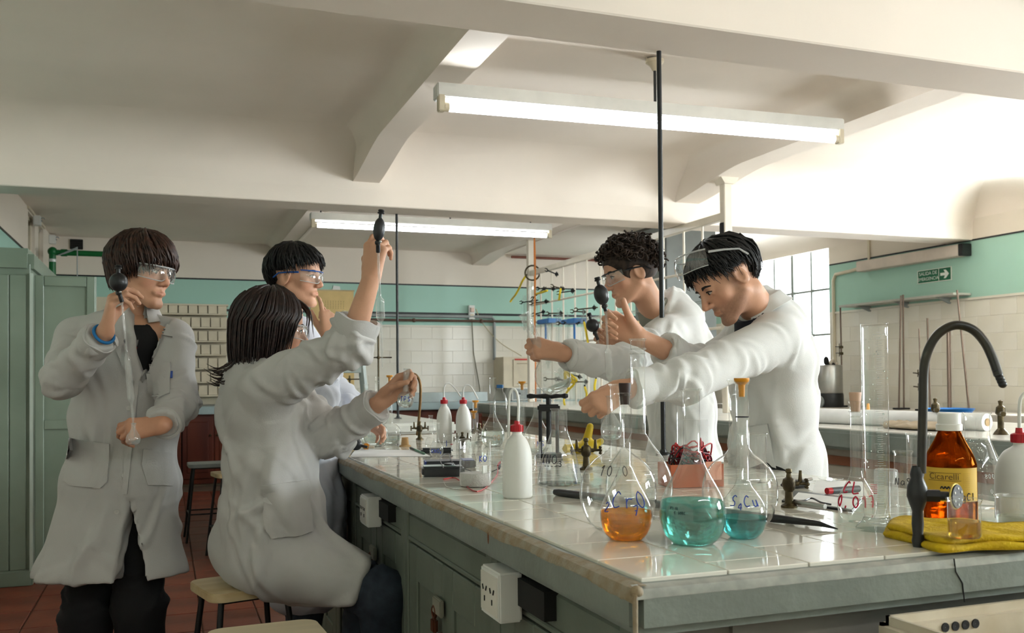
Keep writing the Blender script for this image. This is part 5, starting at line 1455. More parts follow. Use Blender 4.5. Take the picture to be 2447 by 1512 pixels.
hand_ops(ops, wr_r, V3(.0, .1, 1), V3(-.5, .8, 0), 'R', [(15, 20, 15), (55, 60, 30), (60, 60, 30), (62, 60, 30)], thumb=((.6, .5), (.4, .4), (.2, .4)), s=.95)
pc.append(skin_piece(ops, .003))
ops = [('u', .01, p_rc(el_l * .3 + wr_l * .7, wr_l, .032, .026))]
hand_ops(ops, wr_l, V3(.9, 0, -.3), V3(.2, -.5, -.6), 'L', [(30, 40, 20)] * 4, s=.95); pc.append(skin_piece(ops, .004))
finish_body(t, off, pc, [('u', .03, p_ec(P(708, 860, d2), P(722, 1150, d2), sd3, .13, .08, .14, .09)), ('u', .03, p_rc(P(694, 800, d2), P(706, 860, d2), .055, .09)), ('u', .02, p_rc(sh_r, el_r, .045, .036)), ('u', .02, p_rc(el_r, wr_r, .036, .026))])
eye_parts(fr, t, (50, 36, 26), (34, 24, 18), off)
H, mv, mf = hair_style(fr, .060, .010, -.060, n=640, w=.0060, lift=.013, swirl=.35, seed=8, ear=.022, jit=.009, forward=.016)
finish_hair(t, off, mv, mf, M_hair_k)
goggles(fr, t, off, M_lens, bar_m=mat('blue_frame', (30, 84, 160), .35), arm_m=MATS['blue_frame'], zc=.004)
legs(t, off, (P(726, 1180, d2 - .06), P(726, 1180, d2 + .08)), (P(728, 1450, d2 - .08), P(728, 1450, d2 + .1)), (P(722, 1655, d2 - .08), P(722, 1640, d2 + .1)), M_denim, r=(.088, .07, .062), fwd=V3(1, .2, 0))
cuff(t, off, el_r, el_r * .25 + wr_r * .75, .053, m_=M_coat2)

# ---- curly-haired student behind the black rod
t, off = person(1625, 3.9, 'curly-haired student with dark-rimmed goggles facing left behind the black rod')
d3 = 3.84
fw4 = unit(V3(-.97, -.12, 0)); sd4 = np.cross(_z, fw4)
sh_l, el_l, wr_l = P(1592, 800, 3.66), P(1482, 872, 3.42), P(1350, 846, 3.26)
sh_r, el_r, wr_r = P(1590, 800, 3.98), P(1545, 880, 3.86), P(1482, 828, 3.72)
rings = [(P(1602, 726, d3), .075, .075), (P(1608, 765, d3), .165, .105), (P(1620, 840, d3), .185, .125), (P(1628, 980, d3), .18, .125), (P(1630, 1110, d3), .185, .14), (P(1628, 1330, d3), .20, .165)]
cv, cf = coat_piece(rings, sd4, [[(sh_l, .082), (el_l, .064), (wr_l * .94 + el_l * .06, .052)], [(sh_r, .078), (el_r, .064), (wr_r * .9 + el_r * .1, .050)]], amp=.008, seed=3.7)
link_quads('lab_coat', cv - off, cf, M_coat, t)
bv = bvh_of(cv, cf)
collar_band(t, off, P(1597, 756, 3.82), V3(-.25, 0, 1), fw4, .070)
pix_patch(bv, [(1620, 1002), (1690, 1002), (1690, 1066), (1622, 1066)], t, 'pocket', M_coat, .006)
hc = P(1506, 655, 3.72)
hv, hf, ht, hl, fr = head_geo(hc, V3(-.93, -.22, -.28), V3(-.26, .0, 1), s=1.03, neck_to=P(1588, 790, 3.80))
pc = [(hv, hf, ht)]
ops = [('u', .01, p_rc(el_l * .4 + wr_l * .6, wr_l, .036, .0275))]
hand_ops(ops, wr_l + V3(-.008, 0, .003), V3(-.95, -.05, .22), V3(-.15, .95, -.25), 'L', [(48, 62, 30), (54, 64, 30), (58, 64, 30), (60, 62, 30)], thumb=((.3, .9), (-.05, .9), (-.25, .7)), s=1.02)
pc.append(skin_piece(ops, .0028))
ops = [('u', .01, p_rc(el_r * .4 + wr_r * .6, wr_r, .034, .0265))]
hand_ops(ops, wr_r, V3(-.8, -.1, .35), V3(-.25, -.95, 0), 'R', [(35, 60, 30), (50, 60, 30), (56, 58, 30), (60, 55, 30)], thumb=((.7, .5), (.5, .6), (.3, .5)), s=.97)
pc.append(skin_piece(ops, .003))
finish_body(t, off, pc, [('u', .03, p_ec(P(1606, 790, d3), P(1626, 1100, d3), sd4, .13, .08, .14, .09)), ('u', .03, p_rc(P(1588, 775, d3), P(1604, 810, d3), .055, .09)), ('u', .02, p_rc(sh_l, el_l, .046, .038)), ('u', .02, p_rc(el_l, wr_l, .038, .027)), ('u', .02, p_rc(sh_r, el_r, .046, .036)), ('u', .02, p_rc(el_r, wr_r, .036, .026))])
ops = [('u', .03, p_rc(P(1560, 735, 3.78), P(1592, 800, 3.82), .068, .098))]
ops.append(('cutout', 0, p_ell(P(1540, 705, 3.76), (.085, .085, .07))[0]))
v, f = sdf_mesh(ops, .008); link_quads('shirt_collar', v - off, f, mat('grey_shirt', (140, 140, 128), .8), t)
eye_parts(fr, t, (40, 30, 22), (40, 30, 22), off, 0)
rs = np.random.RandomState(21); H = Hair(fr)
for i in range(700):
    ph = rs.uniform(-math.pi, math.pi); a = abs(ph)
    thm = 1.02 + .95 * min(1, max(0, (a - R(30)) / R(110))); th = math.acos(1 - rs.rand() * (1 - math.cos(thm)))
    p0 = scalp_pt(th, ph, .008 + .030 * rs.rand()); ax = unit(rs.normal(size=3)); tt_ = unit(np.cross(ax, rs.normal(size=3))); bb = np.cross(ax, tt_)
    r0 = rs.uniform(.009, .015); n_ = 11
    pts = [p0 + r0 * (tt_ * math.cos(k * .75) + bb * math.sin(k * .75)) * (1 - .03 * k) + ax * .0022 * (k - 5) for k in range(n_)]
    H.lock(pts, .0042 * rs.uniform(.7, 1.2))
ops = [('u', 0, p_ell(H.W((-.016, 0, .040)), np.array((.113, .092, .098)) * fr[2], fr[1]))]
c_, Mx_, s_ = fr
ops.append(('cutout', 0, p_ell(H.W((.125, 0, -.05)), np.array((.098, .12, .115)) * s_, Mx_)[0])); ops.append(('cut', 0, plane_cut(H.W((0, 0, -.035)), -Mx_[:, 2])))
for sg in (-1, 1): ops.append(('cutout', 0, p_ell(H.W((.01, sg * .09, -.02)), np.array((.045, .03, .045)) * s_, Mx_)[0]))
cv_, cf_ = sdf_mesh(ops, .006); b = len(H.mb.v)
finish_hair(t, off, H.mb.v + list(cv_), [list(q) for q in H.mb.f] + [list(q + b) for q in cf_], M_hair_c)
goggles(fr, t, off, M_lens, bar_m=M_black, arm_m=M_black, zc=.003)
legs(t, off, (P(1628, 1140, d3 - .07), P(1628, 1140, d3 + .08)), (P(1628, 1390, d3 - .08), P(1630, 1390, d3 + .1)), (P(1632, 1610, d3 - .08), P(1634, 1600, d3 + .1)), M_denim, r=(.088, .07, .062), fwd=V3(-1, 0, 0))
cuff(t, off, el_l, wr_l * .94 + el_l * .06, .053); cuff(t, off, el_r, wr_r * .9 + el_r * .1, .05)

# ---- black-haired student bending over the bench, goggles pushed up
t, off = person(1850, 3.2, 'black-haired student bending over the bench with goggles pushed up on his head')
d4 = 3.14
fw5 = unit(V3(-.97, -.1, 0)); sd5 = np.cross(_z, fw5)
sh_l, el_l, wr_l = P(1852, 812, 2.95), P(1640, 908, 2.72), P(1500, 928, 2.66)
sh_r, el_r, wr_r = P(1806, 805, 3.28), P(1676, 880, 3.08), P(1528, 806, 2.92)
rings = [(P(1824, 730, 3.08), .075, .07), (P(1832, 768, 3.10), .16, .10), (P(1842, 850, 3.12), .18, .122), (P(1850, 960, 3.16), .175, .122), (P(1854, 1080, 3.18), .18, .135), (P(1858, 1200, 3.18), .195, .15), (P(1858, 1420, 3.2), .205, .165)]
cv, cf = coat_piece(rings, sd5, [[(sh_l, .082), (el_l, .060), (wr_l * .90 + el_l * .10, .050)], [(sh_r, .080), (el_r, .062), (el_r * .42 + wr_r * .58, .054)]], amp=.0075, seed=5.2, h=.008)
link_quads('lab_coat', cv - off, cf, M_coat, t)
bv = bvh_of(cv, cf)
collar_band(t, off, P(1824, 748, 3.07), V3(-.45, 0, .88), fw5, .072)
pix_patch(bv, [(1782, 1020), (1836, 1012), (1850, 1100), (1858, 1128), (1790, 1120)], t, 'pocket', M_coat, .006)
hc = P(1738, 672, 2.98)
hv, hf, ht, hl, fr = head_geo(hc, V3(-.80, -.22, -.56), V3(-.56, .02, .83), s=1.04, neck_to=P(1826, 762, 3.08), nose=1.02)
# shaven beard on jaw and upper lip
sg_ = lambda x: 1 / (1 + np.exp(-x))
bw_ = sg_((-.045 - hl[:, 2] + .25 * np.maximum(0, .045 - hl[:, 0])) / .006) * sg_((hl[:, 0] - .0) / .006) * sg_((hl[:, 2] + .118) / .006)
lw_ = np.exp(-((hl[:, 2] + .062) / .009) ** 4) * (hl[:, 0] > .084) * (np.abs(hl[:, 1]) < .024)
mw_ = np.exp(-((hl[:, 2] + .0465) / .005) ** 2) * sg_((hl[:, 0] - .082) / .003)
sw_ = sg_((.022 - np.abs(hl[:, 0] - .016)) / .005 - 2) * sg_((.03 - hl[:, 2]) / .006) * sg_((hl[:, 2] + .06) / .008) * (np.abs(hl[:, 1]) > .045)
bm_ = np.clip(np.maximum(np.maximum(bw_ * (1 - lw_), mw_), sw_ * .9), 0, 1) * (.85 + .15 * wav(hl * 900))
ht *= 1 - bm_[:, None] * np.array((.48, .50, .50))
pc = [(hv, hf, ht)]
ops = [('u', .01, p_rc(el_l * .4 + wr_l * .6, wr_l, .036, .0275))]
hand_ops(ops, wr_l + V3(-.006, 0, 0), V3(-.82, -.1, -.45), V3(-.2, .9, -.3), 'L', [(40, 55, 30), (46, 56, 30), (50, 56, 30), (54, 56, 30)], thumb=((.3, .9), (-.1, .95), (-.25, .8)), s=1.0)
pc.append(skin_piece(ops, .0027))
ops = [('u', .012, p_rc(el_r, wr_r, .041, .0285))]
hand_ops(ops, wr_r + V3(-.006, 0, .005), V3(-.86, -.12, .42), V3(-.22, -.95, -.15), 'R', [(42, 66, 35), (55, 64, 35), (60, 62, 35), (64, 60, 35)], thumb=((.62, .45), (.85, .3), (1.0, .2)), s=1.04)
pc.append(skin_piece(ops, .0027))
finish_body(t, off, pc, [('u', .03, p_ec(P(1832, 790, 3.1), P(1850, 1100, 3.16), sd5, .13, .08, .14, .09)), ('u', .03, p_rc(P(1824, 752, 3.08), P(1834, 800, 3.1), .055, .09)), ('u', .02, p_rc(sh_l, el_l, .048, .04)), ('u', .02, p_rc(el_l, wr_l, .04, .027)), ('u', .02, p_rc(sh_r, el_r, .048, .04))])
ops = [('u', .03, p_rc(P(1804, 742, 3.04), P(1826, 800, 3.08), .070, .10))]
ops.append(('cutout', 0, p_ell(P(1780, 716, 3.02), (.085, .085, .07))[0]))
v, f = sdf_mesh(ops, .008); link_quads('shirt', v - off, f, mat('navy_shirt', (26, 28, 38), .8), t)
eye_parts(fr, t, (36, 26, 20), (22, 18, 16), off)
H, mv, mf = hair_style(fr, .064, .000, -.050, n=760, w=.0050, lift=.011, swirl=.3, seed=15, ear=.022, jit=.010, forward=.008, rough=.010)
finish_hair(t, off, mv, mf, M_hair_k)
goggles(fr, t, off, M_clearp, zc=.004, lift=(-.006, 0, .066), tilt=R(-26), hh=.028, grow=1.16)
legs(t, off, (P(1856, 1160, d4 - .07), P(1856, 1160, d4 + .08)), (P(1856, 1460, d4 - .08), P(1856, 1460, d4 + .1)), (P(1860, 1735, d4 - .06), P(1862, 1720, d4 + .1)), M_black_cloth, r=(.088, .07, .062), fwd=V3(-1, 0, 0))
cuff(t, off, el_l, wr_l * .90 + el_l * .10, .053); cuff(t, off, el_r, el_r * .40 + wr_r * .60, .056, L=.055)
# ------------------------------------------------------------------ glassware and bench things
SHAPE = {
 'pear': [(.50, 0), (.62, .03), (.84, .25), (.97, .60), (1, .93), (.95, 1.28), (.80, 1.64), (.58, 2.02), (.38, 2.42), (.28, 2.80)],
 'round': [(.45, 0), (.58, .04), (.82, .28), (.97, .68), (1, 1.0), (.96, 1.32), (.83, 1.60), (.62, 1.82), (.40, 1.98), (.26, 2.16)],
 'half': [(.50, 0), (.60, .03), (.84, .28), (.98, .66), (1, .98), (.95, 1.32), (.80, 1.66), (.58, 1.98), (.38, 2.24), (.26, 2.52)],
}
def flask_profile(R0, r0, h, kind='pear', rim=True):
    pts = [(a * R0, b * R0) for a, b in SHAPE[kind]]
    pts[-1] = (r0, pts[-1][1]); pts[-2] = (max(pts[-2][0], r0 * 1.12), pts[-2][1])
    zn = pts[-1][1]
    if zn > h * .8: sc = h * .8 / zn; pts = [(a, b * sc) for a, b in pts]; zn = pts[-1][1]
    p = [(.0006, .0015)] + [tuple(q) for q in catmull(pts, 5)] + [(r0, zn + (h - zn) * .5), (r0, h - .006)]
    if rim: p += [(r0 * 1.12, h - .004), (r0 * 1.22, h - .002), (r0 * 1.22, h), (r0 * .98, h), (r0 * .92, h - .004)]
    return p
def rad_fn(prof):
    zs = np.array([q[1] for q in prof[1:]]); rs_ = np.array([q[0] for q in prof[1:]])
    o = np.argsort(zs, kind='stable'); zs, rs_ = zs[o], rs_[o]
    return lambda z: float(np.interp(z, zs, rs_))
def fill_liquid(prof, z1, m_, parent, name='liquid', seg=40):
    rf = rad_fn(prof); zs = np.linspace(.002, z1, 16); p = [(.0006, .0022)] + [(rf(z) * .975 - .0004, z) for z in zs] + [(.0006, z1)]
    p[0] = (.0006, zs[0]); return MB().lathe(p, seg).build(name, m_, parent)
M_wliq = liquid('clear_water', (244, 248, 246), .35)
M_orange = liquid('orange_solution', (255, 200, 0), .55)
M_teal = liquid('teal_solution', (178, 237, 231), .5)
M_aqua = liquid('aqua_solution', (156, 230, 232), .55)
M_pale = liquid('pale_yellow_solution', (232, 214, 150), .35)
M_ink_b = mat('blue_marker_ink', (34, 66, 168), .6); M_ink_k = mat('black_marker_ink', (30, 30, 40), .6); M_ink_r = mat('red_marker_ink', (206, 30, 64), .6); M_ink_o = mat('orange_print', (206, 130, 60), .6)
M_ticks = mat('white_graduation', (226, 228, 226), .5); M_ticks_d = mat('grey_graduation', (120, 124, 124), .5)
M_rubber = mat('black_rubber', (22, 23, 25), .38, vscale=20, rgb2=(34, 35, 37)); M_cork_d = mat('dark_brown_rubber', (44, 22, 14), .55); M_cork_p = mat('pinkish_rubber', (214, 176, 150), .6); M_cork_t = mat('tan_rubber', (196, 158, 104), .6)
def face_ang(p): return math.atan2(-p[1], -p[0])
def stopper(t, h, r0, m_, kind='plug', below=None):
    if kind == 'plug':
        MB().lathe([(.0005, h - .022), (r0 * .80, h - .022), (r0 * 1.10, h + .016), (r0 * 1.05, h + .018), (.0005, h + .018)], 24).build('stopper', m_, t)
    else:
        MB().lathe([(.0005, h - .028), (r0 * .45, h - .028), (r0 * .55, h - .006), (r0 * 1.15, h + .001), (r0 * 1.22, h + .004), (r0 * 1.22, h + .007), (.0005, h + .007)], 24).build('stopper', m_, t)
def vflask(label, u, vb, vt, bw, nw, kind='pear', liq=None, stop=None, texts=(), mark=None, name='volumetric_flask', glass=None, group=None, seg=44, collar=False, z=BZ):
    p = onz(u, vb, z); k = ppm(p); h = (vb - vt) / k; R0, r0 = bw / 2 / k, nw / 2 / k
    t = thing(name, p, label, 'flask', group)
    prof = flask_profile(R0, r0, h, kind); rf = rad_fn(prof)
    MB().lathe(prof, seg).build('glass_body', glass or M_glass, t, sharp=60)
    if collar: MB().torus((0, 0, h - .022), r0 * 1.06, .0022, seg=24, ms=6).build('collar_ring', M_glass, t); MB().torus((0, 0, h - .032), r0 * 1.05, .0018, seg=24, ms=6).build('collar_ring', M_glass, t)
    if liq: fill_liquid(prof, liq[0] / k, liq[1], t)
    if stop: stopper(t, h, r0, *stop)
    for (txt, dv, hh, ink, du, subs, w_) in texts:
        q = MB(); marks_on_revolution(q, strokes(txt, hh / k, subs=subs), rf, dv / k, face_ang(p) + du / k / R0, w=w_ / k); q.build('writing', ink, t)
    if mark: MB().torus((0, 0, mark[0] / k), r0 + .0004, .0009, seg=24, ms=5).build('fill_mark', mark[1], t)
    return t, prof, k, h
def beaker(label, u, vb, vt, w, liq=None, z=BZ, name='beaker', texts=(), glass=None, spout=True, flip=False, group=None, cat='beaker'):
    p = onz(u, vb, z); k = ppm(p); h = (vb - vt) / k; R0 = w / 2 / k
    t = thing(name, p, label, cat, group)
    c = min(.006, R0 * .2)
    prof = [(.0006, .001), (R0 * .9 - c * .2, .0005), (R0 - c * .3, c * .3), (R0, c), (R0, h * .5), (R0, h - .008), (R0 * 1.04, h - .003), (R0 * 1.09, h - .001), (R0 * 1.09, h), (R0 * 1.04, h - .0005)]
    q = MB(); q.lathe(prof, 40)
    if spout:
        for i, v in enumerate(q.v):
            a = math.atan2(v[1], v[0]) - (face_ang(p) + .9); g = math.exp(-(math.atan2(math.sin(a), math.cos(a)) / .22) ** 2) * max(0, (v[2] - (h - .012)) / .012)
            rr = math.hypot(v[0], v[1]); q.v[i] = np.array((v[0] * (1 + g * .16), v[1] * (1 + g * .16), v[2] - g * .002))
    if flip: q.v = [np.array((v[0], v[1], h - v[2])) for v in q.v]
    q.build('glass_body', glass or M_glass, t, sharp=60)
    MB().torus((0, 0, h if not flip else .001), R0 * 1.07, .0012, seg=36, ms=6).build('rim', M_glass, t)
    if liq: fill_liquid(prof, liq[0] / k, liq[1], t, liq[2] if len(liq) > 2 else 'liquid')
    rf = rad_fn(prof)
    for (txt, dv, hh, ink, du, subs, w_) in texts:
        q = MB(); marks_on_revolution(q, strokes(txt, hh / k, subs=subs), rf, dv / k, face_ang(p) + du / k / R0, w=w_ / k); q.build('writing', ink, t)
    return t
def erlen(label, u, vb, vt, bw, nw, texts=(), liq=None, ticks=(), z=BZ, drops=0, group=None):
    p = onz(u, vb, z); k = ppm(p); h = (vb - vt) / k; R0, r0 = bw / 2 / k, nw / 2 / k
    t = thing('erlenmeyer_flask', p, label, 'flask', group)
    cp = catmull([(R0 * .9, 0), (R0 * .99, .004), (R0, .012), (R0 * .88, h * .22), (R0 * .68, h * .45), (r0 * 1.12, h * .68), (r0, h * .76)], 5)
    prof = [(.0006, .001)] + [tuple(q) for q in cp] + [(r0, h * .9), (r0, h - .006), (r0 * 1.15, h - .002), (r0 * 1.15, h), (r0 * .98, h)]
    MB().lathe(prof, 44).build('glass_body', M_glass, t, sharp=60); rf = rad_fn(prof)
    if liq: fill_liquid(prof, liq[0] / k, liq[1], t)
    for (txt, dv, hh, ink, du, subs, w_) in texts:
        q = MB(); marks_on_revolution(q, strokes(txt, hh / k, subs=subs), rf, dv / k, face_ang(p) + du / k / rf(dv / k), w=w_ / k); q.build('writing', ink, t)
    if drops:
        q = MB(); rs = np.random.RandomState(5)
        for _ in range(drops):
            zz = h * rs.uniform(.15, .72); a = face_ang(p) + rs.uniform(-1.2, 1.2); r_ = rf(zz); q.ball((r_ * math.cos(a), r_ * math.sin(a), zz), rs.uniform(.0008, .0022), 6, 4)
        o = q.build('water_drops', M_wliq, t); o['kind'] = 'stuff'
    return t
def wash_bottle(label, u, vb, bw, v_cap0, v_cap1, tube_px, capw, z=BZ, liq=None, top=None):
    p = onz(u, vb, z); k = ppm(p); R0 = bw / 2 / k; hb = (vb - v_cap1) / k; hc = (vb - v_cap0) / k; rc_ = capw / 2 / k
    t = thing('wash_bottle', p, label, 'bottle', 'plastic wash bottles')
    prof = [(.0006, .001), (R0 * .92, 0), (R0, R0 * .12), (R0, hb * .52)] + [tuple(q) for q in catmull([(R0, hb * .52), (R0 * .97, hb * .64), (R0 * .84, hb * .77), (R0 * .62, hb * .88), (rc_ * .82, hb * .95), (rc_ * .80, hb)], 4)[1:]]
    MB().lathe(prof, 36).build('bottle_body', M_poly, t, sharp=60)
    if liq: MB().lathe([(.0006, .002), (R0 * .96, .002), (R0 * .96, liq / k), (.0006, liq / k)], 32).build('liquid', M_poly_in, t)
    q = MB(); q.lathe([(.0006, hb - .001), (rc_, hb - .001), (rc_, hb + (hc - hb) * .55), (rc_ * .9, hb + (hc - hb) * .6), (rc_ * .5, hb + (hc - hb) * .66), (rc_ * .42, hc), (.0006, hc)], 28)
    for a in range(20):
        an = a * 2 * math.pi / 20; q.box((rc_ * math.cos(an), rc_ * math.sin(an), hb + (hc - hb) * .27), (.0014, .0014, (hc - hb) * .5), rz=an)
    q.build('cap', M_plastic_r, t)
    dpt = depth(p); pts = [P(a, b, dpt) - p for a, b in tube_px]
    MB().tube(catmull(pts, 7), [.0034 * (k / k)] * (len(pts) * 7 - 6), 10).build('spout_tube', mat('milky_tube', (230, 230, 224), .35), t)
    return t
M_poly = mat('milky_polyethylene', (232, 232, 226), .45, vscale=3); M_poly_in = mat('water_in_polyethylene', (220, 222, 218), .4)

# front row, coloured solutions
vflask('small flask of bright orange solution with brown stopper at the bench corner', 1497, 1288, 938, 125, 27, 'pear', liq=(68, M_orange), stop=(M_cork_d, 'plug'), group='flasks at the bench corner',
       texts=[('2CrO', 100, 36, M_ink_b, 2, {0}, 1.3), ('7', 76, 22, M_ink_b, 26, None, 1.2)])
vflask('pear-shaped flask of pale teal solution standing in front', 1656, 1298, 928, 158, 40, 'pear', liq=(103, M_teal), group='flasks at the bench corner', texts=[('PT-ALIV', 92, 6, M_ink_k, -40, None, .5), ('CISORC', 82, 6, M_ink_k, -30, None, .5)])
vflask('flask a third full of aqua solution with yellow funnel stopper', 1777, 1284, 912, 110, 30, 'half', liq=(50, M_aqua), stop=(M_plastic_y, 'cone'), group='flasks at the bench corner',
       texts=[('S4Cu', 92, 24, M_ink_b, 6, {1}, 1.3)], mark=(288, M_ink_k))
vflask('big empty round flask behind the orange one', 1478, 1266, 917, 184, 33, 'round', group='flasks at the bench corner', texts=[('10,0', 148, 22, M_ink_k, -10, None, 1.0)])
vflask('tallest empty flask with long thick neck behind the orange and teal ones', 1528, 1236, 809, 160, 34, 'half', group='flasks at the bench corner', collar=True)
vflask('big empty round flask behind the aqua one', 1769, 1262, 907, 178, 47, 'round', group='flasks at the bench corner')
def cylinder(label, u, vb, vt, w, foot, ticks=True, z=BZ, stop=None, name='graduated_cylinder', red=None, drops=0, flare=1.0):
    p = onz(u, vb, z); k = ppm(p); h = (vb - vt) / k; R0 = w / 2 / k; fz = .012 if foot > 40 else .006
    t = thing(name, p, label, 'cylinder')
    prof = [(.0006, fz), (R0 * .8, fz), (R0, fz + .006), (R0, h - .01), (R0 * 1.02, h - .002), (R0 * 1.08, h), (R0 * 1.0, h - .001)]
    q = MB(); q.lathe(prof, 36)
    q.build('glass_tube', M_glass, t, sharp=60)
    if foot:
        fr_ = foot / 2 / k
        MB().lathe([(.0006, 0), (fr_, 0), (fr_ * 1.01, .004), (fr_ * .94, .008), (R0 * 1.15, fz + .004), (R0 * 1.02, fz + .012), (.0006, fz + .010)], 36).build('foot', M_glass2, t)
    if ticks:
        q = MB(); a0 = face_ang(p) + .35; n_ = int(h * .86 / .0042)
        for i in range(n_):
            zz = fz + .03 + i * .0042; L = .9 if i % 10 == 0 else (.62 if i % 5 == 0 else .42)
            q.tube([((R0 + .0003) * math.cos(a0 + s * L), (R0 + .0003) * math.sin(a0 + s * L), zz) for s in (-.5, 0, .5)], .00035, 4)
        q.build('graduation', M_ticks, t)
    if red:
        q = MB(); a0 = face_ang(p) - .2
        for i in range(5): q.tube([((R0 + .0005) * math.cos(a0 + s * .5), (R0 + .0005) * math.sin(a0 + s * .5), red / k + i * .004) for s in (-.5, 0, .5)], .0006, 4)
        q.build('red_mark', M_ink_r, t)
    if drops:
        q = MB(); rs = np.random.RandomState(6)
        for _ in range(drops):
            zz = h * rs.uniform(.3, .95); a = face_ang(p) + rs.uniform(-1.3, 1.3); q.ball((R0 * math.cos(a), R0 * math.sin(a), zz), rs.uniform(.0007, .0018), 6, 4)
        o = q.build('water_drops', M_wliq, t); o['kind'] = 'stuff'
    if stop: stopper(t, h, R0, *stop)
    return t
cylinder('narrow ribbed glass tube standing behind the teal flask', 1628, 1138, 952, 21, 44, ticks=False, name='glass_tube')
beaker('small empty beaker behind the flasks on the right', 1800, 1152, 1036, 64)
# right-hand group
vflask('small flask with red handwriting and pinkish stopper beside the tall cylinder', 2048, 1246, 958, 88, 26, 'pear', stop=(M_cork_p, 'plug'), collar=True,
       texts=[('CL', 84, 26, M_ink_r, -16, None, 1.8), ('0,017', 52, 26, M_ink_r, 0, None, 1.9)])
cylinder('tall wet graduated cylinder next to the black tap', 2096, 1265, 772, 60, 96, red=90, drops=60)
erlen('small conical flask between the cylinder and the black tap', 2160, 1244, 1077, 84, 40, texts=[('NaS2', 96, 16, M_ink_k, 4, {3}, .9)])
beaker('hazy plastic cup upside down behind the small conical flask', 2118, 1208, 1120, 54, glass=thin_glass('hazy_plastic', (.9, .91, .9), (.7, .72, .7), .8, .25), spout=False, flip=True, name='plastic_cup', cat='cup')
beaker('tall glass beaker behind the tap stem', 2196, 1188, 1036, 52)
erlen('large wet conical flask behind the amber bottle', 2338, 1208, 985, 148, 56, drops=90, texts=[('800', 76, 10, M_ticks, 26, None, .6), ('600', 42, 10, M_ticks, 30, None, .6)])
beaker('beaker of clear water at the right edge of the picture', 2426, 1272, 1184, 82, liq=(40, M_wliq))
# amber reagent bottle
p = onz(2272, 1254, BZ); k = ppm(p); t = thing('reagent_bottle', p, 'amber reagent bottle with yellow label and white screw cap', 'bottle')
M_amber = liquid('amber_glass', (192, 116, 44), .3, 1.5); R0 = 59 / k
pts = [(.0006, .002), (R0 * .9, 0), (R0 * .99, .004), (R0, .012), (R0, 138 / k)] + [tuple(q) for q in catmull([(R0, 138 / k), (R0 * .97, 152 / k), (R0 * .82, 175 / k), (R0 * .58, 202 / k), (R0 * .42, 224 / k), (R0 * .40, 232 / k)], 4)[1:]] + [(R0 * .40, 240 / k), (.0006, 240 / k)]
MB().lathe(pts, 48).build('bottle_body', M_amber, t, sharp=60)
MB().lathe([(.0006, 240 / k), (R0 * .46, 236 / k), (R0 * .46, 226 / k), (R0 * .50, 226 / k), (R0 * .50, 240 / k), (R0 * .45, 242 / k), (R0 * .44, 264 / k), (R0 * .40, 267 / k), (.0006, 267 / k)], 28).build('screw_cap', M_white, t)
q = MB(); v, f = [], []; a0 = face_ang(p)
for i in range(25):
    a = a0 + R(-74 + 148 * i / 24)
    for zz in (62 / k, 148 / k - .006): v.append(((R0 + .0008) * math.cos(a), (R0 + .0008) * math.sin(a), zz))
for i in range(24): f.append((2 * i, 2 * i + 2, 2 * i + 3, 2 * i + 1))
MB().add(v, f).build('label', mat('yellow_label_paper', (214, 176, 62), .6, vscale=8), t)
def wrap_text(txt, size, z0, du, ink, nm, Rr, par, ang):
    v, f = font_mesh(txt, size); vv = []
    for q_ in v:
        a = ang + (q_[0] + du) / Rr; vv.append(((Rr + .0014) * math.cos(a), (Rr + .0014) * math.sin(a), z0 + q_[1]))
    return MB().add(vv, f).build(nm, ink, par, smooth=False)
M_prn = mat('label_print', (110, 84, 40), .6)
wrap_text('Cicarelli', .017, 120 / k, -.012, M_prn, 'lettering', R0, t, a0)
for i, z_ in enumerate((129, 111)):
    q = MB(); q.tube([((R0 + .0012) * math.cos(a0 + s), (R0 + .0012) * math.sin(a0 + s), z_ / k) for s in np.linspace(-.85, .4, 9)], .0004, 4); q.build('label_rule', M_prn, t)
for i in range(9): wrap_text('- - - - -', .005, (128 - i * 4.6) / k, .030, M_prn, 'small_print', R0, t, a0)
q = MB()
for st in strokes('AgCl', .016): pass
marks_on_revolution(q, strokes('AgCl', 17 / k, adv=.75), lambda z: R0, 74 / k, a0 + .62, w=.0009, off=.0012)
marks_on_revolution(q, strokes('MN/', 14 / k, adv=.75), lambda z: R0, 74 / k, a0 - .5, w=.0008, off=.0012)
for i in range(7): q.tube([((R0 + .0012) * math.cos(a0 - .35 + i * .06), (R0 + .0012) * math.sin(a0 - .35 + i * .06), (92 + (i % 2) * 6) / k), ((R0 + .0012) * math.cos(a0 - .3 + i * .06), (R0 + .0012) * math.sin(a0 - .3 + i * .06), (98 - (i % 2) * 6) / k)], .0012, 4)
q.build('writing', M_ink_k, t)
wash_bottle('white wash bottle with red cap at the right edge of the picture', 2440, 1245, 112, 1022, 1056, [(2436, 1022), (2436, 980), (2440, 950), (2462, 934), (2490, 950), (2505, 985)], 38)
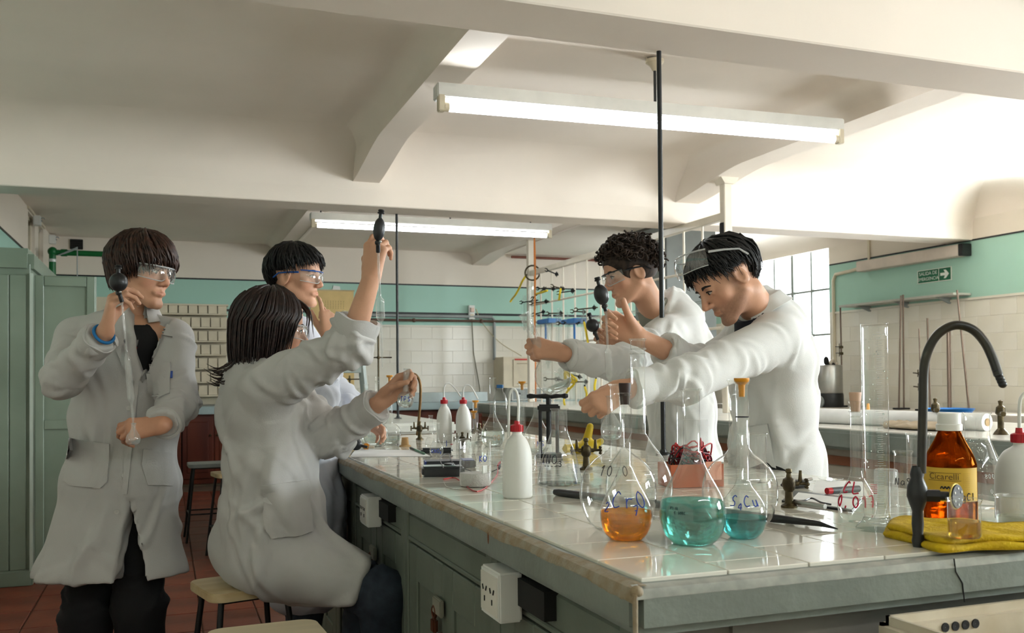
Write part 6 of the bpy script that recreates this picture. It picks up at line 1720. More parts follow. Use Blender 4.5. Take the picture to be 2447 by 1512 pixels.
# black gooseneck tap
p = onz(2194, 1306, BZ); k = ppm(p); t = thing('gooseneck_tap', p, 'black gooseneck water tap with round valve handle by the sink', 'tap')
dp = depth(p); L2 = lambda u, v, dd=0.0: P(u, v, dp + dd) - p
base = [(.0006, 0), (.0085, 0), (.0105, .010), (.0085, .022), (.0100, .040), (.0090, .062), (.0135, .075), (.0175, .088), (.0165, .105), (.0105, .120), (.0120, .126), (.0100, .134), (.0082, .140)]
MB().lathe(base, 24).build('base_column', M_rubber, t)
pth = [(2202, 1130), (2204, 1040), (2206, 960), (2208, 880), (2220, 832), (2244, 796), (2282, 777), (2322, 786), (2352, 816), (2372, 856), (2386, 896)]
pp = catmull([L2(u, v, -.0012 * i * i * .35) for i, (u, v) in enumerate(pth)], 6)
MB().tube(pp, .0078, 14).build('gooseneck', mat('black_tube_gloss', (34, 34, 30), .3, vscale=20, rgb2=(52, 48, 36)), t)
e0, e1 = pp[-1], L2(2396, 918, -.044)
q = MB(); dd = unit(e1 - e0)
for i in range(4): q.ball(e0 + (e1 - e0) * (i / 3), (.0072, .0072, .0065), 12, 8)
q.cyl(e0 - dd * .01, e1, .0062, 12); q.build('serrated_nozzle', M_rubber, t)
dv = unit(_rt * .95 - _fw * .25); c0 = np.array((0, 0, .090))
q = MB(); q.cyl(c0, c0 + dv * .036, .0115, 6); q.cyl(c0 + dv * .036, c0 + dv * .05, .008, 12); q.build('valve_body', M_rubber, t)
MB().cyl(c0 + dv * .045, c0 + dv * .062, .0045, 10).build('valve_stem', M_rubber, t)
whl = MB().lathe([(.0006, -.003), (.020, -.003), (.0215, 0), (.020, .004), (.0006, .004)], 28, c0 + dv * .062, M=rot_to(unit(_rt * .62 - _fw * .75 + _z * .05))).build('handle_disc', M_rubber, t)
axd = unit(_rt * .62 - _fw * .75 + _z * .05)
MB().torus(c0 + dv * .062, .0212, .0016, axd, 30, 6).build('gold_rim', mat('gold_edge', (200, 176, 90), .3, metal=.8), whl)
Mh = rot_to(axd)
for i in range(6):
    a = i * math.pi / 3; MB().lathe([(.0022, .0042), (.0022, .0052), (.0006, .0052)], 10, c0 + dv * .062 + Mh @ np.array((.014 * math.cos(a), .014 * math.sin(a), 0)), M=Mh).build('screw_head', M_white, whl)
# yellow folded cloth under the tap
def cloth_slab(label, outline, z0, layers, m_):
    c = np.mean([onz(u, v, z0) for u, v in outline], axis=0); t = thing('folded_cloth', c, label, 'cloth')
    for li, (shrink, za, th, sh) in enumerate(layers):
        pts = [onz(u, v, z0) for u, v in outline]; cc = np.mean(pts, axis=0); pl = [cc + (q - cc) * shrink + np.array((sh[0], sh[1], 0)) for q in pts]
        loop = catmull(pl + [pl[0]], 5)[:-1]; nl = len(loop); v, f = [], []; prof = [(.0, 0.0), (.6, .12), (.9, .35), (1, .6), (.9, .85), (.0, 1.0)]
        prof = [(1.0 - .03, 0), (1.0, .25), (1.012, .5), (1.0, .78), (.97, .95), (.90, 1.0)]
        for (s_, zz) in prof:
            for i, q in enumerate(loop):
                w_ = .0022 * math.sin(i * .8 + li) * zz; a = cc + np.array((sh[0], sh[1], 0)) + (q - cc - np.array((sh[0], sh[1], 0))) * s_; v.append(np.array((a[0], a[1], z0 + za + th * zz + w_)))
        nr = len(prof)
        for j in range(nr - 1):
            for i in range(nl): f.append((j * nl + i, j * nl + (i + 1) % nl, (j + 1) * nl + (i + 1) % nl, (j + 1) * nl + i))
        # wavy top
        ctr = cc + np.array((sh[0], sh[1], 0))
        for ring in (.6, .3):
            for i, q in enumerate(loop):
                a = ctr + (q - ctr) * ring; v.append(np.array((a[0], a[1], z0 + za + th + .0025 * math.sin(i * .9 + ring * 9))))
        for j in range(2):
            b0, b1 = (nr - 1 + j) * nl, (nr + j) * nl
            for i in range(nl): f.append((b0 + i, b0 + (i + 1) % nl, b1 + (i + 1) % nl, b1 + i))
        v.append(ctr + np.array((0, 0, za + th + z0 - ctr[2]))); b1 = (nr + 1) * nl
        for i in range(nl): f.append((b1 + i, b1 + (i + 1) % nl, len(v) - 1))
        MB().add(v, f).build('fold', m_, t, world=True, sharp=70)
    return t
M_ycloth = mat('yellow_duster_cloth', (212, 178, 16), .85, vscale=30, rgb2=(190, 154, 10), bump=.35, bscale=160)
cloth_slab('folded yellow cloth at the foot of the black tap', [(2112, 1283), (2180, 1300), (2246, 1322), (2330, 1316), (2447, 1314), (2520, 1310), (2500, 1282), (2400, 1276), (2300, 1268), (2200, 1262), (2128, 1262)], BZ, [(1.0, 0, .013, (0, 0)), (.965, .0125, .011, (.006, .003))], M_ycloth)
beaker('little beaker with yellowish liquid standing on the yellow cloth', 2305, 1284, 1192, 74, liq=(40, M_pale), z=BZ + .0255)
# gas taps
def gas_tap(label, u, vb, s=1.0, rot=0.0, arms=((0, 1), (180, 1)), tall=1.0, wheel=True):
    p = onz(u, vb, BZ); t = thing('gas_tap', p, label, 'tap', 'brass bench taps', rot)
    MB().lathe([(.0006, 0), (.026 * s, 0), (.026 * s, .006 * s), (.014 * s, .014 * s), (.012 * s, .05 * s * tall), (.018 * s, .058 * s * tall), (.022 * s, .075 * s * tall), (.018 * s, .09 * s * tall), (.009 * s, .096 * s * tall), (.007 * s, .108 * s * tall), (.011 * s, .113 * s * tall), (.009 * s, .122 * s * tall), (.0006, .124 * s * tall)], 20).build('column', M_brass, t)
    for a, kk in arms:
        a = R(a); d = np.array((math.cos(a), math.sin(a), 0)); c = np.array((0, 0, .075 * s * tall))
        n_ = MB(); n_.cyl(c, c + d * .03 * s, .008 * s, 12); n_.tube([c + d * .028 * s, c + d * .036 * s + np.array((0, 0, .006 * s)), c + d * .037 * s + np.array((0, 0, .042 * s))], [.007 * s, .007 * s, .0045 * s], 10); n_.build('nozzle', M_brass, t)
        if wheel:
            w_ = MB(); w_.cyl(c + d * .03 * s, c + d * .052 * s, .005 * s, 10)
            for i in range(6):
                b = i * math.pi / 3; e = np.cross(d, (0, 0, 1)); w_.ball(c + d * .056 * s + (e * math.cos(b) + _z * math.sin(b)) * .013 * s, .0052 * s, 8, 6)
            w_.torus(c + d * .056 * s, .010 * s, .003 * s, d, 18, 6); w_.build('handwheel', M_brass, t)
    return t
gas_tap('brass gas tap with scalloped handwheel beside the clipboard', 1886, 1212, .72, R(-30), arms=((10, 1),))
gas_tap('dark brass double gas tap behind the conical flask with handwriting', 1401, 1122, .84, R(-15))
gas_tap('brass gas tap beside the two white wash bottles', 1003, 1050, .75, R(-20))
gas_tap('small dark gas tap between the far flasks', 1105, 1075, .62, R(-20))
gas_tap('dark brass tap half hidden behind the left wash bottles', 1146, 1058, .75, R(30))
p = onz(995, 1046, BZ); dp = depth(p)
pipe('copper_tap_tube', 'thin curved copper tube rising from the tap near the raised flask', catmull([P(u, v, dp) for u, v in ((997, 1040), (1002, 990), (1005, 940), (1003, 912), (994, 896), (984, 892))], 6), .007, mat('dull_copper', (112, 84, 48), .4, metal=.6), 'tube')
# black rods from bench to beam
for u, vb_, lb, ys_ in ((1585.5, 1086, 'black iron rod rising from the near bench to the ceiling beam', 3.19), (951, 1000, 'far black iron rod rising from the second bench to the middle beam', 6.9)):
    p = onz(u, vb_, BZ); t = thing('support_rod', p, lb, 'rod')
    MB().cyl((0, 0, .004), (0, 0, 2.51 - BZ), .0095, 14).build('rod', M_rubber, t)
    MB().lathe([(.0006, 0), (.03, 0), (.03, .005), (.014, .010), (.012, .02), (.0006, .02)], 20).build('foot_flange', M_rubber, t)
# long black bar lying across the bench
a, b = onz(1326, 1184, BZ), onz(2002, 1268, BZ); a[2] = b[2] = BZ + .0095
t = thing('black_bar', a, 'long black tapered bar lying across the bench behind the flasks', 'bar')
MB().tube([a, a + (b - a) * .02, a + (b - a) * .7, a + (b - a) * .82, a + (b - a) * .95, b - np.array((0, 0, .006))], [.0075, .0095, .0090, .0088, .0055, .0012], 12).build('bar', M_rubber, t, world=True)
# clipboard, papers, marker, pouch
def flat(name, label, cat, quad, th, m_, z=BZ, parts=()):
    q = [onz(u, v, z) for u, v in quad]; c = sum(q) / 4; t = thing(name, c, label, cat)
    v = [np.array((a[0], a[1], z + .0006)) for a in q] + [np.array((a[0], a[1], z + th)) for a in q]
    MB().add(v, [(3, 2, 1, 0), (4, 5, 6, 7)] + [(i, (i + 1) % 4, 4 + (i + 1) % 4, 4 + i) for i in range(4)]).build('sheet' if th < .003 else 'board', m_, t, smooth=False, world=True)
    return t
M_paper = mat('white_paper', (240, 240, 236), .7)
flat('paper_sheets', 'white paper sheets on the bench behind the marker pen', 'paper', [(1938, 1192), (2075, 1186), (2060, 1152), (1950, 1148)], .002, M_paper)
t = flat('clipboard', 'black clipboard with steel clip holding paper beside the gas tap', 'clipboard', [(1868, 1200), (2036, 1224), (2060, 1196), (1900, 1176)], .005, M_rubber)
q = [onz(u, v, BZ + .005) for u, v in ((1890, 1196), (2034, 1217), (2052, 1195), (1908, 1177))]
MB().add([x for x in q] + [x + np.array((0, 0, .0012)) for x in q], [(3, 2, 1, 0), (4, 5, 6, 7)] + [(i, (i + 1) % 4, 4 + (i + 1) % 4, 4 + i) for i in range(4)]).build('paper', M_paper, t, smooth=False, world=True)
ca, cb = onz(1892, 1198, BZ + .012), onz(1972, 1210, BZ + .012)
MB().tube([ca, cb], .006, 8).build('clip', M_steel, t, world=True)
MB().tube(catmull([onz(u, v, BZ + .016) for u, v in ((1895, 1195), (1920, 1196), (1940, 1190), (1962, 1200), (1985, 1205))], 5), .0022, 6).build('clip_wire', M_black, t, world=True)
a, b = onz(1976, 1183, BZ), onz(2052, 1177, BZ); t = thing('marker_pen', a, 'thick grey marker pen with red end lying on the papers', 'marker'); a[2] = b[2] = BZ + .0105
MB().cyl(a + (b - a) * .14, b, .0085, 16).build('barrel', mat('pen_grey', (70, 74, 76), .4), t, world=True); MB().cyl(a, a + (b - a) * .15, .0082, 16).build('end_cap', M_plastic_r, t, world=True)
ops = [('u', .012, p_rc(P(1868, 1150, 2.28), P(1930, 1148, 2.3), .012, .010)), ('u', .01, p_ell(P(1900, 1152, 2.29), (.04, .02, .012)))]
c = onz(1900, 1166, BZ); ops = [('u', .012, p_rc(c + np.array((-.03, -.01, .012)), c + np.array((.03, .0, .012)), .011, .010)), ('u', .01, p_ell(c + np.array((0, 0, .010)), (.045, .02, .010)))]
v, f = sdf_mesh(ops, .003); t = thing('pencil_pouch', (c[0], c[1], BZ), 'small soft black pouch behind the brass gas tap', 'pouch')
link_quads('pouch_body', v - np.array(t.location), f, M_rubber, t); MB().cyl(c + np.array((.03, 0, .020)) - np.array(t.location), c + np.array((.055, .0, .022)) - np.array(t.location), .004, 8).build('zip_pull', M_steel, t)
p = onz(1985, 1150, BZ); t = thing('watch_glass', p, 'shallow clear watch glass on the papers', 'dish'); MB().lathe([(.0006, .002), (.02, .003), (.034, .008), (.035, .009)], 28).build('dish', M_glass2, t)

# ------------------------------------------------------------------ left-hand group
wash_bottle('white wash bottle with red cap standing nearest on the left part of the bench', 1237, 1188, 71, 1005, 1030, [(1238, 1006), (1239, 965), (1235, 938), (1226, 930), (1218, 944), (1216, 985), (1216, 1045)], 30, liq=36)
wash_bottle('left one of the two white wash bottles with curved spouts', 1062, 1056, 37, 949, 964, [(1061, 949), (1061, 928), (1066, 917), (1076, 917), (1088, 929), (1101, 947)], 17)
wash_bottle('right one of the two white wash bottles with curved spouts', 1108, 1056, 37, 949, 964, [(1107, 949), (1107, 932), (1112, 921), (1122, 921), (1132, 934), (1142, 953)], 17)
t = beaker('beaker half filled with white powder near the bench edge', 1136, 1161, 1050, 76, texts=[('KO', 68, 14, M_ink_b, 20, None, .9)])
k = ppm(np.array(t.location)); q = MB(); q.lathe([(.0006, .002), (34 / k, .002), (36.3 / k, .008), (36.3 / k, 32 / k), (.0006, 32 / k)], 36)
q.build('white_powder', mat('grey_white_powder', (218, 214, 210), .95, vscale=200, bump=.4, bscale=400), t)
MB().rbox(np.array((33 / k * math.cos(face_ang(t.location) + .75), 33 / k * math.sin(face_ang(t.location) + .75), 42 / k)), (.004, 16 / k, 18 / k), .001, rz=face_ang(t.location) + .75).build('paper_label', M_white, t, smooth=False)
vflask('clear 500 flask with orange print between the far bottles', 1178, 1066, 902, 56, 14, 'pear', liq=(36, M_wliq), texts=[('500', 22, 12, M_ink_o, 6, None, .6)], seg=30)
p = onz(1196, 1072, BZ); k = ppm(p); t = thing('water_bottle', p, 'clear plastic bottle with blue cap behind the 500 flask', 'bottle'); R0 = 17 / k
MB().lathe([(.0006, 0), (R0, 0), (R0, .1), (R0 * .96, .105), (R0, .11), (R0, 118 / k), (R0 * .6, 134 / k), (R0 * .42, 138 / k), (R0 * .42, 146 / k)], 28).build('bottle_body', M_glass2, t); MB().lathe([(.0006, 145 / k), (R0 * .5, 145 / k), (R0 * .5, 153 / k), (.0006, 153 / k)], 20).build('screw_cap', M_ply_b, t)
vflask('flask with yellow stopper beside the right wash bottle', 1133, 1068, 985, 36, 13, 'round', stop=(M_plastic_y, 'cone'), seg=28)
vflask('farther flask with yellow stopper just behind the yellow-stoppered one', 1137, 1058, 960, 36, 13, 'round', stop=(M_plastic_y, 'cone'), seg=28)
vflask('tiny narrow-necked flask left of the far wash bottles', 1030, 1072, 992, 28, 9, 'pear', seg=28)
vflask('small flask with blue handwriting on the paper near the pen case', 1043, 1090, 1010, 33, 14, 'half', texts=[('KNO3', 14, 9, M_ink_b, 0, {3}, .7)], seg=28)
vflask('little round flask lying low beside the powder beaker', 1092, 1088, 1046, 30, 10, 'round', seg=28)
beaker('small beaker with red and blue marks near the far gas tap', 1078, 1076, 1037, 38, texts=[('l', 18, 14, M_ink_b, -10, None, .9), ('-', 16, 12, M_ink_r, 2, None, .9)])
vflask('wide flask half full of water under the white sleeve', 894, 1066, 985, 66, 16, 'round', liq=(28, M_wliq), seg=32)
vflask('flask with blue line and long neck behind the white sleeve', 932, 1062, 900, 52, 13, 'round', liq=(20, M_wliq), stop=(M_plastic_y, 'cone'), mark=(100, M_ink_b), seg=32)
vflask('slim-necked flask glimpsed between the step stool and the raised hand', 876, 1060, 918, 30, 10, 'pear', seg=24, collar=True)
vflask('second slim-necked flask left of the lifted small flask', 902, 1056, 900, 30, 10, 'pear', seg=24, collar=True)
vflask('flask with blue letters in front of the black screw press', 1283, 1082, 930, 66, 15, 'pear', texts=[('MS', 24, 12, M_ink_b, 10, None, .8)], liq=(12, M_wliq), seg=32)
cylinder('thin graduated tube with yellow stopper near the black press', 1249, 1078, 915, 15, 34, ticks=True, stop=(M_plastic_y, 'cone'), name='graduated_cylinder')
cylinder('thin ribbed tube in front of the yellow-stoppered cylinder', 1246, 1092, 945, 13, 30, ticks=False, name='glass_tube')
erlen('conical flask with black handwriting in the middle of the bench', 1338, 1156, 976, 106, 38, texts=[('KNO3', 62, 20, M_ink_k, -22, {3}, 1.0), ('-----', 46, 12, M_ink_k, -18, None, .8)], liq=(2.5, M_wliq))
cylinder('short test tube standing beside the nearest wash bottle', 1268, 1122, 1042, 18, 0, ticks=False, name='test_tube'); cylinder('second short test tube next to the conical flask', 1284, 1128, 1056, 16, 0, ticks=False, name='test_tube')
cylinder('tall clear tube behind the double gas tap', 1447, 1116, 985, 20, 42, ticks=True); cylinder('smaller clear tube just left of the big round flask', 1466, 1122, 1016, 16, 36, ticks=False, name='glass_tube')
# multimeter, blue book, leads
c = onz(1058, 1137, BZ); t = thing('multimeter', c, 'black multimeter lying flat beside the powder beaker', 'meter', rz=R(-12))
MB().rbox((0, 0, .017), (.13, .075, .030), .006).build('case', M_rubber, t); MB().rbox((-.01, 0, .0325), (.10, .06, .002), .001, seg=1).build('face', mat('meter_face', (120, 140, 136), .3), t, smooth=False); MB().lathe([(.0006, .033), (.016, .033), (.015, .039), (.0006, .039)], 18, (.02, 0, 0)).build('dial_knob', M_rubber, t)
c = onz(1075, 1116, BZ); t = thing('blue_case', c, 'flat blue and black case behind the multimeter', 'case', rz=R(-12))
MB().rbox((0, 0, .0125), (.17, .085, .024), .003).build('body', mat('case_black', (40, 42, 48), .5), t); MB().rbox((-.083, 0, .0125), (.008, .083, .022), .002, seg=1).build('spine', mat('case_blue', (24, 50, 140), .4), t, smooth=False); MB().rbox((.06, 0, .0255), (.04, .084, .002), .001, seg=1).build('strap', MATS['case_blue'], t, smooth=False)
def lead(label, pts, m_, r=.0016, clip=None):
    q = [np.asarray(x, float) for x in pts]; t = thing('test_lead', q[0], label, 'lead'); MB().tube(catmull(q, 6), r, 6).build('wire', m_, t, world=True)
    if clip is not None: a, b = q[-1], q[-1] + np.asarray(clip); MB().tube([a, a + (b - a) * .5, b], [.0035, .0045, .0012], 8).build('crocodile_clip', m_, t, world=True)
    return t
M_rw = mat('red_wire', (176, 26, 30), .4); M_kw = mat('black_wire', (18, 18, 20), .4)
oz = lambda u, v, dz=.002: onz(u, v, BZ) + np.array((0, 0, dz))
lead('red test lead running under the powder beaker to a clip', [oz(1060, 1146), oz(1090, 1144), oz(1140, 1176, .002), oz(1185, 1140), oz(1190, 1120, .01)], M_rw, clip=(.02, .03, .012))
lead('black test lead looped over the multimeter', [oz(1060, 1142, .03), oz(1052, 1128, .045), oz(1072, 1120, .05), oz(1085, 1134, .035), oz(1150, 1134, .003), oz(1192, 1124, .006)], M_kw, clip=(.016, .03, .012))
lead('thin transparent lead curling on the tiles before the beaker', [oz(1060, 1152), oz(1070, 1166), oz(1100, 1172), oz(1130, 1170)], mat('clear_lead', (150, 140, 124), .4), r=.001)
# box with tangled wires behind the teal flask
c = onz(1650, 1160, BZ); t = thing('wire_box', c, 'open orange cardboard box of leads behind the teal flask', 'box', rz=R(-10)); M_card = mat('orange_card', (176, 92, 56), .7)
for (x, y, dx, dy) in ((-.075, 0, .003, .10), (.075, 0, .003, .10), (0, -.05, .15, .003), (0, .05, .15, .003)): MB().box((x, y, .032), (dx, dy, .062)).build('side', M_card, t, smooth=False)
MB().box((0, 0, .002), (.148, .098, .003)).build('bottom', M_card, t, smooth=False)
MB().rbox((.045, -.055, .045), (.045, .004, .05), .001, seg=1).build('flap', mat('salmon_label', (226, 160, 134), .6), t, smooth=False)
rs = np.random.RandomState(9)
for i in range(16):
    base = c + np.array((rs.uniform(-.06, .06), rs.uniform(-.035, .035), .03)); q = [base]; a = rs.uniform(0, 6.28)
    for k_ in range(7): a += rs.uniform(.6, 1.3); q.append(c + np.array((.055 * math.cos(a) * rs.uniform(.5, 1.25) , .04 * math.sin(a), rs.uniform(.04, .115 if i % 3 else .13))))
    ci = i % 3
    lead(('bright red lead tangled in the heap in the orange box', 'black lead tangled in the heap in the orange box', 'dark maroon lead tangled in the heap in the orange box')[ci], q, (M_rw, M_kw, mat('maroon_wire', (110, 16, 40), .4))[ci], r=.0021, clip=(rs.uniform(-.01, .01), 0, .025) if i % 4 == 0 else None)['group'] = 'leads heaped in the box'
# rubber bulb, stopper bits, cork, paper, pen case on the far left
c = onz(851, 1076, BZ); t = thing('rubber_bulb', c, 'black rubber pipette bulb lying by the bench corner', 'bulb'); k = ppm(c); r_ = 14.5 / k
q = MB(); q.ball((0, 0, r_), r_, 20, 14); q.build('bulb', M_rubber, t); MB().cyl((r_ * .8, -.01, r_ * .75), (r_ * 1.7, -.02, r_ * .55), .006, 10).build('nipple', M_rubber, t)
c = onz(875, 1074, BZ); t = thing('yellow_stopcock', c, 'small yellow plastic stopcock beside the black bulb', 'stopcock'); MB().rbox((0, 0, .014), (.026, .022, .026), .005).build('body', M_plastic_y, t); MB().cyl((.01, -.008, .012), (.032, -.016, .01), .006, 10).build('spigot', M_cream, t)
c = onz(968, 1066, BZ); t = thing('rubber_stopper', c, 'tan rubber stopper standing wide end down on the bench', 'stopper'); MB().lathe([(.0006, 0), (.026, 0), (.026, .004), (.018, .006), (.014, .04), (.0006, .04)], 24).build('plug', M_cork_t, t)
flat('paper_sheet', 'white paper sheet on the bench edge under the raised sleeve', 'paper', [(836, 1092), (1028, 1090), (1000, 1076), (850, 1074)], .0016, M_paper)
c = onz(1044, 1083, BZ); t = thing('pen_case', c, 'black pen case lying behind the small handwritten flask', 'case', rz=R(-14)); MB().rbox((0, 0, .012), (.13, .04, .022), .008).build('case_body', M_rubber, t); MB().rbox((0, 0, .0235), (.11, .006, .001), .0004, seg=1).build('zip', M_steel, t, smooth=False)
a, b = oz(992, 1078, .006), oz(1016, 1088, .006); t = thing('ballpoint_pen', a, 'green and black pen on the white paper', 'pen'); MB().tube([a, a + (b - a) * .85, b], [.005, .005, .001], 10).build('barrel', mat('pen_green', (20, 110, 70), .3), t, world=True); MB().cyl(a - (b - a) * .5, a, .0052, 10).build('cap', M_rubber, t, world=True)
# black screw press
c = onz(1312, 1092, BZ); t = thing('screw_press', c, 'black iron screw press with long round-ended handle', 'press', rz=-YAW); k = ppm(c)
MB().rbox((0, 0, .008), (.10, .08, .016), .004).build('base', M_rubber, t)
for s in (-1, 1): MB().cyl((s * .032, 0, .016), (s * .032, 0, 118 / k), .007, 12).build('column', M_rubber, t)
MB().rbox((0, 0, 118 / k), (.085, .045, .026), .006).build('head', M_rubber, t); MB().cyl((0, 0, .05), (0, 0, 146 / k), .010, 14).build('screw', M_rubber, t)
q = MB(); q.tube([(-52 / k, 0, 146 / k), (-44 / k, 0, 146 / k), (-30 / k, 0, 146 / k), (0, 0, 146 / k), (30 / k, 0, 146 / k), (40 / k, 0, 146 / k), (47 / k, 0, 146 / k)], [.006, .0105, .007, .012, .007, .0115, .006], 12); q.build('handle', M_rubber, t)
# yellow rubber glove
c = onz(1400, 1082, BZ); ops = [('u', .02, p_ell(c + np.array((0, 0, .02)), (.05, .035, .022))), ('u', .02, p_rc(c + np.array((.0, 0, .03)), c + np.array((.02, .0, .105)), .02, .014)), ('u', .02, p_rc(c + np.array((.01, 0, .02)), c + np.array((.062, -.01, .045)), .018, .013)), ('u', .02, p_rc(c + np.array((-.02, 0, .02)), c + np.array((-.085, .0, .02)), .02, .016))]
v, f = sdf_mesh(ops, .005); t = thing('rubber_glove', (c[0], c[1], BZ), 'crumpled yellow rubber glove on the bench behind the gas tap', 'glove'); link_quads('glove_body', v - np.array(t.location), f, mat('yellow_glove', (224, 192, 36), .5, vscale=15), t)
MB().torus((-.088, 0, .02), .016, .003, (1, 0, 0), 18, 6).build('cuff_bead', MATS['yellow_glove'], t)
# ------------------------------------------------------------------ things held in the hands
def pipette(label, pts, bulge=None, rt_=.0034, bulb=None, valves=True, tip=.0012, broad=.0085):
    """glass pipette along pts (top to tip); bulge=(start, end) as fractions; bulb=(centre, radii, axis)"""
    pts = [np.asarray(p, float) for p in pts]; t = thing('pipette', pts[-1], label, 'pipette')
    N = 60; L = np.linalg.norm(pts[1] - pts[0]); d = (pts[1] - pts[0]) / L; q, rr = [], []
    for i in range(N + 1):
        s = i / N; r_ = rt_
        if bulge:
            a, b = bulge; w = .02
            g = 1 / (1 + math.exp(-(s - a) / w * 5)) * 1 / (1 + math.exp((s - b) / w * 5)); r_ += (broad - rt_) * g
        if s > .86: r_ = rt_ + (tip - rt_) * (s - .86) / .14
        q.append(pts[0] + d * L * s); rr.append(r_)
    MB().tube(q, rr, 14, cap=False).build('glass_stem', M_glass_p, t, world=True, sharp=None)
    if bulb:
        c, r_, ax = bulb; c = np.asarray(c, float); ax = unit(ax); Mx = rot_to(ax)
        o = MB(); prof = [(math.sin(math.pi * j / 14), -math.cos(math.pi * j / 14)) for j in range(15)]; prof[0] = (1e-3, -1); prof[-1] = (1e-3, 1)
        o.lathe([(a * r_[0], b * r_[1]) for a, b in prof], 24, c, M=Mx); bo = o.build('rubber_bulb', M_rubber, t, world=True)
        off_ = np.array(t.location); n_ = MB(); n_.cyl(c - ax * r_[1] * .9 - off_, pts[0] + d * .02 - off_, .0062, 12); n_.ball(c - ax * r_[1] * 1.12 - off_, .0085, 12, 8); n_.build('neck', M_rubber, bo)
        v_ = MB(); e = c + ax * r_[1]; v_.cyl(e - ax * .004 - off_, e + ax * .018 - off_, .0055, 12); v_.lathe([(.0006, 0), (.0095, .001), (.0105, .004), (.0075, .007), (.0095, .010), (.007, .013), (.0006, .013)], 16, e + ax * .010 - off_, M=Mx); v_.build('valve_cap', M_rubber, bo)
        if valves: MB().ball(c - ax * r_[1] * 1.05 + V3(.008, -.006, 0) - off_, .0042, 10, 8).build('valve_ball', M_steel, bo)
    return t
M_glass_p = thin_glass('pipette_glass', (.94, .955, .95), (.25, .28, .28), 1.8, .10)
def held_flask(label, base, axis, h, R0, r0, kind='pear', liq=None, txt=None):
    t = thing('small_flask', base, label, 'flask'); Mx = Matrix(rot_to(axis).tolist()); t.rotation_mode = 'QUATERNION'; t.rotation_quaternion = Mx.to_quaternion()
    prof = flask_profile(R0, r0, h, kind); MB().lathe(prof, 32).build('glass_body', M_glass_p, t, sharp=60)
    if liq: fill_liquid(prof, liq, M_wliq, t, seg=28)
    if txt:
        q = MB(); rf = rad_fn(prof); bp = np.array(base); a = np.array(Mx.to_3x3().transposed() @ Vector(_C - bp)); ang = math.atan2(a[1], a[0]); marks_on_revolution(q, strokes(txt, R0 * .55), rf, R0 * 1.1, ang, w=R0 * .035); q.build('writing', M_ink_b, t)
    return t
pipette('pipette with black bulb held up by the student standing at the left', [P(290, 705, 2.76), P(322, 1046, 2.80)], (.42, .74), bulb=(P(283, 674, 2.75), (.026, .028), V3(0, 0, 1)), broad=.0095)
held_flask('tiny clear flask in the lowered hand of the student at the left', P(318, 1062, 2.80), V3(.03, 0, 1), .065, .021, .0065)
pipette('pipette with blue-black bulb held high by the seated student', [P(903, 586, 2.68), P(914, 880, 2.78)], (.42, .60), bulb=(P(906, 548, 2.67), (.017, .034), V3(.12, 0, 1)), broad=.0125)
held_flask('small flask of water with blue letters in the hand of the seated student', P(968, 974, 2.90), V3(.05, 0, 1), .122, .0255, .0095, 'round', liq=.030, txt='TPS')
pipette('pipette with black bulb held by the student bending over the bench', [P(1447, 730, 2.84), P(1458, 940, 2.66)], (.52, .84), bulb=(P(1437, 704, 2.82), (.0225, .032), V3(-.25, -.1, 1)), broad=.0105)
held_flask('clear flask held below the pipette by the bending student', P(1462, 1050, 2.64), V3(-.05, 0, 1), .125, .03, .009, 'pear', liq=.012)
pipette('pipette with round black bulb in the far hand of the curly-haired student', [P(1428, 800, 3.62), P(1438, 905, 3.58)], None, bulb=(P(1416, 777, 3.62), (.026, .027), V3(-.3, 0, 1)))
held_flask('large flask held by its neck by the curly-haired student', P(1338, 935, 3.26), unit(V3(-.42, 0, .92)), .30, .062, .017, 'round', liq=.03)
# ------------------------------------------------------------------ step stool and carboy on the second bench
M_sg = mat('pale_grey_paint', (172, 182, 178), .5, vscale=5)
c = onz(842, 996, BZ); c = np.array((1.27, 7.05, BZ)); t = thing('step_stool', c, 'grey wooden step stool standing on the second bench under the carboy', 'stool', rz=R(-8))
MB().rbox((0, 0, .452), (.30, .28, .025), .004, seg=1).build('seat', M_sg, t, smooth=False)
for sx in (-1, 1):
    for sy in (-1, 1): MB().tube([(sx * .115, sy * .105, .44), (sx * .155, sy * .14, .0)], .022, 4).build('leg', M_sg, t, smooth=False)
for sy in (-1, 1):
    MB().rbox((0, sy * .108, .395), (.23, .022, .085), .003, seg=1).build('apron', M_sg, t, smooth=False); MB().rbox((0, sy * .125, .15), (.27, .022, .04), .003, seg=1).build('rung', M_sg, t, smooth=False)
for sx in (-1, 1): MB().rbox((sx * .12, 0, .395), (.022, .2, .085), .003, seg=1).build('apron', M_sg, t, smooth=False)
t = thing('carboy', c + np.array((.015, 0, .465)), 'large clear glass carboy with tap and string on the step stool', 'bottle')
pf = [(.0006, .004), (.10, 0), (.112, .008), (.120, .06)] + [tuple(q) for q in catmull([(.120, .06), (.124, .14), (.115, .21), (.085, .27), (.045, .305), (.034, .32)], 4)[1:]] + [(.034, .345), (.042, .35), (.042, .36), (.036, .36)]
MB().lathe(pf, 36).build('glass_body', thin_glass('greenish_glass', (.90, .93, .88), (.5, .54, .46), 1.2, .04), t)
MB().lathe([(.0006, .006), (.108, .008), (.116, .035), (.0006, .035)], 32).build('liquid', M_wliq, t); MB().torus((0, 0, .215), .114, .006, seg=30, ms=6).build('string_band', M_rope, t)
q = MB(); dq = unit(-_fw * .9 - _rt * .2); dq[2] = 0; q.cyl(dq * .115 + np.array((0, 0, .05)), dq * .16 + np.array((0, 0, .05)), .012, 12); q.cyl(dq * .15 + np.array((0, 0, .03)), dq * .15 + np.array((0, 0, .07)), .010, 12); q.build('glass_tap', M_glass2, t)
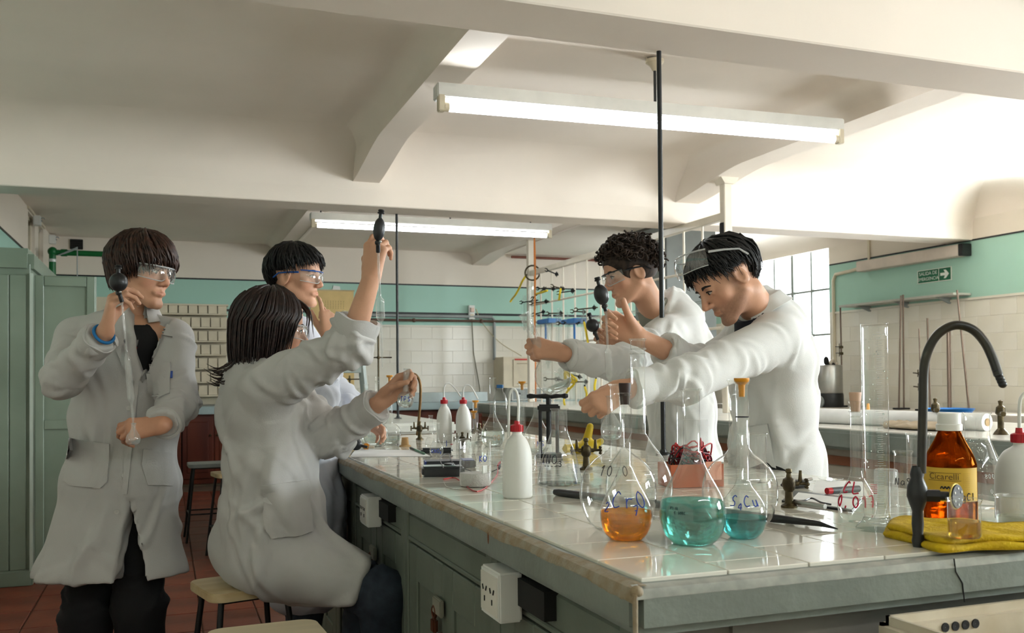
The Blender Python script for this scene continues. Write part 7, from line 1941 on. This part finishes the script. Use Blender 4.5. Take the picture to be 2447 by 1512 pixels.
# brass rod stands behind the carboy
for (u, lb) in ((905, 'thin brass rod stand right of the carboy stool'), (836, 'short brass rod stand seen through the step stool legs')):
    p = onz(u, 988 if u > 900 else 984, BZ); t = thing('rod_stand', p, lb, 'stand'); hh = .80 if u > 900 else .34
    MB().cyl((0, 0, .01), (0, 0, hh), .008, 10).build('rod', M_brass, t); MB().rbox((0, 0, .006), (.14, .1, .012), .003, seg=1).build('foot', M_dark, t, smooth=False)
    for z_ in (.12, .34) if u < 900 else (.2, .55): MB().cyl((-.06, 0, z_ * .9), (.12, 0, z_ * .9), .006, 8).build('cross_rod', M_brass, t); MB().ball((0, 0, z_ * .9), .016, 10, 8).build('boss', M_brass, t)
pipe('brass_hook_tube', 'bent brass tube hooked on the stand inside the step stool', catmull([(1.18, 7.3, .96), (1.18, 7.3, 1.2), (1.2, 7.3, 1.26), (1.23, 7.3, 1.24), (1.23, 7.3, 1.17), (1.19, 7.3, 1.14)], 5), .007, M_brass, 'tube')
# ------------------------------------------------------------------ apparatus on the white rack
RXA = RX - .06
def col(label, u, v0, v1, w, m_=None, tilt=0.0, name='glass_column', bulbs=()):
    a, b = onx(u, v0, RXA), onx(u + tilt, v1, RXA); t = thing(name, b, label, 'glass tube', 'glass columns on the rack'); r_ = w / 2 / ppm(b); d = unit(a - b); L = np.linalg.norm(a - b); Mx = rot_to(d)
    pr = [(r_ * .35, 0), (r_ * .35, L * .06), (r_, L * .10), (r_, L * .88), (r_ * .5, L * .92), (r_ * .5, L)]
    MB().lathe(pr, 18, M=Mx).build('outer_tube', m_ or M_glass2, t); MB().cyl(d * L * .03, d * L * .97, r_ * .35, 8).build('inner_tube', M_glass2, t)
    return t
for i, (u, v0, v1, w) in enumerate(((1273, 672, 800, 22), (1253, 705, 790, 14), (1310, 750, 880, 12), (1335, 735, 870, 14), (1357, 745, 880, 12), (1394, 740, 870, 12), (1372, 850, 985, 22), (1340, 880, 990, 26), (1395, 880, 985, 20), (1420, 860, 985, 18))):
    col(['large glass condenser hanging on the far rack post', 'thin tube left of the condenser on the far post', 'thin burette beside the blue tray on the rack', 'burette in the middle of the rack', 'burette right of the middle rack bar', 'rightmost thin burette on the rack',
         'wide low glass jacket under the arm of the curly student', 'widest low glass jacket near the press handle', 'low glass jacket right of the yellow hoses', 'last low glass jacket beside the lower hand'][i], u, v0, v1, w)
def clamp(label, u, v, L=.22, ang=0.0, m_=None):
    c = onx(u, v, RX - .03); t = thing('clamp', c, label, 'clamp', 'clamps on the rack'); d = np.array((-.25, math.cos(ang), math.sin(ang))); d = unit(d)
    MB().cyl(-d * L * .2, d * L, .007, 8).build('arm', m_ or M_brass, t)
    q = MB(); q.tube([d * L, d * (L + .03) + np.array((0, 0, .018)), d * (L + .065) + np.array((0, 0, .012))], [.007, .006, .004], 8); q.tube([d * L, d * (L + .03) - np.array((0, 0, .018)), d * (L + .065) - np.array((0, 0, .012))], [.007, .006, .004], 8); q.build('jaws', m_ or M_brass, t)
    q = MB(); q.rbox((0, 0, 0), (.03, .03, .035), .004); q.cyl((0, 0, -.03), (0, 0, .03), .005, 8); q.build('boss_head', m_ or M_dark, t)
for i, (u, v, a) in enumerate(((1330, 655, .35), (1300, 690, -.4), (1322, 690, .1), (1345, 690, .25), (1368, 695, 0), (1305, 720, 0), (1298, 745, -.1), (1340, 748, .05), (1280, 718, 0), (1395, 745, .1), (1380, 770, .05), (1420, 735, 0), (1360, 770, 0), (1335, 905, 0), (1370, 912, .1), (1400, 912, 0), (1385, 900, .2))):
    clamp('dark metal clamp number %s counted from the top of the rack' % ('one', 'two', 'three', 'four', 'five', 'six', 'seven', 'eight', 'nine', 'ten', 'eleven', 'twelve', 'thirteen', 'fourteen', 'fifteen', 'sixteen', 'seventeen')[i], u, v, .16 + .05 * (i % 3), a, None if i % 2 else M_dark)
def hose(label, px, m_=M_yel_hose, r=.012):
    pts = [onx(u, v, RX - .10 - .02 * (i % 2)) for i, (u, v) in enumerate(px)]; t = thing('rubber_hose', pts[0], label, 'hose', 'rubber hoses on the rack'); MB().tube(catmull(pts, 6), r, 8).build('hose_run', m_, t, world=True)
    q = MB(); q.cyl(pts[0], pts[0] + unit(pts[0] - pts[1]) * .03, r * .7, 8); q.build('connector', M_dark, t, world=True)
hose('yellow hose drooping left of the far rack post', [(1256, 660), (1248, 672), (1240, 690), (1232, 704), (1224, 714), (1219, 722)])
hose('short yellow hose at the upper clamps of the rack', [(1282, 702), (1296, 698), (1308, 694)]); hose('yellow hose hanging by the middle rack bar', [(1340, 690), (1338, 702), (1336, 716)])
hose('long yellow hose hanging right of the middle burettes', [(1396, 770), (1400, 790), (1404, 812), (1406, 825)]); hose('looped yellow hose below the arm of the curly student', [(1352, 890), (1364, 902), (1372, 916), (1360, 930), (1350, 945), (1348, 960), (1352, 975)])
hose('curved yellow hose beside the lower hand', [(1424, 905), (1421, 925), (1425, 945), (1434, 956), (1444, 957)]); hose('yellow hose crossing the low glass jackets', [(1398, 925), (1402, 945), (1394, 960), (1388, 965)]); hose('orange hose along the far rack post', [(1277, 570), (1279, 640), (1278, 720), (1277, 800)], mat('orange_hose', (206, 120, 44), .5), .01)
hose('yellow hose tied in a triangle near the cuff', [(1350, 885), (1378, 908), (1354, 912), (1350, 890), (1358, 930)])
for i, (u, lb) in enumerate(((1312, 'left blue plastic tray on the rack shelf'), (1372, 'right blue plastic tray on the rack shelf'))):
    c = onx(u, 768, RX); t = thing('blue_tray', c, lb, 'tray'); MB().rbox((0, 0, 0), (.16, .34, .05), .006).build('tray_body', M_ply_b, t); MB().rbox((0, 0, .026), (.13, .30, .004), .001, seg=1).build('inside', mat('tray_inside', (70, 150, 200), .4), t, smooth=False)
    MB().cyl((-.02, .05 * (1 - 2 * i), -.03), (-.02, .05 * (1 - 2 * i), -.32), .012, 10).build('blue_tube', M_ply_b, t)
boxy('rack_control_box', 'tan wooden control box hanging on the rack behind the raised pipette', 'box', onx(1488, 815, RX + .05), (.2, .5, .36), mat('tan_box', (196, 162, 110), .5), parts=[('panel', (-.102, 0, 0), (.006, .4, .28), M_cream)])
t = thing('ring_support', onx(1280, 652, RX - .03), 'round metal ring fixed to the far rack post', 'ring'); MB().torus((-.04, 0, 0), .085, .010, (.4, .9, 0), 28, 8).build('ring', M_brass, t); MB().cyl((0, 0, -.085), (-.04, 0, -.08), .008, 8).build('shank', M_brass, t)
pr_ = onx(1246, 860, RX - .2)
# grey duct pillar behind the rack
boxy('grey_duct', 'wide grey ventilation duct hanging behind the white rack bars', 'duct', (5.6, 9.6, 2.28), (.72, .72, 1.5), M_grey, r=.05, parts=[('collar', (0, 0, .72), (.8, .8, .1), mat('dark_duct_grey', (96, 92, 82), .6))])  # collar in a darker grey than the duct
# odds and ends on the rack bench and right counter
def on3(u, v): return onz(u, v, .953)
c = on3(2110, 1018); t = thing('paper_roll', (c[0], c[1], .953), 'long white paper roll lying on the rack bench', 'roll'); MB().cyl((-.1, .62, .045), (.1, -.62, .045), .045, 20).build('roll', M_paper, t); MB().cyl((.1, -.62, .045), (.101, -.625, .045), .02, 12).build('core', M_cork_t, t)
c = on3(2190, 1026); ops = [('u', .03, p_ell(np.array((c[0], c[1], .97)), (.10, .22, .018))), ('u', .03, p_ell(np.array((c[0] + .05, c[1] - .1, .975)), (.06, .12, .022)))]
v, f = sdf_mesh(ops, .012); v = cloth(v, f, [(c, c + np.array((0, .3, 0)), .1, 1)], .012, 3.0); t = thing('rag', (c[0], c[1], .953), 'crumpled beige rag on the rack bench', 'rag'); link_quads('rag_cloth', v - np.array(t.location), f, mat('beige_rag', (176, 160, 136), .9), t)
for (u, v_, lb) in ((2236, 1024, 'brass tap on the rack bench left of the amber bottle cap'), (2392, 1038, 'brass tap on the rack bench near the right wash bottle')):
    c = on3(u, v_); t = thing('bench_tap', (c[0], c[1], .953), lb, 'tap'); MB().lathe([(.0006, 0), (.035, 0), (.03, .01), (.014, .03), (.014, .09), (.024, .10), (.02, .13), (.008, .14), (.012, .16), (.0006, .165)], 18).build('column', M_brass, t); MB().cyl((0, 0, .1), (-.05, -.06, .1), .012, 10).build('nozzle', M_brass, t); MB().tube([(.0, 0, .1), (.06, .05, .1), (.065, .055, .05)], .011, 8).build('spout', M_brass, t)
c = onz(2268, 988, .905); t = thing('blue_basin', (c[0], c[1], .90), 'flat blue basin on the right counter behind the bottle caps', 'basin'); MB().lathe([(.0006, .003), (.16, 0), (.20, .05), (.205, .05), (.165, -.001)], 30).build('basin_wall', M_ply_b, t)
c = on3(2075, 1012); t = thing('yellow_funnel', (c[0], c[1], .953), 'yellow plastic funnel lying on the rack bench behind the cylinder', 'funnel'); MB().lathe([(.07, 0), (.012, .06), (.008, .12)], 20, (0, 0, .0)).build('cone', M_plastic_y, t)
boxy('wall_heater', 'white wall heater cabinet behind the bending student', 'heater', (6.9, 9.6, 1.0), (.3, .7, .25), M_cream, parts=[('grille', (-.152, 0, 0), (.006, .6, .18), M_grey)])
